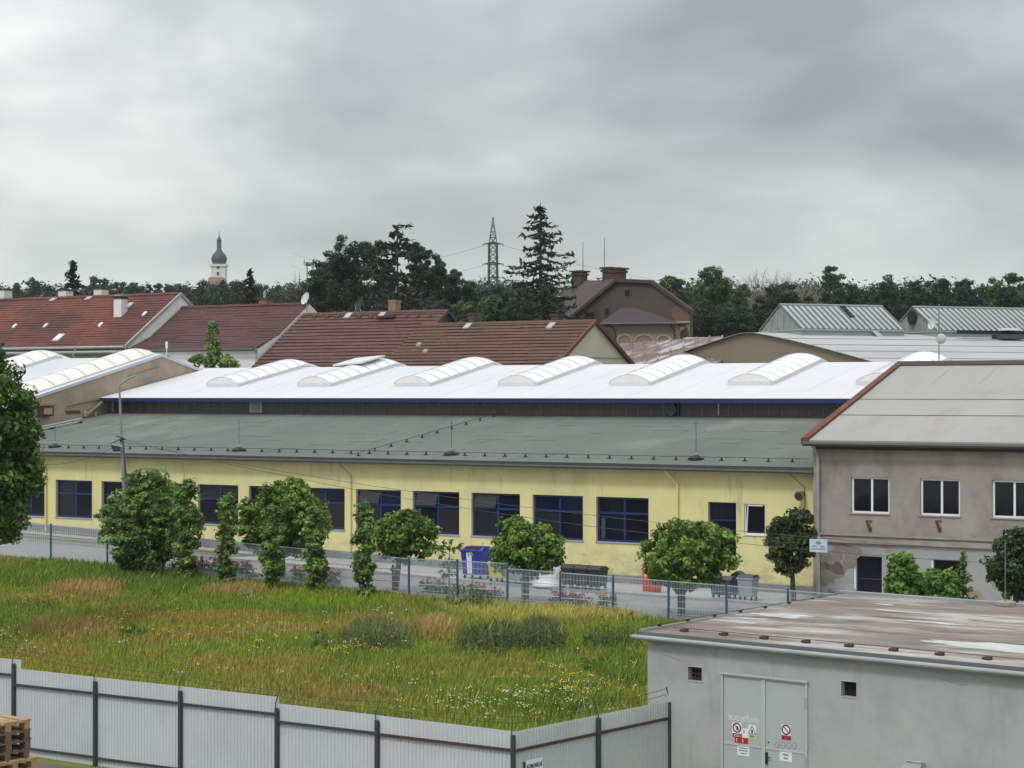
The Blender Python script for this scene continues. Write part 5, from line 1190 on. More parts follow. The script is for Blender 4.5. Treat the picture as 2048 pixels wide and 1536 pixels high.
# house B
pB = [(34.8, CZ + 3.15), (37.6, CZ + 4.25), (41, CZ + 6.5), (47, CZ + 3.15)]
hB, rB = house('maroon_house', 'house with smooth maroon roof, kicked eaves and red brick chimney', pB, -28.6, -16.9, 'tileB', 'whitew', 'whitew', nose=.045, verge=.0, left=True)
chimney(hB, 532, 612, 596, 26, 41.3, 'chimbrick', capover=.14)
mb = MB(A); q_ = A.S(529, 41.3); mb.tube([(q_, 41.3, A.Z(529, 596, 41.3)), (q_, 41.3, A.Z(529, 583, 41.3))], .10, 8); mb.build('flue', 'zinc', hB)
# house C
pC = [(32.8, CZ + .95), (40, CZ + 5.68), (47.2, CZ + .95)]
hC, rC = house('dark_red_house', 'house with dark red rowed tile roof and square tan chimney on its ridge', pC, -16.6, -4.75, 'tileC', 'creamw', 'brownroof', verge=.12, course=.42, gable_over=.15)
chimney(hC, 789, 624, 600, 24, 40.4, 'chimtan', cap='chimtan', capover=.06)
for px, py in ((696, 632), (763, 631)): roof_window(hC, px, py, pC, .45, .6)
for px in (592, 629, 655, 675, 718, 741, 769, 812, 834, 858): 
    if px > 625: roof_window(hC, px, 635, pC, .28, .3, 'rustdark', 'snow_guard', .14)
a, d, z = on_roof(776, 636, pC); mb = MB(A); mb.box(a - .8, a + .6, d - .3, d + .1, z + .05, z + .18); mb.build('roof_step', 'rustdark', hC)
# house D
pD = [(31.6, CZ + 1.05), (38, CZ + 4.68), (45.6, CZ + .75)]
hD, rD = house('brown_red_house', 'house with brown red rowed tile roof and wide pale cream gable', pD, -5.2, 7.65, 'tileD', 'creamw', 'gablecream', verge=.16, course=.42, vergem='vergered', gable_over=.1)
chimney(hD, 1114, 648, 628, 26, 38.5, 'chimdark', capover=.12); chimney(hD, 946, 645, 626, 18, 38.5, 'chimdark', capover=.1)
for px, py in ((935, 653), (1102, 652)): roof_window(hD, px, py, pD, .42, .65)
mb = MB(A); z = A.Z(1230, 716, 40); mb.box(7.66, 7.70, 33.5, 43.5, z - .02, z + .03); mb.build('string_course', 'corn', hD)
for i, (px, py) in enumerate(((838, 690), (851, 703))): roof_window(hD, px, py, pD, .35, .25, 'corn', 'loose_tile', .12)
# masts and dish on house B's ridge
mx_, my_ = A.at(614, 41.2); zz = A.Z(614, 612, 41.2)
t = thing('antenna_mast', 'tall thin mast with small aerial above the white dish on the maroon roof', 'antenna', (mx_, my_, zz))
mb = MB(); mb.tube([(mx_, my_, zz - .6), (mx_, my_, A.Z(614, 524, 41.2))], .04, 6); mb.build('pole', 'wire', t)
zt_ = A.Z(614, 529, 41.2); mb = MB(); rbox(mb, (mx_ + .08, my_, zt_), .36, .2, .2); mb.tube([(mx_ - .3, my_, zt_ + .15), (mx_ + .35, my_, zt_ + .15)], .02, 4); mb.tube([(mx_ - .2, my_, zt_ + .4), (mx_ - .2, my_, zt_ - .1)], .02, 4); mb.build('aerial', 'wire', t)
t = thing('satellite_dish', 'round pale satellite dish at the right end of the maroon ridge', 'satellite dish', (mx_ - .1, my_ - .4, zz))
c = (A.at(613, 40.6)[0], A.at(613, 40.6)[1], A.Z(613, 598, 40.6)); dish(t, c, .46, (-.75, -.6, .35)); mb = MB(); mb.tube([c, (c[0], c[1] + .1, c[2] - .9)], .04, 6); mb.build('pole', 'zinc', t)

# ------------------------------------------------------------------ old manor house and its arcaded wing
YM = 168.0
mh = thing('manor_house', 'big old dark plastered house with clipped gable and brick chimneys', 'house', IMG(1255, 700, YM + 6))
H = Frame(*IMG(1134, 790, YM + 5)[:2], *(Vector(IMG(1380, 790, YM - 3)[:2]) - Vector(IMG(1134, 790, YM + 5)[:2])))
def HP(px, py, d=0): return (H.S(px, d), d, H.Z(px, py, d))
mb = MB(H); gp = [HP(1128, 645), HP(1232, 562), HP(1302, 566), HP(1380, 621), HP(1380, 790)]; gp.append((gp[0][0], 0, gp[-1][2])); mb.prism(gp, (0, .5, 0)); mb.build('gable', 'darkplaster', mh)
# main body runs back and to the left
off = (-3.5, 22, 0)
def shift(p, k=1.0): return (p[0] + off[0] * k, p[1] + off[1] * k, p[2])
mb = MB(H)
P = [HP(1118, 652, -.3), HP(1231, 558, -.3), HP(1303, 561, -.3), HP(1383, 620, -.3)]
ridgeL = HP(1150, 563, 16); k2, k3 = HP(1285, 568, 17), HP(1366, 626, 18)
mb.poly([P[0], P[1], ridgeL, HP(1060, 652, 14)]); mb.poly([P[1], P[2], k2, ridgeL]); mb.poly([P[2], P[3], k3, k2])
for p, q in zip(P[:-1], P[1:]): mb.hexa([(p[0], -.35, p[2] - .25), (q[0], -.35, q[2] - .25), (q[0], .1, q[2] - .25), (p[0], .1, p[2] - .25)], [(p[0], -.35, p[2] + .05), (q[0], -.35, q[2] + .05), (q[0], .1, q[2] + .05), (p[0], .1, p[2] + .05)])
mb.build('roof', 'brownroof', mh)
mb = MB(H); a_ = HP(1060, 652, 14); b_ = HP(1118, 652, 0); mb.poly([(b_[0] + .3, 0.1, CZ - 3), (a_[0] + .3, 14, CZ - 3), (a_[0] + .3, 14, a_[2]), (b_[0] + .3, .1, b_[2])]); mb.build('wall', 'darkplaster', mh)
mb = MB(H); brk = [HP(1343, 617, -.02), HP(1356, 612, -.02), HP(1372, 618, -.02), HP(1379, 624, -.02), HP(1379, 644, -.02), HP(1354, 643, -.02), HP(1344, 634, -.02)]; mb.prism(brk, (0, -.03, 0)); mb.build('exposed_brick', 'brickp', mh)
mb = MB(H); mb.box(HP(1340, 645)[0], HP(1381, 645)[0], -.3, 0, HP(1350, 647)[2], HP(1350, 643)[2]); mb.build('cornice', 'corn', mh)
mb = MB(H); mb.box(HP(1355, 645)[0], HP(1380, 645)[0], -.12, -.005, HP(1350, 690)[2], HP(1350, 648)[2]); mb.build('lower_wall', 'creamw', mh)
for (x0, x1, y0, y1, nm) in ((1170, 1189, 624, 641, 'window'), (1211, 1219, 617, 630, 'window'), (1251, 1260, 581, 592, 'window')):
    mb = MB(H); mb.box(HP(x0, y0)[0] - .15, HP(x1, y0)[0] + .15, -.06, -.005, HP(x0, y1)[2] - .15, HP(x0, y0)[2] + .15); f = mb.build(nm, 'darkplaster', mh)
    mb = MB(H); mb.box(HP(x0, y0)[0], HP(x1, y0)[0], -.09, -.061, HP(x0, y1)[2], HP(x0, y0)[2]); mb.build('pane', 'dark', f)
def hchim(px0, px1, y0, y1, d):
    mb = MB(H); a0, a1 = H.S(px0, d), H.S(px1, d); zt__ = H.Z(px0, y0, d); mb.box(a0, a1, d - .6, d + .6, H.Z(px0, y1, d) - 1.5, zt__ - .3); c_ = mb.build('chimney', 'chimdark', mh)
    mb = MB(H); mb.box(a0 - .12, a1 + .12, d - .72, d + .72, zt__ - .45, zt__ - .25); mb.box(a0 - .2, a1 + .2, d - .8, d + .8, zt__ - .15, zt__); mb.box(a0, a1, d - .6, d + .6, zt__ - .28, zt__ - .1); mb.build('cap', 'rustdark', c_); return (a0 + a1) / 2, zt__
hchim(1151, 1168, 542, 566, 12); hchim(1212, 1228, 535, 560, 4); hchim(1229, 1245, 536, 560, 3)
for px, y0, y1, d in ((1166, 483, 545, 12), (1209, 476, 556, 5)):
    x, y = H.at(px, d); t = thing('antenna_mast', 'very thin tall mast above the %s of the manor house' % ('left chimney' if px < 1200 else 'right pair of chimneys'), 'antenna', (x, y, H.Z(px, y1, d) - .5))
    mb = MB(); mb.tube([(x, y, H.Z(px, y1, d) - 2.0), (x, y, H.Z(px, y0, d))], [.05, .025], 5); mb.build('pole', 'wire', t); mb = MB(); rbox(mb, (x, y, H.Z(px, y1, d) - .2), .3, .3, .08); mb.build('clamp', 'zinc', t)
# wing
WF = Frame(*IMG(1228, 790, YM - 9)[:2], *(Vector(IMG(1353, 790, YM - 9.8)[:2]) - Vector(IMG(1228, 790, YM - 9)[:2])))
def QP(px, py, d=0): return (WF.S(px, d), d, WF.Z(px, py, d))
wg = thing('arcaded_wing', 'cream wing with three arches and low dark hipped roof before the manor', 'house', WF.P(3, 3, CZ - 2.5))
x0, x1 = QP(1226, 700)[0], QP(1351, 700)[0]; zt_ = QP(1240, 648)[2]; zg_ = CZ - 2.8
mb = MB(WF); mb.box(x0, x1, 0, 6, zg_, zt_); mb.build('wall', 'creamw', wg)
mb = MB(WF); mb.box(x0 - .1, x1 + .1, -.12, -.003, QP(1240, 652)[2], zt_ + .02); mb.box(x0, x1, -.05, -.003, QP(1240, 664)[2], QP(1240, 662)[2]); mb.build('cornice', 'creamw', wg)
ea = [(x0 - 1.2, -.5, zt_), (x1 + .5, -.5, zt_), (x1 + .5, 7, zt_), (x0 - 1.2, 7, zt_)]
ra, rb_ = QP(1242, 616, 3), QP(1272, 616, 3)
mb = MB(WF); i = mb.pts(ea + [ra, rb_]); mb.f += [(i, i + 1, i + 5, i + 4), (i + 1, i + 2, i + 5), (i + 2, i + 3, i + 4, i + 5), (i + 3, i, i + 4), (i + 3, i + 2, i + 1, i)]; mb.build('roof', 'plum', wg)
mb = MB(WF); mb.tube([(x0 - 1.2, -.6, zt_), (x1 + .5, -.6, zt_)], .09, 6); mb.build('gutter', 'gutter', wg)
for (c, w_, yt) in ((1249, 26, 671), (1288, 34, 671), (1327, 24, 672)):
    r0, r1 = QP(c - w_ / 2, 690)[0], QP(c + w_ / 2, 690)[0]; cx, rr = (r0 + r1) / 2, (r1 - r0) / 2; zb_ = QP(c, 684)[2]; hh_ = QP(c, yt)[2] - zb_
    mb = MB(WF); n = 12; A1 = [(cx - (rr + .18) * math.cos(math.pi * j / n), -.08, zb_ + (hh_ + .18) * math.sin(math.pi * j / n)) for j in range(n + 1)]; A2 = [(cx - rr * math.cos(math.pi * j / n), -.08, zb_ + hh_ * math.sin(math.pi * j / n)) for j in range(n + 1)]
    i = mb.pts(A1 + A2); mb.f = [(i + j, i + n + 1 + j, i + n + 2 + j, i + j + 1) for j in range(n)]; B1 = [(p[0], -.004, p[2]) for p in A2]; k2 = mb.pts(B1); mb.f += [(i + n + 1 + j, k2 + j, k2 + j + 1, i + n + 2 + j) for j in range(n)]
    ar = mb.build('arch', 'archrim', wg)
    mb = MB(WF); mb.poly([(p[0], -.01, p[2]) for p in A2] + [(cx + rr, -.01, zb_ - 1.2), (cx - rr, -.01, zb_ - 1.2)]); mb.build('blind_panel', 'archpanel', ar)
for px in (1230, 1350):
    a_ = QP(px, 700)[0]; mb = MB(WF); mb.tube([(a_ - .3, -.5, zt_ - .1), (a_, -.15, zt_ - .6), (a_, -.12, zg_)], .09, 6); mb.build('downpipe', 'rustdark', wg)

# ------------------------------------------------------------------ rusty roof and grey barrel hall
t = thing('rusty_shed', 'low outbuilding with rust streaked sheet roof beside the cream gable', 'building', IMG(1330, 760, 136))
P = [IMG(1236, 687, 140), IMG(1340, 690, 139), IMG(1445, 672, 141.5), IMG(1440, 735, 126), IMG(1240, 740, 127)]
mb = MB(); mb.slab([P[0], P[2], P[3], P[4]], .2); r_ = mb.build('roof', 'rustroof', t)
for i in range(9):
    q = i / 8; a_ = Vector(P[0]).lerp(Vector(P[2]), q); b_ = Vector(P[4]).lerp(Vector(P[3]), q); mb = MB(); mb.tube([tuple(a_ + Vector((0, 0, .04))), tuple(b_ + Vector((0, 0, .04)))], .07, 5); mb.build('seam', 'rustroof', r_)
mb = MB(); a_, b_, c_, d_ = P[0], P[2], P[3], P[4]; mb.hexa([(d_[0] + .2, d_[1] + .3, CZ - 3.4), (c_[0] - .2, c_[1] + .3, CZ - 3.4), (b_[0] - .2, b_[1] - .3, CZ - 3.4), (a_[0] + .2, a_[1] - .3, CZ - 3.4)], [(d_[0] + .2, d_[1] + .3, d_[2] - .25), (c_[0] - .2, c_[1] + .3, c_[2] - .25), (b_[0] - .2, b_[1] - .3, b_[2] - .25), (a_[0] + .2, a_[1] - .3, a_[2] - .25)]); mb.build('wall', 'creamw', t)
P = [IMG(1340, 690, 142), IMG(1372, 675, 146), IMG(1424, 674, 147), IMG(1445, 690, 142)]
mb = MB(); mb.slab(P, .15); mb.build('upper_sheet', 'greyroof', t)
R_ = Frame(*IMG(1500, 790, 125)[:2], .94, .342)              # ridge frame of the barrel hall: a along the ridge, d across (away)
bh = thing('barrel_hall', 'wide hall with low arched grey roof and plain tan end wall', 'building', R_.P(20, 0, CZ - 3.3))
zpk = CZ + 125 / F * 125
def zb_arc(d): q = abs(d) / 15.5; return zpk - (2.15 if d < 0 else 1.9) * (q ** 1.2)
ds_ = np.linspace(-21, 19, 25)
mb = MB(R_); mb.prism([(0, ds_[0], CZ - 3.6)] + [(0, d, zb_arc(d)) for d in ds_] + [(0, ds_[-1], CZ - 3.6)], (.4, 0, 0)); mb.build('end_wall', 'tan', bh)
bh.children[-1].data.materials[0] = mat('umber_render', (.205, .170, .130), (.235, .195, .150), .3, .95, .1)
mb = MB(R_); LN = 75
for i in range(len(ds_) - 1):
    d0, d1 = ds_[i], ds_[i + 1]; mb.poly([(-.25, d0, zb_arc(d0) + .05), (LN, d0, zb_arc(d0) + .05), (LN, d1, zb_arc(d1) + .05), (-.25, d1, zb_arc(d1) + .05)]); mb.poly([(-.25, d0, zb_arc(d0) + .02), (-.25, d0, zb_arc(d0) + .05), (-.25, d1, zb_arc(d1) + .05), (-.25, d1, zb_arc(d1) + .02)])
rfb = mb.build('roof', 'greyroof', bh)
mb = MB(R_); mb.poly([(0.2, ds_[0] + .3, CZ - 3.6), (LN, ds_[0] + .3, CZ - 3.6), (LN, ds_[0] + .3, zb_arc(ds_[0])), (0.2, ds_[0] + .3, zb_arc(ds_[0]))]); mb.build('wall', 'tan', bh)
for d in (-5.2, -8.6, -11.6, -14.6):
    mb = MB(R_); z = zb_arc(d) + .12; zz2 = zb_arc(d - .12) + .12; mb.hexa([(-.2, d - .06, zz2 - .08), (LN, d - .06, zz2 - .08), (LN, d + .06, z - .08), (-.2, d + .06, z - .08)], [(-.2, d - .06, zz2 - .04), (LN, d - .06, zz2 - .04), (LN, d + .06, z - .04), (-.2, d + .06, z - .04)]); mb.build('seam', 'seam', rfb)
def monitor(a0, ln, npane, label, broken=False):
    w = 2.85; zc_ = CZ + 179 / F * 126; ze = zc_ - 1.62; zb = zpk - .1
    t = thing('roof_monitor', label, 'roof monitor', R_.P(a0 + ln / 2, 0, zb), 'glazed monitors on the arched roof')
    mb = MB(R_); mb.box(a0, a0 + ln, -w, w, zb - .5, ze - .05); mb.build('curb', 'moncurb', t)
    mb = MB(R_); mb.box(a0 - .05, a0 + ln + .1, -w - .1, w + .1, ze - .12, ze - .02); mb.build('sill', 'zinc', t)
    mb = MB(R_); mb.prism([(a0 + .02, -w, ze - .02), (a0 + .02, w, ze - .02), (a0 + .02, 0, zc_ - .04)], (.1, 0, 0)); en = mb.build('end_panel', 'monend', t)
    mb = MB(R_); mb.prism([(a0 + ln - .12, -w, ze - .02), (a0 + ln - .12, w, ze - .02), (a0 + ln - .12, 0, zc_ - .04)], (.1, 0, 0)); mb.build('end_panel', 'monend', t)
    for j in range(1, 7):
        d = -w + 2 * w * j / 7; mb = MB(R_); mb.box(a0 - .03, a0 + .02, d - .04, d + .04, ze, zc_ - (zc_ - ze) * abs(d) / w - .05); mb.build('end_bar', 'moncurb', t)
    pw_ = ln / npane
    def pane_(k, sgn):
        x0, x1 = a0 + k * pw_ + .05, a0 + (k + 1) * pw_ - .05; mb = MB(R_)
        mb.hexa([(x0, sgn * w, ze), (x1, sgn * w, ze), (x1, 0, zc_), (x0, 0, zc_)], [(x0, sgn * w, ze + .04), (x1, sgn * w, ze + .04), (x1, 0, zc_ + .04), (x0, 0, zc_ + .04)]); return mb.build('pane', 'monglass', t)
    def bar_(k, sgn):
        x = a0 + k * pw_; mb = MB(R_); mb.hexa([(x - .05, sgn * w, ze - .02), (x + .05, sgn * w, ze - .02), (x + .05, 0, zc_ - .02), (x - .05, 0, zc_ - .02)], [(x - .05, sgn * (w + .05), ze + .1), (x + .05, sgn * (w + .05), ze + .1), (x + .05, 0, zc_ + .1), (x - .05, 0, zc_ + .1)]); return mb.build('glazing_bar', 'bardark', t)
    for sgn in (-1, 1):
        f0 = pane_(0, sgn); g0_ = bar_(0, sgn)
        for k in range(1, npane): dup_part(f0, Vector(R_.P(pw_ * k, 0, 0)) - Vector(R_.P(0, 0, 0)))
        for k in range(1, npane + 1): dup_part(g0_, Vector(R_.P(pw_ * k, 0, 0)) - Vector(R_.P(0, 0, 0)))
    mb = MB(R_); mb.tube([(a0 - .05, 0, zc_ + .06), (a0 + ln + .05, 0, zc_ + .06)], .09, 6); mb.build('ridge_cap', 'moncurb', t)
    if broken:
        for j in range(4):
            f_ = .1 + j * .13; x = a0 + pw_ * 10.3; d = -w * f_; z = zc_ - (zc_ - ze) * f_; mb = MB(R_); mb.hexa([(x, d - .12, z + .03 - .07), (x + .4, d - .12, z + .03 - .07), (x + .4, d + .12, z + .03 + .07), (x, d + .12, z + .03 + .07)], [(x, d - .12, z + .13 - .07), (x + .4, d - .12, z + .13 - .07), (x + .4, d + .12, z + .13 + .07), (x, d + .12, z + .13 + .07)]); mb.build('dark_gap', 'dark', t)
        x = a0 + pw_ * 13.1; mb = MB(R_); mb.hexa([(x - .3, -w - .9, ze - .68), (x + .1, -w - .9, ze - .68), (x - .2, -w * .3, ze + 1.12), (x - .55, -w * .3, ze + 1.12)], [(x - .3, -w - .9, ze - .6), (x + .1, -w - .9, ze - .6), (x - .2, -w * .3, ze + 1.25), (x - .55, -w * .3, ze + 1.25)]); mb.build('loose_sheet', 'zinc', t)
    else:
        mb = MB(R_); mb.prism([(a0 - .05, -.1 + .5 * math.cos(w_), zb + 1.25 + .5 * math.sin(w_)) for w_ in np.linspace(0, 2 * math.pi, 13)[:-1]], (-.15, 0, 0)); mb.build('fan_opening', 'dark', en)
a1_ = R_.S(1560, 0); monitor(a1_, 7.7, 18, 'complete pitched glass monitor on the arched roof, with a loose sheet on it', True)
a2_ = R_.S(1826, 0); monitor(a2_, 26, 60, 'long pitched glass monitor cut by the right edge of the picture')
t = thing('roof_duct', 'flat dark ducts with pale caps lying on the arched roof before the long monitor', 'duct', R_.P(a2_ + 4, -4.5, zpk))
mb = MB(R_); z = zb_arc(-4.2) + .5; mb.box(a2_ + .9, a2_ + 12, -4.4, -3.9, z - .1, z + .12); mb.build('beam', 'dark', t)
for q in (4.6, 11.5):
    mb = MB(R_); mb.box(a2_ + q - .9, a2_ + q + .8, -5.2, -3.8, z - .45, z - .15); mb.build('duct', 'bindark', t); mb = MB(R_); mb.box(a2_ + q - .5, a2_ + q + .5, -4.9, -4.0, z + .13, z + .28); mb.build('cap', 'whitef', t)
mb = MB(R_); mb.hexa([(a2_ + 4.5, -6.6, z - .75), (a2_ + 8, -7.6, z - .95), (a2_ + 8.3, -7.2, z - .95), (a2_ + 5, -6.2, z - .75)], [(a2_ + 4.5, -6.6, z - .45), (a2_ + 8, -7.6, z - .55), (a2_ + 8.3, -7.2, z - .55), (a2_ + 5, -6.2, z - .45)]); mb.build('plank', 'corn', t)

# ------------------------------------------------------------------ church, small spires, pylon
YC = 760.0
px2m = YC / F
cx_ = IMG(438, 790, YC)[0]; zc = lambda py: CZ + (790 - py) / F * YC
ch_ = thing('church', 'distant white church tower with dark onion dome and lantern', 'church', (cx_, YC, zc(640)))
r = 14.0 * px2m
mb = MB(); mb.v = []; rbox(mb, (cx_, YC, (zc(640) + zc(531)) / 2), 2 * r, 2 * r, zc(531) - zc(640)); rbox(mb, (cx_, YC, zc(531)), 2 * r + 1.0, 2 * r + 1.0, .9); mb.build('tower', 'churchw', ch_)
mb = MB(); mb.lathe((cx_, YC, zc(531)), [(r * 1.05, 0), (r * .95, .8), (r * 1.12, 2.2), (r * 1.12, 3.0), (r * .95, 4.2), (r * .55, 5.4), (r * .36, 6.2), (r * .30, 7.2)], 12); mb.build('onion_dome', 'copper', ch_, smooth=True)
mb = MB(); zl = zc(531) + 7.2
for w in range(8): c_ = (cx_ + r * .27 * math.cos(w * math.pi / 4), YC + r * .27 * math.sin(w * math.pi / 4)); mb.tube([(c_[0], c_[1], zl), (c_[0], c_[1], zl + 2.2)], .13, 4)
mb.build('lantern', 'copper', ch_)
mb = MB(); mb.lathe((cx_, YC, zl + 2.1), [(r * .32, 0), (r * .34, .9), (r * .2, 1.7), (.18, 2.4), (.08, 4.6)], 10); mb.build('spire', 'copper', ch_)
for py in (535.5, 548):
    for ddx in (0,):
        mb = MB(); rbox(mb, (cx_, YC - r - .06, zc(py)), 1.0, .1, 1.2); mb.build('window', 'glassb', ch_)
mb = MB(); w2 = 30 * px2m; mb.prism([(cx_ - w2 * .7, YC - 9, zc(590)), (cx_ - w2 * .45, YC - 9, zc(557)), (cx_ + w2 * .45, YC - 9, zc(557)), (cx_ + w2 * .95, YC - 9, zc(590))], (0, 8, 0)); mb.build('nave_roof', 'churchroof', ch_)
mb = MB(); rbox(mb, (cx_ + w2 * .1, YC - 5, zc(610)), w2 * 1.6, 7, zc(590) - zc(632)); mb.build('nave_wall', 'churchw', ch_)
for px, yt, wd, lab in ((589.5, 540, 5, 'pale slim lattice mast poking over the far trees'), (598.5, 543, 5, 'small dark pointed spire poking over the far trees')):
    x = IMG(px, 790, YC)[0]; t = thing('far_spire', lab, 'spire', (x, YC, zc(585)))
    mb = MB(); 
    if px < 595: mb.tube([(x, YC, zc(590)), (x, YC, zc(566)), (x, YC, zc(564)), (x, YC, zc(556)), (x, YC, zc(yt))], [.35, .35, .55, .45, .08], 8); mb.tube([(x - 1.6, YC, zc(546)), (x, YC, zc(553))], .12, 4)
    else: mb.tube([(x, YC, zc(590)), (x, YC, zc(572)), (x, YC, zc(562)), (x, YC, zc(560)), (x, YC, zc(yt))], [1.0, .55, .2, .16, .08], 8)
    mb.build('shaft', 'churchw' if px < 595 else 'copper', t)
    mb = MB(); mb.lathe((x, YC, zc(560)), [(.1, 0), (.35, .3), (.1, .7)], 8); mb.build('knob', 'copper', t)
x_ = IMG(548, 790, 700)[0]
t = thing('far_house', 'tiny pale red roofed house among the far trees right of the small spruce', 'house', (x_, 700, CZ + (790 - 592) / F * 700))
z = CZ + (790 - 585) / F * 700
mb = MB(); mb.prism([(x_ - 2.2, 698, z), (x_ - 1.4, 700, z + 1.6), (x_ - 1.4, 702, z + 1.6), (x_ - 2.2, 704, z)], (4.4, 0, 0)); mb.build('roof', 'churchroof', t); mb = MB(); rbox(mb, (x_, 701, z - 1.5), 3.8, 5, 3.0); mb.build('wall', 'churchw', t)

YPY = 420.0
def pylon(px, ytop, label):
    x = IMG(px, 790, YPY)[0]; z = lambda py: CZ + (790 - py) / F * YPY
    t = thing('electricity_pylon', label, 'pylon', (x, YPY, z(700)))
    hw = lambda py: (10 * (py - ytop) / (488 - ytop) * .8 if py < 488 else 7.6 + (py - 488) * .012) * YPY / F
    mb = MB(); lv = [ytop + 1, 448, 462, 475, 488] + list(range(502, 704, 14))
    cor = lambda py: [(x + sx * hw(py), YPY + sy * hw(py), z(py)) for sx, sy in ((-1, -1), (1, -1), (1, 1), (-1, 1))]
    for a_, b_ in zip(lv[:-1], lv[1:]):
        A_, B_ = cor(a_), cor(b_); rr = .10 if a_ < 488 else .27
        for k in range(4):
            mb.tube([A_[k], B_[k]], rr, 4); k2 = (k + 1) % 4; mb.tube([A_[k], B_[k2]], .06, 3); mb.tube([A_[k2], B_[k]], .06, 3); mb.tube([B_[k], B_[k2]], .06, 3)
    mb.build('lattice', 'pylon', t)
    for py, w in ((487, 20), (527, 21)):
        mb = MB(); h = w * YPY / F; mb.tube([(x - h, YPY, z(py + 1)), (x, YPY, z(py - 2)), (x + h, YPY, z(py + 1))], [.06, .22, .06], 4); mb.tube([(x - h * .95, YPY, z(py + 1)), (x - h * .4, YPY, z(py + 1.5)), (x + h * .4, YPY, z(py + 1.5)), (x + h * .95, YPY, z(py + 1))], .07, 4); mb.build('cross_arm', 'pylon', t)
        for sx in (-1, 1): mb = MB(); mb.tube([(x + sx * h * .97, YPY, z(py + 1)), (x + sx * h * .97, YPY, z(py + 5))], .09, 5); mb.build('insulator', 'pylon', t)
    return x, z
x, z = pylon(986, 433, 'dark lattice electricity pylon left of the tall spruce')
h = 20 * YPY / F
sp_ = []
for py in (491, 531):
    sp_ += [((x - h, YPY, z(py)), (x - 75, YPY + 260, z(py) + 18), 5), ((x + h, YPY, z(py)), (x + 120, YPY + 60, z(py) - 8), 5)]
wires('power_lines', 'faint power lines running both ways from the pylon', sp_, .03)

# ------------------------------------------------------------------ vegetation
def leaf_quads(P, Nn, size, rng, aspect=.55, fold=0):
    n = len(P); Nn = Nn / np.linalg.norm(Nn, axis=1, keepdims=True)
    R = rng.normal(size=(n, 3)); T = np.cross(Nn, R); T /= np.linalg.norm(T, axis=1, keepdims=True) + 1e-9; Bv = np.cross(Nn, T)
    s = size[:, None]
    return np.stack([P - T * s, P + Bv * s * aspect, P + T * s * .95 - Nn * s * .25, P - Bv * s * aspect], axis=1)
def cluster_leaves(C, CR, per, leaf, rng, up=.55, flat=.75, inner=.45):
    n = len(C) * per; ci = np.repeat(np.arange(len(C)), per)
    D = rng.normal(size=(n, 3)); D /= np.linalg.norm(D, axis=1, keepdims=True)
    rr = inner + (1 - inner) * rng.random(n) ** .5
    rr = rr * (1 + .22 * np.clip(rng.normal(size=n), -1.3, 1.3))
    P = C[ci] + D * (CR[ci] * rr)[:, None] * np.array([1, 1, flat])
    Nn = D + np.array([0, 0, up]) + rng.normal(size=(n, 3)) * .45
    sz = leaf * (.7 + .6 * rng.random(n))
    return P, Nn, sz, ci
def tint(P, ci, ncl, rng, top=None):
    """leaf shade: each leaf its own, neighbouring twigs alike"""
    c = rng.random(ncl) * .75 + .1
    return np.clip(c[ci] + rng.normal(size=len(P)) * .16, 0, 1)
def crown_points(shape, c, rx, ry, rz, n, rng, edge=.35):
    out_ = []
    c = np.array(c)
    while len(out_) < n:
        D = rng.normal(size=3); D /= np.linalg.norm(D); q = rng.random() ** edge
        p = D * q
        if shape == 'column':
            p = np.array([rng.uniform(-1, 1), rng.uniform(-1, 1), rng.uniform(-1, 1)])
            wz = (1 - .35 * max(0, p[2]) ** 2) * (1 - .5 * max(0, -p[2] - .3)); l = math.hypot(p[0], p[1])
            if l > 1: continue
            p[0] *= wz; p[1] *= wz
        elif shape == 'cone':
            p = np.array([rng.uniform(-1, 1), rng.uniform(-1, 1), rng.uniform(-1, 1)]); wz = (1 - (p[2] + 1) / 2) * .95 + .05
            if math.hypot(p[0], p[1]) > 1: continue
            p[0] *= wz; p[1] *= wz
        elif shape == 'vase':
            wz = .65 + .35 * p[2]; p = p * np.array([wz, wz, 1])
        out_.append(c + p * np.array([rx, ry, rz]))
    return np.array(out_)
def limb_tree(mb, base, tips, r0, rng, top=None, bend=.15, n=6):
    base = Vector(base); 
    for i, tpt in enumerate(tips):
        tpt = Vector(tpt); l = (tpt - base).length; mid = base.lerp(tpt, .5) + Vector(rng.normal(size=3) * l * bend * .3) + Vector((0, 0, l * .06))
        mb.tube([tuple(base), tuple(mid), tuple(tpt)], [r0, r0 * .55, r0 * .15], n, cap=False)
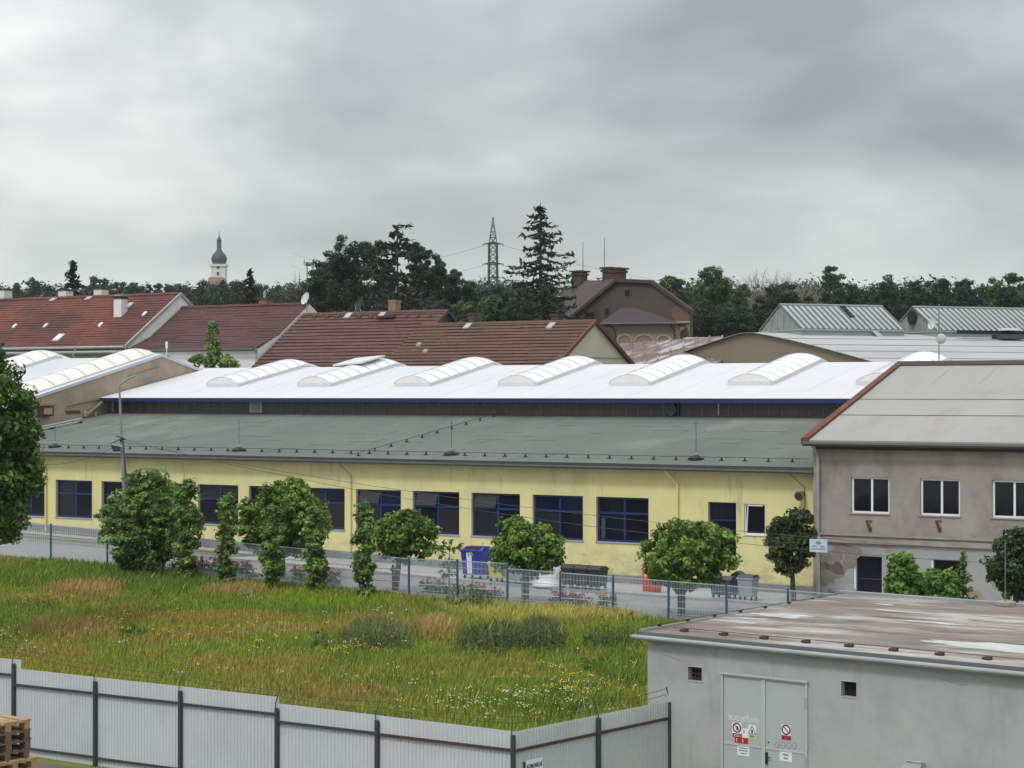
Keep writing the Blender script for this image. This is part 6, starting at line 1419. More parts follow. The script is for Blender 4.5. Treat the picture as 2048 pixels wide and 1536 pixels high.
def broad_tree(name, label, cat, base, c, rx, ry, rz, leafm, ncl, per, leaf, clr, seed, group=None, shape='ellipsoid', trunk_r=.12, trunkm='bark', nl=8, up=.55, flat=.75, edge=.35, lumps=None, inner=.45, trunk_lean=(0, 0), trunk_top=.2):
    rng = np.random.default_rng(seed)
    t = thing(name, label, cat, base, group)
    C = crown_points(shape, c, rx, ry, rz, ncl, rng, edge)
    if lumps: C = np.concatenate([C] + [crown_points('ellipsoid', l_[:3], l_[3], l_[3], l_[4], l_[5], rng, edge) for l_ in lumps])
    CR = clr * (.7 + .6 * rng.random(len(C)))
    P, Nn, sz, ci = cluster_leaves(C, CR, per, leaf, rng, up, flat, inner)
    V = leaf_quads(P, Nn, sz, rng)
    quads_mesh('crown', V, LM[leafm], t, attrs={'rnd': tint(P, ci, len(C), rng)})
    mb = MB(); b = Vector(base); cc = Vector(c); fork = Vector((cc.x * .7 + b.x * .3, cc.y * .7 + b.y * .3, cc.z - rz * trunk_top))
    mb.tube([(b.x, b.y, b.z - .1), tuple(b.lerp(fork, .5) + Vector((trunk_lean[0], trunk_lean[1], 0))), tuple(fork)], [trunk_r * 1.25, trunk_r, trunk_r * .75], 8)
    idx = rng.choice(len(C), min(nl, len(C)), replace=False)
    limb_tree(mb, fork, [tuple(C[i]) for i in idx], trunk_r * .6, rng)
    mb.build('trunk', trunkm, t)
    return t
def near(px0, px1, py0, py1, d):
    """crown centre and half sizes from its outline in the photo, standing at plane d"""
    px, py = (px0 + px1) / 2, (py0 + py1) / 2; x, y = A.at(px, d); k = y / F
    return (x, y, CZ + (790 - py) * k), (px1 - px0) / 2 * k, (py1 - py0) / 2 * k
def globe(px0, px1, py0, py1, d, label, seed, leafm='maple', basepx=None, dens=1.0, name='maple_tree', leaf=.088, per=40, group='round maples along the road', lumps=None, trunk_r=.10, clr=.22, **k):
    c, rx, rz = near(px0, px1, py0, py1, d)
    bx = c[0] if basepx is None else (basepx - 1024) / F * c[1]
    base = (bx, c[1], gz(bx, c[1]))
    ncl = int(300 * dens * (rx * rx * rz) / (1.6 ** 3) + 60)
    ll = None
    if lumps: 
        ll = []
        for (a_, b_, e_, f_, n_) in lumps:
            cc, r1, r2 = near(a_, b_, e_, f_, d); ll.append((cc[0], cc[1], cc[2], r1, r2, n_))
    return broad_tree(name, label, 'tree', base, (c[0], c[1], c[2] - .06), rx * 1.0, rx * .95, rz * 1.02, leafm, ncl, per, leaf, clr, seed, group, trunk_r=trunk_r, lumps=ll, **k)
globe(475, 655, 968, 1108, -9.3, 'large round maple with yellowish young top, between two blue windows and columnar shrubs', 11, lumps=[(545, 620, 955, 1010, 30)])
globe(742, 876, 1016, 1120, -9.6, 'dense round maple on a short trunk, just right of the fourth columnar shrub', 12, basepx=790)
globe(978, 1130, 1046, 1150, -9.6, 'round maple with a bump on its crown, between blue container and white bell', 13, basepx=1050, lumps=[(1005, 1055, 1036, 1075, 22)])
globe(1280, 1475, 1036, 1172, -9.6, 'largest round maple, in front of the narrow blue window', 14, basepx=1360, lumps=[(1300, 1330, 1140, 1165, 14), (1395, 1470, 1060, 1120, 40)])
globe(1530, 1632, 1028, 1145, -3.0, 'small dark round maple on a slim trunk beside the blue sign', 15, leafm='darkglobe', basepx=1587, dens=1.3, trunk_r=.085, lumps=[(1560, 1625, 1018, 1050, 16)])
globe(1978, 2085, 1068, 1190, -6.5, 'dark round maple cut by the right edge, before the beige building', 16, leafm='darkglobe', dens=1.3, basepx=2030, lumps=[(2020, 2060, 1055, 1080, 12)])
globe(255, 375, 945, 1080, -9.6, 'round maple with leaning pale trunk behind the big left shrub', 17, basepx=322, trunkm='postwood', trunk_r=.15)
# big loose shrub at the left and columnar hornbeams
globe(202, 372, 965, 1130, -12.3, 'broad loose leafy shrub tree at the left, hiding a blue window', 21, leafm='hedge', basepx=275, name='hornbeam_tree', group=None, dens=.75, per=34, leaf=.092, clr=.26, up=.9, flat=.45, lumps=[(240, 300, 1080, 1145, 26), (290, 340, 935, 975, 14), (190, 240, 1010, 1040, 10), (200, 260, 1040, 1075, 14), (250, 320, 940, 990, 22)])
def column(px0, px1, py0, py1, d, label, seed, n=120):
    c, rx, rz = near(px0, px1, py0, py1, d); base = (c[0], c[1], gz(c[0], c[1]))
    rz = (c[2] + rz - base[2] - .15) / 2; c = (c[0], c[1], base[2] + .15 + rz)
    return broad_tree('columnar_hornbeam', label, 'tree', base, c, rx * .70, rx * .68, rz * .97, 'hedge', int(n * .62), 44, .085, .19, seed, 'columnar hornbeams along the mesh fence', shape='column', trunk_r=.05, nl=14, up=.7, flat=.8, edge=.5)
column(340, 412, 960, 1155, -12.4, 'columnar hornbeam touching the right side of the big left shrub', 31, 170)
column(428, 478, 990, 1160, -12.4, 'slimmest columnar hornbeam, alone before a pier of the yellow wall', 32, 90)
column(515, 575, 1008, 1172, -12.4, 'columnar hornbeam before the left half of the large round maple', 33, 120)
column(600, 662, 1015, 1168, -12.4, 'columnar hornbeam before the right side of the large round maple', 34, 120)
column(697, 757, 1008, 1182, -12.4, 'rightmost columnar hornbeam, beside the dense round maple', 35, 120)
# big lime at the left edge
Yl = 58.0
cc = IMG(-50, 890, Yl); x, y = cc[0], cc[1]
broad_tree('lime_tree', 'big dark lime tree cut by the left edge of the picture', 'tree', (x - 1, y, gz(x, y)), cc, 1.72, 1.7, 3.1, 'lime', 330, 84, .10, .33, 41, trunk_r=.22, nl=14, up=.3, flat=.9, lumps=[(*IMG(15, 1030, Yl), .62, .75, 34), (*IMG(40, 940, Yl), .55, .8, 34), (*IMG(-20, 760, Yl), .5, .8, 24), (*IMG(20, 870, Yl), .62, .6, 26)])
# bush and young spruce by the beige building
globe(1775, 1855, 1115, 1215, -7.5, 'bright green bush with a raised tip before the lower beige windows', 51, basepx=1815, group=None, leafm='shrub', name='leafy_bush', dens=1.6, trunk_r=.05, lumps=[(1780, 1822, 1100, 1150, 24), (1830, 1925, 1138, 1215, 70)])
def sapling(px, py0, d, label, seed, w=16, n=30, leafm='shrub', name='sapling', per=9, h=None):
    x, y = A.at(px, d); g = gz(x, y); k = y / F; zt__ = CZ + (790 - py0) * k; rng = np.random.default_rng(seed)
    t = thing(name, label, 'tree' if name != 'weed' else 'plant', (x, y, g)); C = np.stack([x + rng.normal(size=n) * w * .35 * k, y + rng.normal(size=n) * w * .3 * k, g + (zt__ - g) * (.25 + .75 * rng.random(n))], 1)
    P, Nn, sz, ci = cluster_leaves(C, np.full(n, .12), per, .09, rng); quads_mesh('crown', leaf_quads(P, Nn, sz, rng), LM[leafm], t, attrs={'rnd': tint(P, ci, n, rng)})
    mb = MB(); mb.tube([(x, y, g), (x + .03, y, (g + zt__) / 2), (x, y, zt__)], [.03, .02, .008], 5); limb_tree(mb, (x, y, g + (zt__ - g) * .3), [tuple(c_) for c_ in C[:8]], .012, rng, n=4); mb.build('trunk', 'bark', t); return t
sapling(898, 1078, -7.0, 'thin sparse sapling left of the blue container, against the yellow wall', 61, 45, 34)
def conifer(name, label, base, h, rbot, seed, whorls=22, per=7, nl=16, leaf=.3, droop=.25, crown0=.12, irr=.35, group=None, power=.9, leafm='spruce', upturn=0, skip=.0, tr=None):
    rng = np.random.default_rng(seed); t = thing(name, label, 'tree', base, group); b = np.array(base); Ps = []; Ns = []; Ss = []; Cs = []
    mb = MB(); r0 = tr or h * .014; mb.tube([(b[0], b[1], b[2] - .3), (b[0], b[1], b[2] + h * .5), (b[0], b[1], b[2] + h)], [r0, r0 * .6, r0 * .08], 8); nb = 0
    for k in range(whorls):
        f_ = crown0 + (1 - crown0) * (k + .5) / whorls; zb_ = b[2] + h * f_; L_ = rbot * (1 - f_) ** power / (1 - crown0) ** power + leaf * .4
        for j in range(per):
            if rng.random() < skip: continue
            a_ = 2 * math.pi * (j + rng.random()) / per; l_ = L_ * (1 - irr + 2 * irr * rng.random()); z0_ = zb_ + rng.normal() * h / whorls * .35
            dv = np.array([math.cos(a_), math.sin(a_), 0]); n_ = max(3, int(nl * l_ / rbot + 2)); q = (np.arange(n_) + rng.random(n_)) / n_; q = q ** .8
            zc_ = z0_ - droop * l_ * q + upturn * l_ * q ** 3
            P = b[None] * 0 + np.stack([b[0] + dv[0] * l_ * q, b[1] + dv[1] * l_ * q, zc_], 1); side = np.array([-dv[1], dv[0], 0]); P += side * (rng.normal(size=n_) * l_ * .12 * (1 - q * .5))[:, None]; P[:, 2] += rng.normal(size=n_) * leaf * .25
            Ps.append(P); Ns.append(rng.normal(size=(n_, 3)) * .55 + np.array([0, 0, 1])); Ss.append(leaf * (.7 + .6 * rng.random(n_))); Cs.append(np.full(n_, nb)); nb += 1
            if l_ > leaf * 2: mb.tube([(b[0], b[1], z0_), (b[0] + dv[0] * l_ * .6, b[1] + dv[1] * l_ * .6, z0_ - droop * l_ * .6 + upturn * l_ * .2), (b[0] + dv[0] * l_ * .97, b[1] + dv[1] * l_ * .97, z0_ - droop * l_ + upturn * l_ * .9)], [r0 * .28, r0 * .18, r0 * .05], 4, cap=False)
    P = np.concatenate(Ps); V = leaf_quads(P, np.concatenate(Ns), np.concatenate(Ss), rng, .42)
    quads_mesh('crown', V, LM[leafm], t, attrs={'rnd': tint(P, np.concatenate(Cs), nb, rng)}); mb.build('trunk', 'bark', t); return t
x, y = A.at(1926, -7.0); g = gz(x, y); conifer('young_spruce', 'spindly young spruce between the bush and the dark maple at the right', (x, y, g), A.Z(1926, 1103, -7.0) - g, .42, 62, whorls=12, per=6, nl=9, leaf=.10, droop=-.5, irr=.3, leafm='hedge', crown0=.2)
# birch behind the white roof
x, y = A.at(425, 31.6); z_b = CZ - 3.2
broad_tree('birch_tree', 'slim pale green birch before the white wall of the maroon roofed house', 'tree', (x, y, z_b), (x, y, A.Z(425, 705, 31.6)), 1.0, 1.0, 1.9, 'birch', 70, 34, .12, .30, 63, trunkm='barkpale', trunk_r=.07, shape='cone', lumps=[(x - 1.2, y, A.Z(390, 720, 31.6), .7, .4, 8), (x + 1.3, y, A.Z(460, 722, 31.6), .9, .4, 14)])
t_ = [a for a in range(1)]

def FB(px, ytop, ybot, wpx, Y):                  # background tree: base on the ground below, crown box from the photo
    x = (px - 1024) / F * Y; return x, Y, CZ + (790 - ytop) / F * Y, CZ + (790 - ybot) / F * Y, wpx / 2 * Y / F
def back_tree(name, label, px, ytop, ybot, wpx, Y, seed, leafm='far', ncl=60, per=60, group=None, lf=.26, clrf=.24, nl=14, shape='ellipsoid', lumps=(), edge=.45, trunkm='bark', inner=.4):
    x, y, z1, z0, rx = FB(px, ytop, ybot, wpx, Y); rz = (z1 - z0) / 2; g = gz(x, y)
    ll = [(*IMG(a_, b_, Y), w_ / 2 * Y / F, h_ / 2 * Y / F, n_) for a_, b_, w_, h_, n_ in lumps]
    return broad_tree(name, label, 'tree', (x, y, g), (x, y, (z1 + z0) / 2), rx * .9, rx * .85, rz * .95, leafm, int(ncl * 1.5), int(per * 1.7), lf * Y / 180 * .46, rx * clrf * .95, seed, group, trunk_r=max(.15, rx * .07), nl=nl, lumps=ll, edge=edge, shape=shape, up=.4, trunkm=trunkm, inner=inner, trunk_top=.5)
back_tree('oak_tree', 'tall leafy tree left of centre with a rounded top and sky gaps', 705, 468, 640, 150, 186, 101, ncl=74, per=90, lumps=[(655, 545, 70, 50, 22), (745, 510, 50, 60, 18)], leafm='far', clrf=.17)
back_tree('oak_tree', 'low spreading dark tree behind the dish at the maroon roof', 650, 530, 640, 90, 178, 102, ncl=55, per=80, clrf=.2)
back_tree('oak_tree', 'broad leafy tree right of the crooked spruce top', 850, 488, 640, 100, 184, 103, ncl=60, per=90, lumps=[(880, 540, 40, 40, 14), (830, 500, 60, 40, 16)], clrf=.19)
back_tree('oak_tree', 'leafy tree between the tall oaks and the pylon', 912, 536, 640, 100, 188, 104, ncl=52, per=80, clrf=.2)
back_tree('oak_tree', 'dark leafy tree just left of the crooked spruce', 765, 500, 640, 60, 180, 105, ncl=34, per=80, clrf=.28)
x, Y_ = IMG(795, 790, 176)[:2]; g = gz(x, Y_)
conifer('old_spruce', 'old crooked spruce with a flat ragged dark top among the oaks', (x, Y_, g), CZ + (790 - 450) / F * Y_ - g, 3.2, 111, whorls=20, per=6, nl=20, leaf=.42, droop=.12, irr=.55, power=.35, upturn=.1, skip=.15)
x, Y_ = IMG(1081, 790, 165)[:2]; g = gz(x, Y_)
conifer('tall_spruce', 'tallest spruce with open layered dark branches before the manor house', (x, Y_, g), CZ + (790 - 405) / F * Y_ - g, 5.4, 112, whorls=25, per=7, nl=34, leaf=.33, droop=.34, irr=.42, power=.72, upturn=.25, skip=.22, tr=.34)
BUSH_LAB = ['dark hazy tree left of the pylon foot', 'dark tree just right of the pylon foot', 'dark tree between pylon and tall spruce', 'light green bush below the pylon above the brown red ridge', 'dark bush left of the tall spruce foot', 'dark bush around the foot of the tall spruce', 'light green bush above the chimney at the left end of the brown red ridge', 'dark bush behind the right end of the dark red ridge']
for i, (px, yt, w, Y, lm) in enumerate([(960, 572, 60, 215, 'farblue'), (1000, 566, 60, 230, 'far'), (1040, 568, 60, 225, 'far'), (985, 590, 70, 165, 'farlight'), (1035, 596, 70, 160, 'far'), (1085, 585, 90, 172, 'far'), (930, 600, 60, 168, 'farlight'), (870, 590, 70, 172, 'far')]):
    back_tree('bushy_tree', BUSH_LAB[i], px, yt, 665, w, Y, 120 + i, leafm=lm, ncl=46, per=60, group='bushy trees behind the brown red roof', clrf=.3)
# spruces at the left
def far_spruce(px, ytop, ybot, wpx, Y, label, seed, **k):
    x = (px - 1024) / F * Y; zb = CZ + (790 - ybot) / F * Y; g = gz(x, Y); h = CZ + (790 - ytop) / F * Y - g
    conifer('spruce_tree', label, (x, Y, g), h, wpx / 2 * Y / F, seed, crown0=max(.05, (zb - g) / h * .6), **k)
far_spruce(145, 525, 600, 135, 170, 'dark spruce standing between two white chimneys of the rust red roof', 131, whorls=16, per=8, nl=16, leaf=.36, droop=.3, power=1.0)
far_spruce(500, 540, 612, 105, 190, 'slim dark spruce right of the church tower', 132, whorls=18, per=8, nl=14, leaf=.36, droop=.2, power=1.1)
# woods at the left, individually and as a mass
grpL = 'hazy trees on the left skyline'
SKY_LAB = ['hazy tree over the leftmost white chimney', 'hazy round tree just right of the leftmost chimney', 'tallest hazy tree between the leftmost chimney and the dark spruce', 'low hazy tree left of the dark spruce', 'hazy tree touching the left side of the dark spruce',
 'tall hazy tree right of the dark spruce, above a white chimney', 'hazy tree above the gap right of the ridge chimneys', 'pointed hazy tree above the single tall white chimney', 'darker round tree right of the tall white chimney', 'dark round tree midway between tall chimney and white gable',
 'low hazy tree above the right end of the rust red roof', 'hazy tree just left of the white gable peak', 'hazy tree over the white gable peak', 'dark tree just right of the white gable peak', 'dark tree hiding the left foot of the church', 'dark tree hiding the right foot of the church', 'dark tree between the church and the slim spruce',
 'tree hugging the right side of the slim spruce', 'tree above the red brick chimney of the maroon roof', 'green tree between the red brick chimney and the far spires', 'green tree under the two small far spires', 'green tree behind the tall thin mast with the dish']
for i, (px, yt, w, Y) in enumerate([(8, 572, 40, 420), (35, 560, 32, 430), (68, 558, 40, 430), (95, 566, 30, 440), (118, 572, 36, 400), (188, 556, 44, 440), (216, 562, 40, 420), (238, 558, 34, 440), (268, 566, 40, 380), (292, 568, 40, 390), (318, 572, 36, 400), (342, 570, 34, 420), (362, 572, 34, 410), (385, 570, 44, 360), (410, 562, 50, 330), (440, 560, 60, 320), (475, 562, 50, 330), (512, 570, 44, 350), (536, 574, 36, 380), (562, 572, 40, 400), (585, 578, 40, 390), (607, 570, 36, 330)]):
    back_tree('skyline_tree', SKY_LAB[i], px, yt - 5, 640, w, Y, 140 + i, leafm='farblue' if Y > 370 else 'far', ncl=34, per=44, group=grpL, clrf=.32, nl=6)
# right side trees
back_tree('ash_tree', 'light green open tree right beside the manor roof edge', 1345, 540, 650, 74, 205, 171, leafm='farlight', ncl=70, per=60, clrf=.22, trunkm='barkpale')
back_tree('ash_tree', 'tallest light green open tree right of the manor house', 1425, 529, 655, 88, 208, 172, leafm='farlight', ncl=90, per=60, clrf=.22, trunkm='barkpale')
back_tree('ash_tree', 'thin light green tree beside the first bare tree', 1484, 552, 640, 40, 210, 173, leafm='farlight', ncl=26, per=50, clrf=.3, trunkm='barkpale')
for i, (px, yt, w, Y, lm, lab) in enumerate([(1400, 600, 150, 190, 'far', 'dark low tree under the light green ones right of the manor'), (1470, 612, 90, 185, 'far', 'dark low tree left of the pointed dark tree'), (1562, 560, 100, 195, 'far', 'dark pointed tree between the two bare trees'), (1528, 590, 70, 190, 'far', 'dark tree under the first bare tree'), (1612, 590, 60, 200, 'far', 'dark tree under the second bare tree'), (1665, 526, 62, 210, 'farlight', 'tall round topped tree right of the second bare tree'), (1700, 562, 90, 205, 'far', 'spreading tree under the tall round topped one'), (1768, 545, 90, 215, 'far', 'dark round tree above the gap between the glass monitors'), (1826, 556, 60, 222, 'far', 'dark narrow tree over the end of the long monitor'), (1872, 548, 76, 218, 'far', 'dark tree with a flat top above the long monitor'), (1928, 556, 76, 222, 'far', 'dark round tree above the middle of the long monitor'), (1985, 548, 70, 226, 'farlight', 'mid green tree near the right edge skyline'), (2030, 542, 80, 224, 'far', 'broad tree at the right edge skyline'), (2090, 540, 90, 222, 'far', 'tree beyond the right edge skyline'), (1640, 600, 80, 190, 'farlight', 'green bushy tree above the first glass monitor')]):
    back_tree('woodland_tree', lab, px, yt, 690, w, Y, 180 + i, leafm=lm, ncl=75, per=66, clrf=.24)
def bare_tree(px, ytop, ybot, wpx, Y, label, seed):
    rng = random.Random(seed); x = (px - 1024) / F * Y; g = gz(x, Y); t = thing('bare_tree', label, 'tree', (x, Y, g), 'bare trees on the right skyline'); H_ = CZ + (790 - ytop) / F * Y - g; mb = MB()
    R0 = wpx / 2 * Y / F
    def br(p, dv, l, r, lev):
        q = p + dv * l; mb.tube([tuple(p), tuple(p.lerp(q, .5) + Vector((rng.uniform(-1, 1), rng.uniform(-1, 1), 0)) * l * .05), tuple(q)], [r, r * .8, r * .6], 4, cap=False)
        if lev == 0: return
        for _ in range(3 if lev > 1 else 4):
            nv = (dv + Vector((rng.uniform(-1, 1), rng.uniform(-1, 1), rng.uniform(-.2, .6))) * .62).normalized(); br(q if _ else p.lerp(q, .7), nv, l * rng.uniform(.6, .85), r * .58, lev - 1)
    br(Vector((x, Y, g)), Vector((0, 0, 1)), H_ * .46, .22, 0)
    for k in range(5):
        nv = Vector((rng.uniform(-1, 1) * .32, rng.uniform(-1, 1) * .3, 1)).normalized(); br(Vector((x, Y, g + H_ * (.3 + .04 * k))), nv, H_ * .19, .12, 4)
    mb.build('branches', 'barkpale', t)
bare_tree(1530, 538, 640, 60, 212, 'left bare leafless tree between green and dark trees', 3)
bare_tree(1606, 538, 640, 60, 214, 'right bare leafless tree beside the tall round topped tree', 4)
bare_tree(1498, 548, 640, 40, 214, 'small bare leafless tree next to the light green ones', 8)
# far woodland mass closing the skyline
def woodland(label, pxs, yfun, Y0, Y1, leafm, seed, n, leaf):
    rng = np.random.default_rng(seed); px = rng.uniform(*pxs, n); Y = rng.uniform(Y0, Y1, n); x = (px - 1024) / F * Y; g = ground_z(x, Y); h = rng.uniform(.55, 1, n)
    zt__ = CZ + (790 - yfun(px)) / F * Y; C = np.stack([x, Y, g + (zt__ - g) * h], 1)
    P, Nn, sz, ci = cluster_leaves(C, 1.6 + rng.random(n) * 1.6, 42, leaf, rng); o = quads_mesh('woodland', leaf_quads(P, Nn, sz, rng), LM[leafm], None, attrs={'rnd': tint(P, ci, n, rng)}, kind='stuff'); o['label'] = label; o['category'] = 'woodland'
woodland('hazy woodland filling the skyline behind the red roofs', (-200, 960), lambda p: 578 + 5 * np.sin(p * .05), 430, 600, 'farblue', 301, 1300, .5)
woodland('dark woodland behind the manor house and grey arched roof', (930, 2250), lambda p: 586 + 10 * np.sin(p * .03), 232, 300, 'far', 302, 2000, .32)

# ------------------------------------------------------------------ meadow: grass, flowers, weeds
rng = np.random.default_rng(99)
n = 430000
d = -36.2 + 24.9 * rng.random(n) ** .9; a = rng.uniform(-14, 62, n)
x = A.o[0] + A.u[0] * a + A.n[0] * d; y = A.o[1] + A.u[1] * a + A.n[1] * d; g = ground_z(x, y)
px = 1024 + x / y * F; py = 790 - (g - CZ) / y * F
bI = np.array(B.inv(x, y)); 
keep = (px > -90) & (px < 1720) & ~((bI[0] > .2) & (bI[1] > .2)) 
# the shed and the slanting leg of the fence bound the meadow on the right
crossR = (x - Cc.x) * uR.y - (y - Cc.y) * uR.x; keep &= ~((crossR > -.15) & (d < -28)); keep &= ~((bI[0] > -.6) & (bI[1] < .2) & (crossR > -.15))
crossL = (x - Cc.x) * (-uL.y) - (y - Cc.y) * (-uL.x); keep &= ((x - Cc.x) * (.5449) + (y - Cc.y) * (.8385)) > .12
x, y, g, px, py, d, a = [v[keep] for v in (x, y, g, px, py, d, a)]; n = len(x)
def fbm(x, y, s, seed):
    r = np.random.default_rng(seed); v = np.zeros_like(x); am = 1
    for o in range(4):
        for _ in range(3):
            th_ = r.uniform(0, 6.28); f_ = s * 2 ** o * r.uniform(.7, 1.3); v += am * np.sin((x * math.cos(th_) + y * math.sin(th_)) * f_ + r.uniform(0, 6.28))
        am *= .55
    return v / 3
GREEN = np.array([.195, .258, .030]); GREEN2 = np.array([.120, .205, .030]); OLIVE = np.array([.275, .250, .042]); TAN = np.array([.42, .27, .12]); BROWN = np.array([.33, .23, .065]); STRAW = np.array([.46, .40, .11]); DARK = np.array([.085, .115, .05]); LIME_ = np.array([.19, .31, .02])
col = np.tile(GREEN, (n, 1)); hgt = np.full(n, .20)
def blend(c, w):
    global col
    w = np.clip(w, 0, 1)[:, None]; col = col * (1 - w) + c * w
f1 = fbm(x, y, .45, 1); f2 = fbm(x, y, 1.1, 2); f3 = fbm(x, y, .9, 3)
blend(GREEN2, (f1 > .25) * .8 * np.clip((f1 - .25) * 3, 0, 1)); blend(OLIVE, np.clip(f2 * 1.2 - .1, 0, .8)); blend(BROWN, np.clip((f3 - .2) * 1.3, 0, .5) * (px < 1000))
def patch_(cx, cy, rx_, ry_, c, k=1.0, h=None, soft=.5):
    global hgt
    q = ((px - cx) / rx_) ** 2 + ((py - cy) / ry_) ** 2 + f2 * .35; w = np.clip((1 - q) / soft, 0, 1) * k; blend(c, w)
    if h: hgt = hgt * (1 - w) + h * w
patch_(560, 1215, 900, 22, GREEN2, .5); patch_(120, 1150, 260, 28, GREEN2, .9, .32); patch_(330, 1170, 120, 24, GREEN2, .9, .35)
patch_(170, 1183, 75, 13, TAN, .8, .38); patch_(60, 1200, 90, 12, BROWN, .5); patch_(470, 1186, 75, 11, TAN, .75, .36)
patch_(650, 1200, 160, 20, LIME_, .7); patch_(150, 1262, 110, 22, TAN, .55, .36); patch_(440, 1240, 210, 14, BROWN, .8); patch_(380, 1272, 140, 18, BROWN, .75); patch_(560, 1262, 150, 12, TAN, .45); patch_(100, 1310, 120, 22, BROWN, .65)
patch_(620, 1300, 110, 14, GREEN2, .5); patch_(990, 1220, 110, 20, STRAW, .6, .32); patch_(1180, 1232, 130, 18, STRAW, .85, .38); patch_(1060, 1240, 120, 14, STRAW, .6, .32)
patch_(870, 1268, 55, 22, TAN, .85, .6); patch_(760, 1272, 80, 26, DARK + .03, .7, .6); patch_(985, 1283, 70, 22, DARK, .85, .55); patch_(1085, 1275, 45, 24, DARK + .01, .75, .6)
patch_(1220, 1290, 75, 30, GREEN2, .7, .35); patch_(900, 1345, 260, 26, OLIVE, .5); patch_(700, 1385, 120, 16, BROWN, .7); patch_(1120, 1400, 190, 34, GREEN2, .75, .4); patch_(1250, 1350, 60, 40, GREEN2, .8, .5); patch_(960, 1400, 120, 20, GREEN, .5, .35)
patch_(640, 1130, 900, 6, GREEN2, .3); patch_(1320, 1215, 120, 14, STRAW, .9, .6); patch_(1180, 1318, 35, 12, BROWN, .5)
col *= (.80 + .62 * rng.random((n, 1))); col *= (1 + rng.normal(size=(n, 3)) * .07); dry = rng.random(n) < .04; col[dry] = STRAW * (.6 + .5 * rng.random((dry.sum(), 1)))
hh = hgt * (.55 + .75 * rng.random(n)); hh[dry] *= 1.15; w = .010 + .012 * rng.random(n)
az_ = rng.random(n) * 6.28; ln = hh * (.15 + .35 * rng.random(n)); lx, ly = np.cos(az_) * ln, np.sin(az_) * ln; bx, by = -np.sin(az_) * w, np.cos(az_) * w
jx, jy = x, y
V = np.empty((n, 4, 3)); V[:, 0] = np.stack([jx - bx, jy - by, g - .02], 1); V[:, 1] = np.stack([jx + bx, jy + by, g - .02], 1); V[:, 2] = np.stack([jx + bx * .8 + lx * .45, jy + by * .8 + ly * .45, g + hh * .62], 1); V[:, 3] = np.stack([jx + lx, jy + ly, g + hh], 1)
GM = attr_mat('grass_blades')
o = quads_mesh('meadow_grass', V, GM, None, attrs={'Col': np.clip(col, 0, 1)}, kind='stuff'); tag(o, 'unmown green and tan meadow grass behind the corrugated fence', 'grass')
# leaning weeds: docks, thistles and young shoots
def weeds(name, label, spots, leafm, seed, cat='plant'):
    rng = np.random.default_rng(seed)
    for i, (px_, py_, w_, h_, n_) in enumerate(spots):
        X, Y_, g_ = G(px_, py_); k = Y_ / F
        lab = label[i] if isinstance(label, list) else label
        sx = X + rng.uniform(-1, 1, n_) * w_ * k * .62 + rng.normal(size=n_) * w_ * k * .08; sy = Y_ + rng.normal(size=n_) * w_ * k * .30; sh = h_ * k * rng.uniform(.3, 1.15, n_) ** 1.2; sg = ground_z(sx, sy)
        m_ = 13; ci = np.repeat(np.arange(n_), m_); q = rng.random(n_ * m_) ** .8; sprd = .10 * (1.1 - q)
        P = np.stack([sx[ci] + rng.normal(size=n_ * m_) * sprd, sy[ci] + rng.normal(size=n_ * m_) * sprd, sg[ci] + q * sh[ci]], 1); Nn = rng.normal(size=(n_ * m_, 3)) + np.array([0, -.3, .5])
        t = thing(name, lab, cat, (X, Y_, g_)); quads_mesh('leaves', leaf_quads(P, Nn, .05 + .04 * rng.random(n_ * m_), rng, .32), LM[leafm], t, attrs={'rnd': tint(P, ci, n_, rng)})
        mb = MB()
        for j in range(n_): mb.tube([(sx[j], sy[j], sg[j] - .02), (sx[j] + .03 * rng.normal(), sy[j], sg[j] + sh[j] * 1.08)], [.008, .004], 3, cap=False)
        tag(mb.build('stem', 'bark', t), kind='stuff')
weeds('thistle_patch', ['grey green tall thistles left of the tan grass tuft', 'dark broad weed clump right of the tan grass tuft', 'dark upright weeds at the right end of the weed belt', 'small dark weed clump near the middle right weeds', 'dark green shrubby weeds beside the grey shed corner', 'tall weeds standing in front of the mesh fence posts', 'lone dark weed spike in the left half of the meadow right of the bright bush'],
      [(750, 1300, 110, 44, 60), (975, 1306, 100, 40, 70), (1090, 1300, 70, 54, 44), (1010, 1300, 50, 34, 24), (1225, 1300, 80, 60, 50), (935, 1218, 70, 48, 44), (640, 1300, 30, 38, 12)], 'weed', 71)
weeds('green_shoot', ['bright green shoot clump right of the orange flowers on the left', 'bright green shoot clump below the dark weeds near the shed'], [(268, 1275, 38, 26, 34), (1187, 1350, 44, 34, 46)], 'shrub', 72)
for o_ in [o_ for o_ in scene.objects if o_.name.startswith('green_shoot')]:
    for c_ in o_.children:
        if c_.name.startswith('leaves'): c_.data.materials[0] = LM.setdefault('bright', leaf_mat('bright_leaves', (.07, .15, .01), (.12, .26, .015), (.18, .36, .03)))
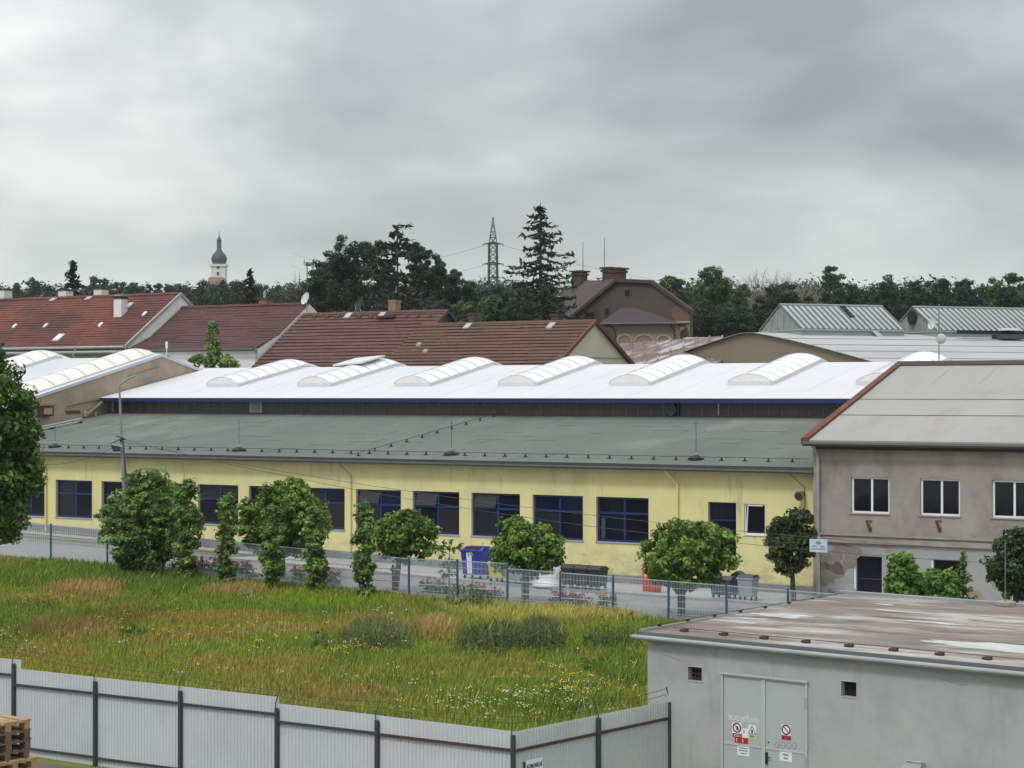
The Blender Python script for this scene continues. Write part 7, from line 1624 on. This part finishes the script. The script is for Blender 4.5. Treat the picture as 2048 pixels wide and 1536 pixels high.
# flower heads
def flowers(name, label, spots, colr, seed, size=.020, hmin=.25, hmax=.5, stem=True):
    rng = np.random.default_rng(seed); VV = []; CC = []
    for (px_, py_, rx_, ry_, n_) in spots:
        for _ in range(n_):
            q = rng.normal(size=2) * .5; X, Y_, g_ = G(px_ + q[0] * rx_, min(1462, py_ + q[1] * ry_ + 10))
            iv = B.inv(X, Y_)
            if iv[0] > -.1 and iv[1] > -.2: continue
            if ((X - Cc.x) * .5449 + (Y_ - Cc.y) * .8385) < .3: continue
            if (X - Cc.x) * uR.y - (Y_ - Cc.y) * uR.x > -.2: continue
            h = rng.uniform(hmin, hmax); m = rng.integers(2, 6)
            for j in range(m):
                c = np.array([X + rng.normal() * .06, Y_ + rng.normal() * .06, g_ + h + rng.normal() * .02]); s = size * rng.uniform(.6, 1.3); nn = rng.normal(size=3) * .35 + np.array([0, -.35, 1]); nn /= np.linalg.norm(nn); T = np.cross(nn, rng.normal(size=3)); T /= np.linalg.norm(T); Bv = np.cross(nn, T); VV.append([c - T * s, c + Bv * s, c + T * s, c - Bv * s]); CC.append(np.array(colr) * rng.uniform(.8, 1.1))
            w = np.array([.006, 0, 0]); b0_ = np.array([X, Y_, g_]); t0_ = np.array([X, Y_, g_ + h]); VV.append([b0_ - w, b0_ + w, t0_ + w, t0_ - w]); CC.append(np.array([.07, .11, .03]))
    o = quads_mesh(name, np.array(VV), GM, None, attrs={'Col': np.clip(np.array(CC), 0, 1)}, kind='stuff'); tag(o, label, 'flowers')
flowers('white_flowers', 'white umbels scattered in the meadow behind the fence', [(900, 1415, 110, 30, 34), (1080, 1405, 120, 34, 46), (1180, 1380, 90, 40, 34), (1150, 1430, 120, 20, 16), (1000, 1420, 90, 24, 18), (400, 1350, 60, 14, 12), (20, 1275, 60, 16, 14), (70, 1305, 80, 20, 10), (510, 1320, 40, 10, 6), (720, 1370, 160, 30, 18), (640, 1310, 160, 24, 12), (90, 1215, 60, 14, 8), (500, 1205, 30, 8, 5), (1240, 1330, 50, 50, 14), (300, 1290, 200, 30, 14), (800, 1240, 300, 20, 14)], (.60, .64, .46), 81)
flowers('yellow_flowers', 'yellow flower heads scattered in the meadow', [(1140, 1385, 50, 26, 60), (1060, 1405, 50, 14, 16), (1070, 1440, 50, 10, 12), (700, 1305, 60, 12, 26), (480, 1265, 110, 26, 26), (340, 1240, 120, 26, 14), (235, 1252, 22, 14, 14), (165, 1255, 30, 8, 5), (120, 1200, 60, 14, 6), (330, 1275, 14, 4, 8), (1060, 1350, 90, 30, 10)], (.72, .48, .02), 82, .021, .22, .42)

# ------------------------------------------------------------------ flower beds along the road
def bed(px0, px1, d, label, seed, z=.58, redn=60, top=None):
    rng = np.random.default_rng(seed); a0, a1 = A.S(px0, d), A.S(px1, d); n_ = int((a1 - a0) * 26)
    aa = rng.uniform(a0, a1, n_); dd_ = d + rng.uniform(-.3, .3, n_); X = A.o[0] + A.u[0] * aa + A.n[0] * dd_; Yy = A.o[1] + A.u[1] * aa + A.n[1] * dd_; gg = ground_z(X, Yy)
    t = thing('flower_bed', label, 'flower bed', A.P((a0 + a1) / 2, d, float(gg.mean())), 'red flower beds behind the mesh fence')
    C = np.stack([X, Yy, gg + .12 + rng.random(n_) * z * .6], 1); P, Nn, sz, ci = cluster_leaves(C, np.full(n_, .13), 16, .055, rng); quads_mesh('leaves', leaf_quads(P, Nn, sz, rng), LM['weed'], t, attrs={'rnd': tint(P, ci, n_, rng)})
    k = rng.integers(0, n_, int(redn * (a1 - a0))); C2 = C[k] + np.array([0, 0, .16]); C2[:, 2] = gg[k] + z * (.6 + .5 * rng.random(len(k))); P, Nn, sz, ci = cluster_leaves(C2, np.full(len(k), .07), 7, .032, rng, up=.8)
    cc = np.array([.42, .045, .035]) * (.7 + .6 * rng.random((len(P), 1))); quads_mesh('blossoms', leaf_quads(P, Nn, sz, rng, .8), GM, t, attrs={'Col': cc})
    mb = MB(A); g0_, g1_ = gz(*A.P(a0, d, 0)[:2]), gz(*A.P(a1, d, 0)[:2])
    for e0, e1 in ((d - .42, d - .34), (d + .34, d + .42)): mb.hexa([(a0, e0, g0_ - .1), (a1, e0, g1_ - .1), (a1, e1, g1_ - .1), (a0, e1, g0_ - .1)], [(a0, e0, g0_ + .16), (a1, e0, g1_ + .16), (a1, e1, g1_ + .16), (a0, e1, g0_ + .16)])
    for q, gq in ((a0, g0_), (a1, g1_)): mb.box(q - .04, q + .04, d - .34, d + .34, gq - .1, gq + .155)
    mb.build('edging', 'kerb', t)
bed(350, 505, -10.0, 'red flower bed behind the slim columnar shrubs at the left', 91)
bed(588, 668, -10.2, 'short red flower bed under the columnar shrub by the large maple', 92)
bed(845, 1000, -10.3, 'red flower bed below the blue waste paper container', 93, redn=22)
bed(1098, 1228, -10.4, 'dense red flower bed below the black bins', 94, redn=40)
# short wooden posts beside tree trunks
for i, (px_, d_) in enumerate(((790, -10.0), (1050, -10.0), (1362, -10.0), (1645, -8.8))):
    a_ = A.S(px_, d_); x_, y_, _ = A.P(a_, d_, 0); g_ = gz(x_, y_); t = thing('tree_stake', ['weathered twin stake under the dense round maple', 'weathered twin stake under the round maple by the white bell', 'weathered twin stake under the largest round maple', 'weathered twin stake by the foot of the blue sign'][i], 'stake', (x_, y_, g_), 'stakes beside the round maples')
    for s_ in (-.09, .12):
        mb = MB(A); mb.tube([(a_ + s_, d_, g_ - .1), (a_ + s_, d_, g_ + .98)], .05, 6); mb.build('stake', 'postwood', t)
    mb = MB(A); mb.box(a_ - .16, a_ + .19, d_ - .07, d_ - .051, g_ + .75, g_ + .88); mb.build('crosspiece', 'postwood', t)

# ------------------------------------------------------------------ haze
mb = MB(); mb.v = []; mb.box(-2600, 2800, -120, 2900, -3, 190)
hm = bpy.data.materials.new('haze_air'); hm.use_nodes = True; t_ = hm.node_tree; t_.nodes.clear(); o_ = t_.nodes.new('ShaderNodeOutputMaterial'); pv = t_.nodes.new('ShaderNodeVolumePrincipled')
pv.inputs['Color'].default_value = (.80, .88, .93, 1); pv.inputs['Density'].default_value = .00013; pv.inputs['Anisotropy'].default_value = .2
t_.links.new(pv.outputs[0], o_.inputs['Volume'])
hz_o = mb.build('haze', hm); hz_o['kind'] = 'stuff'
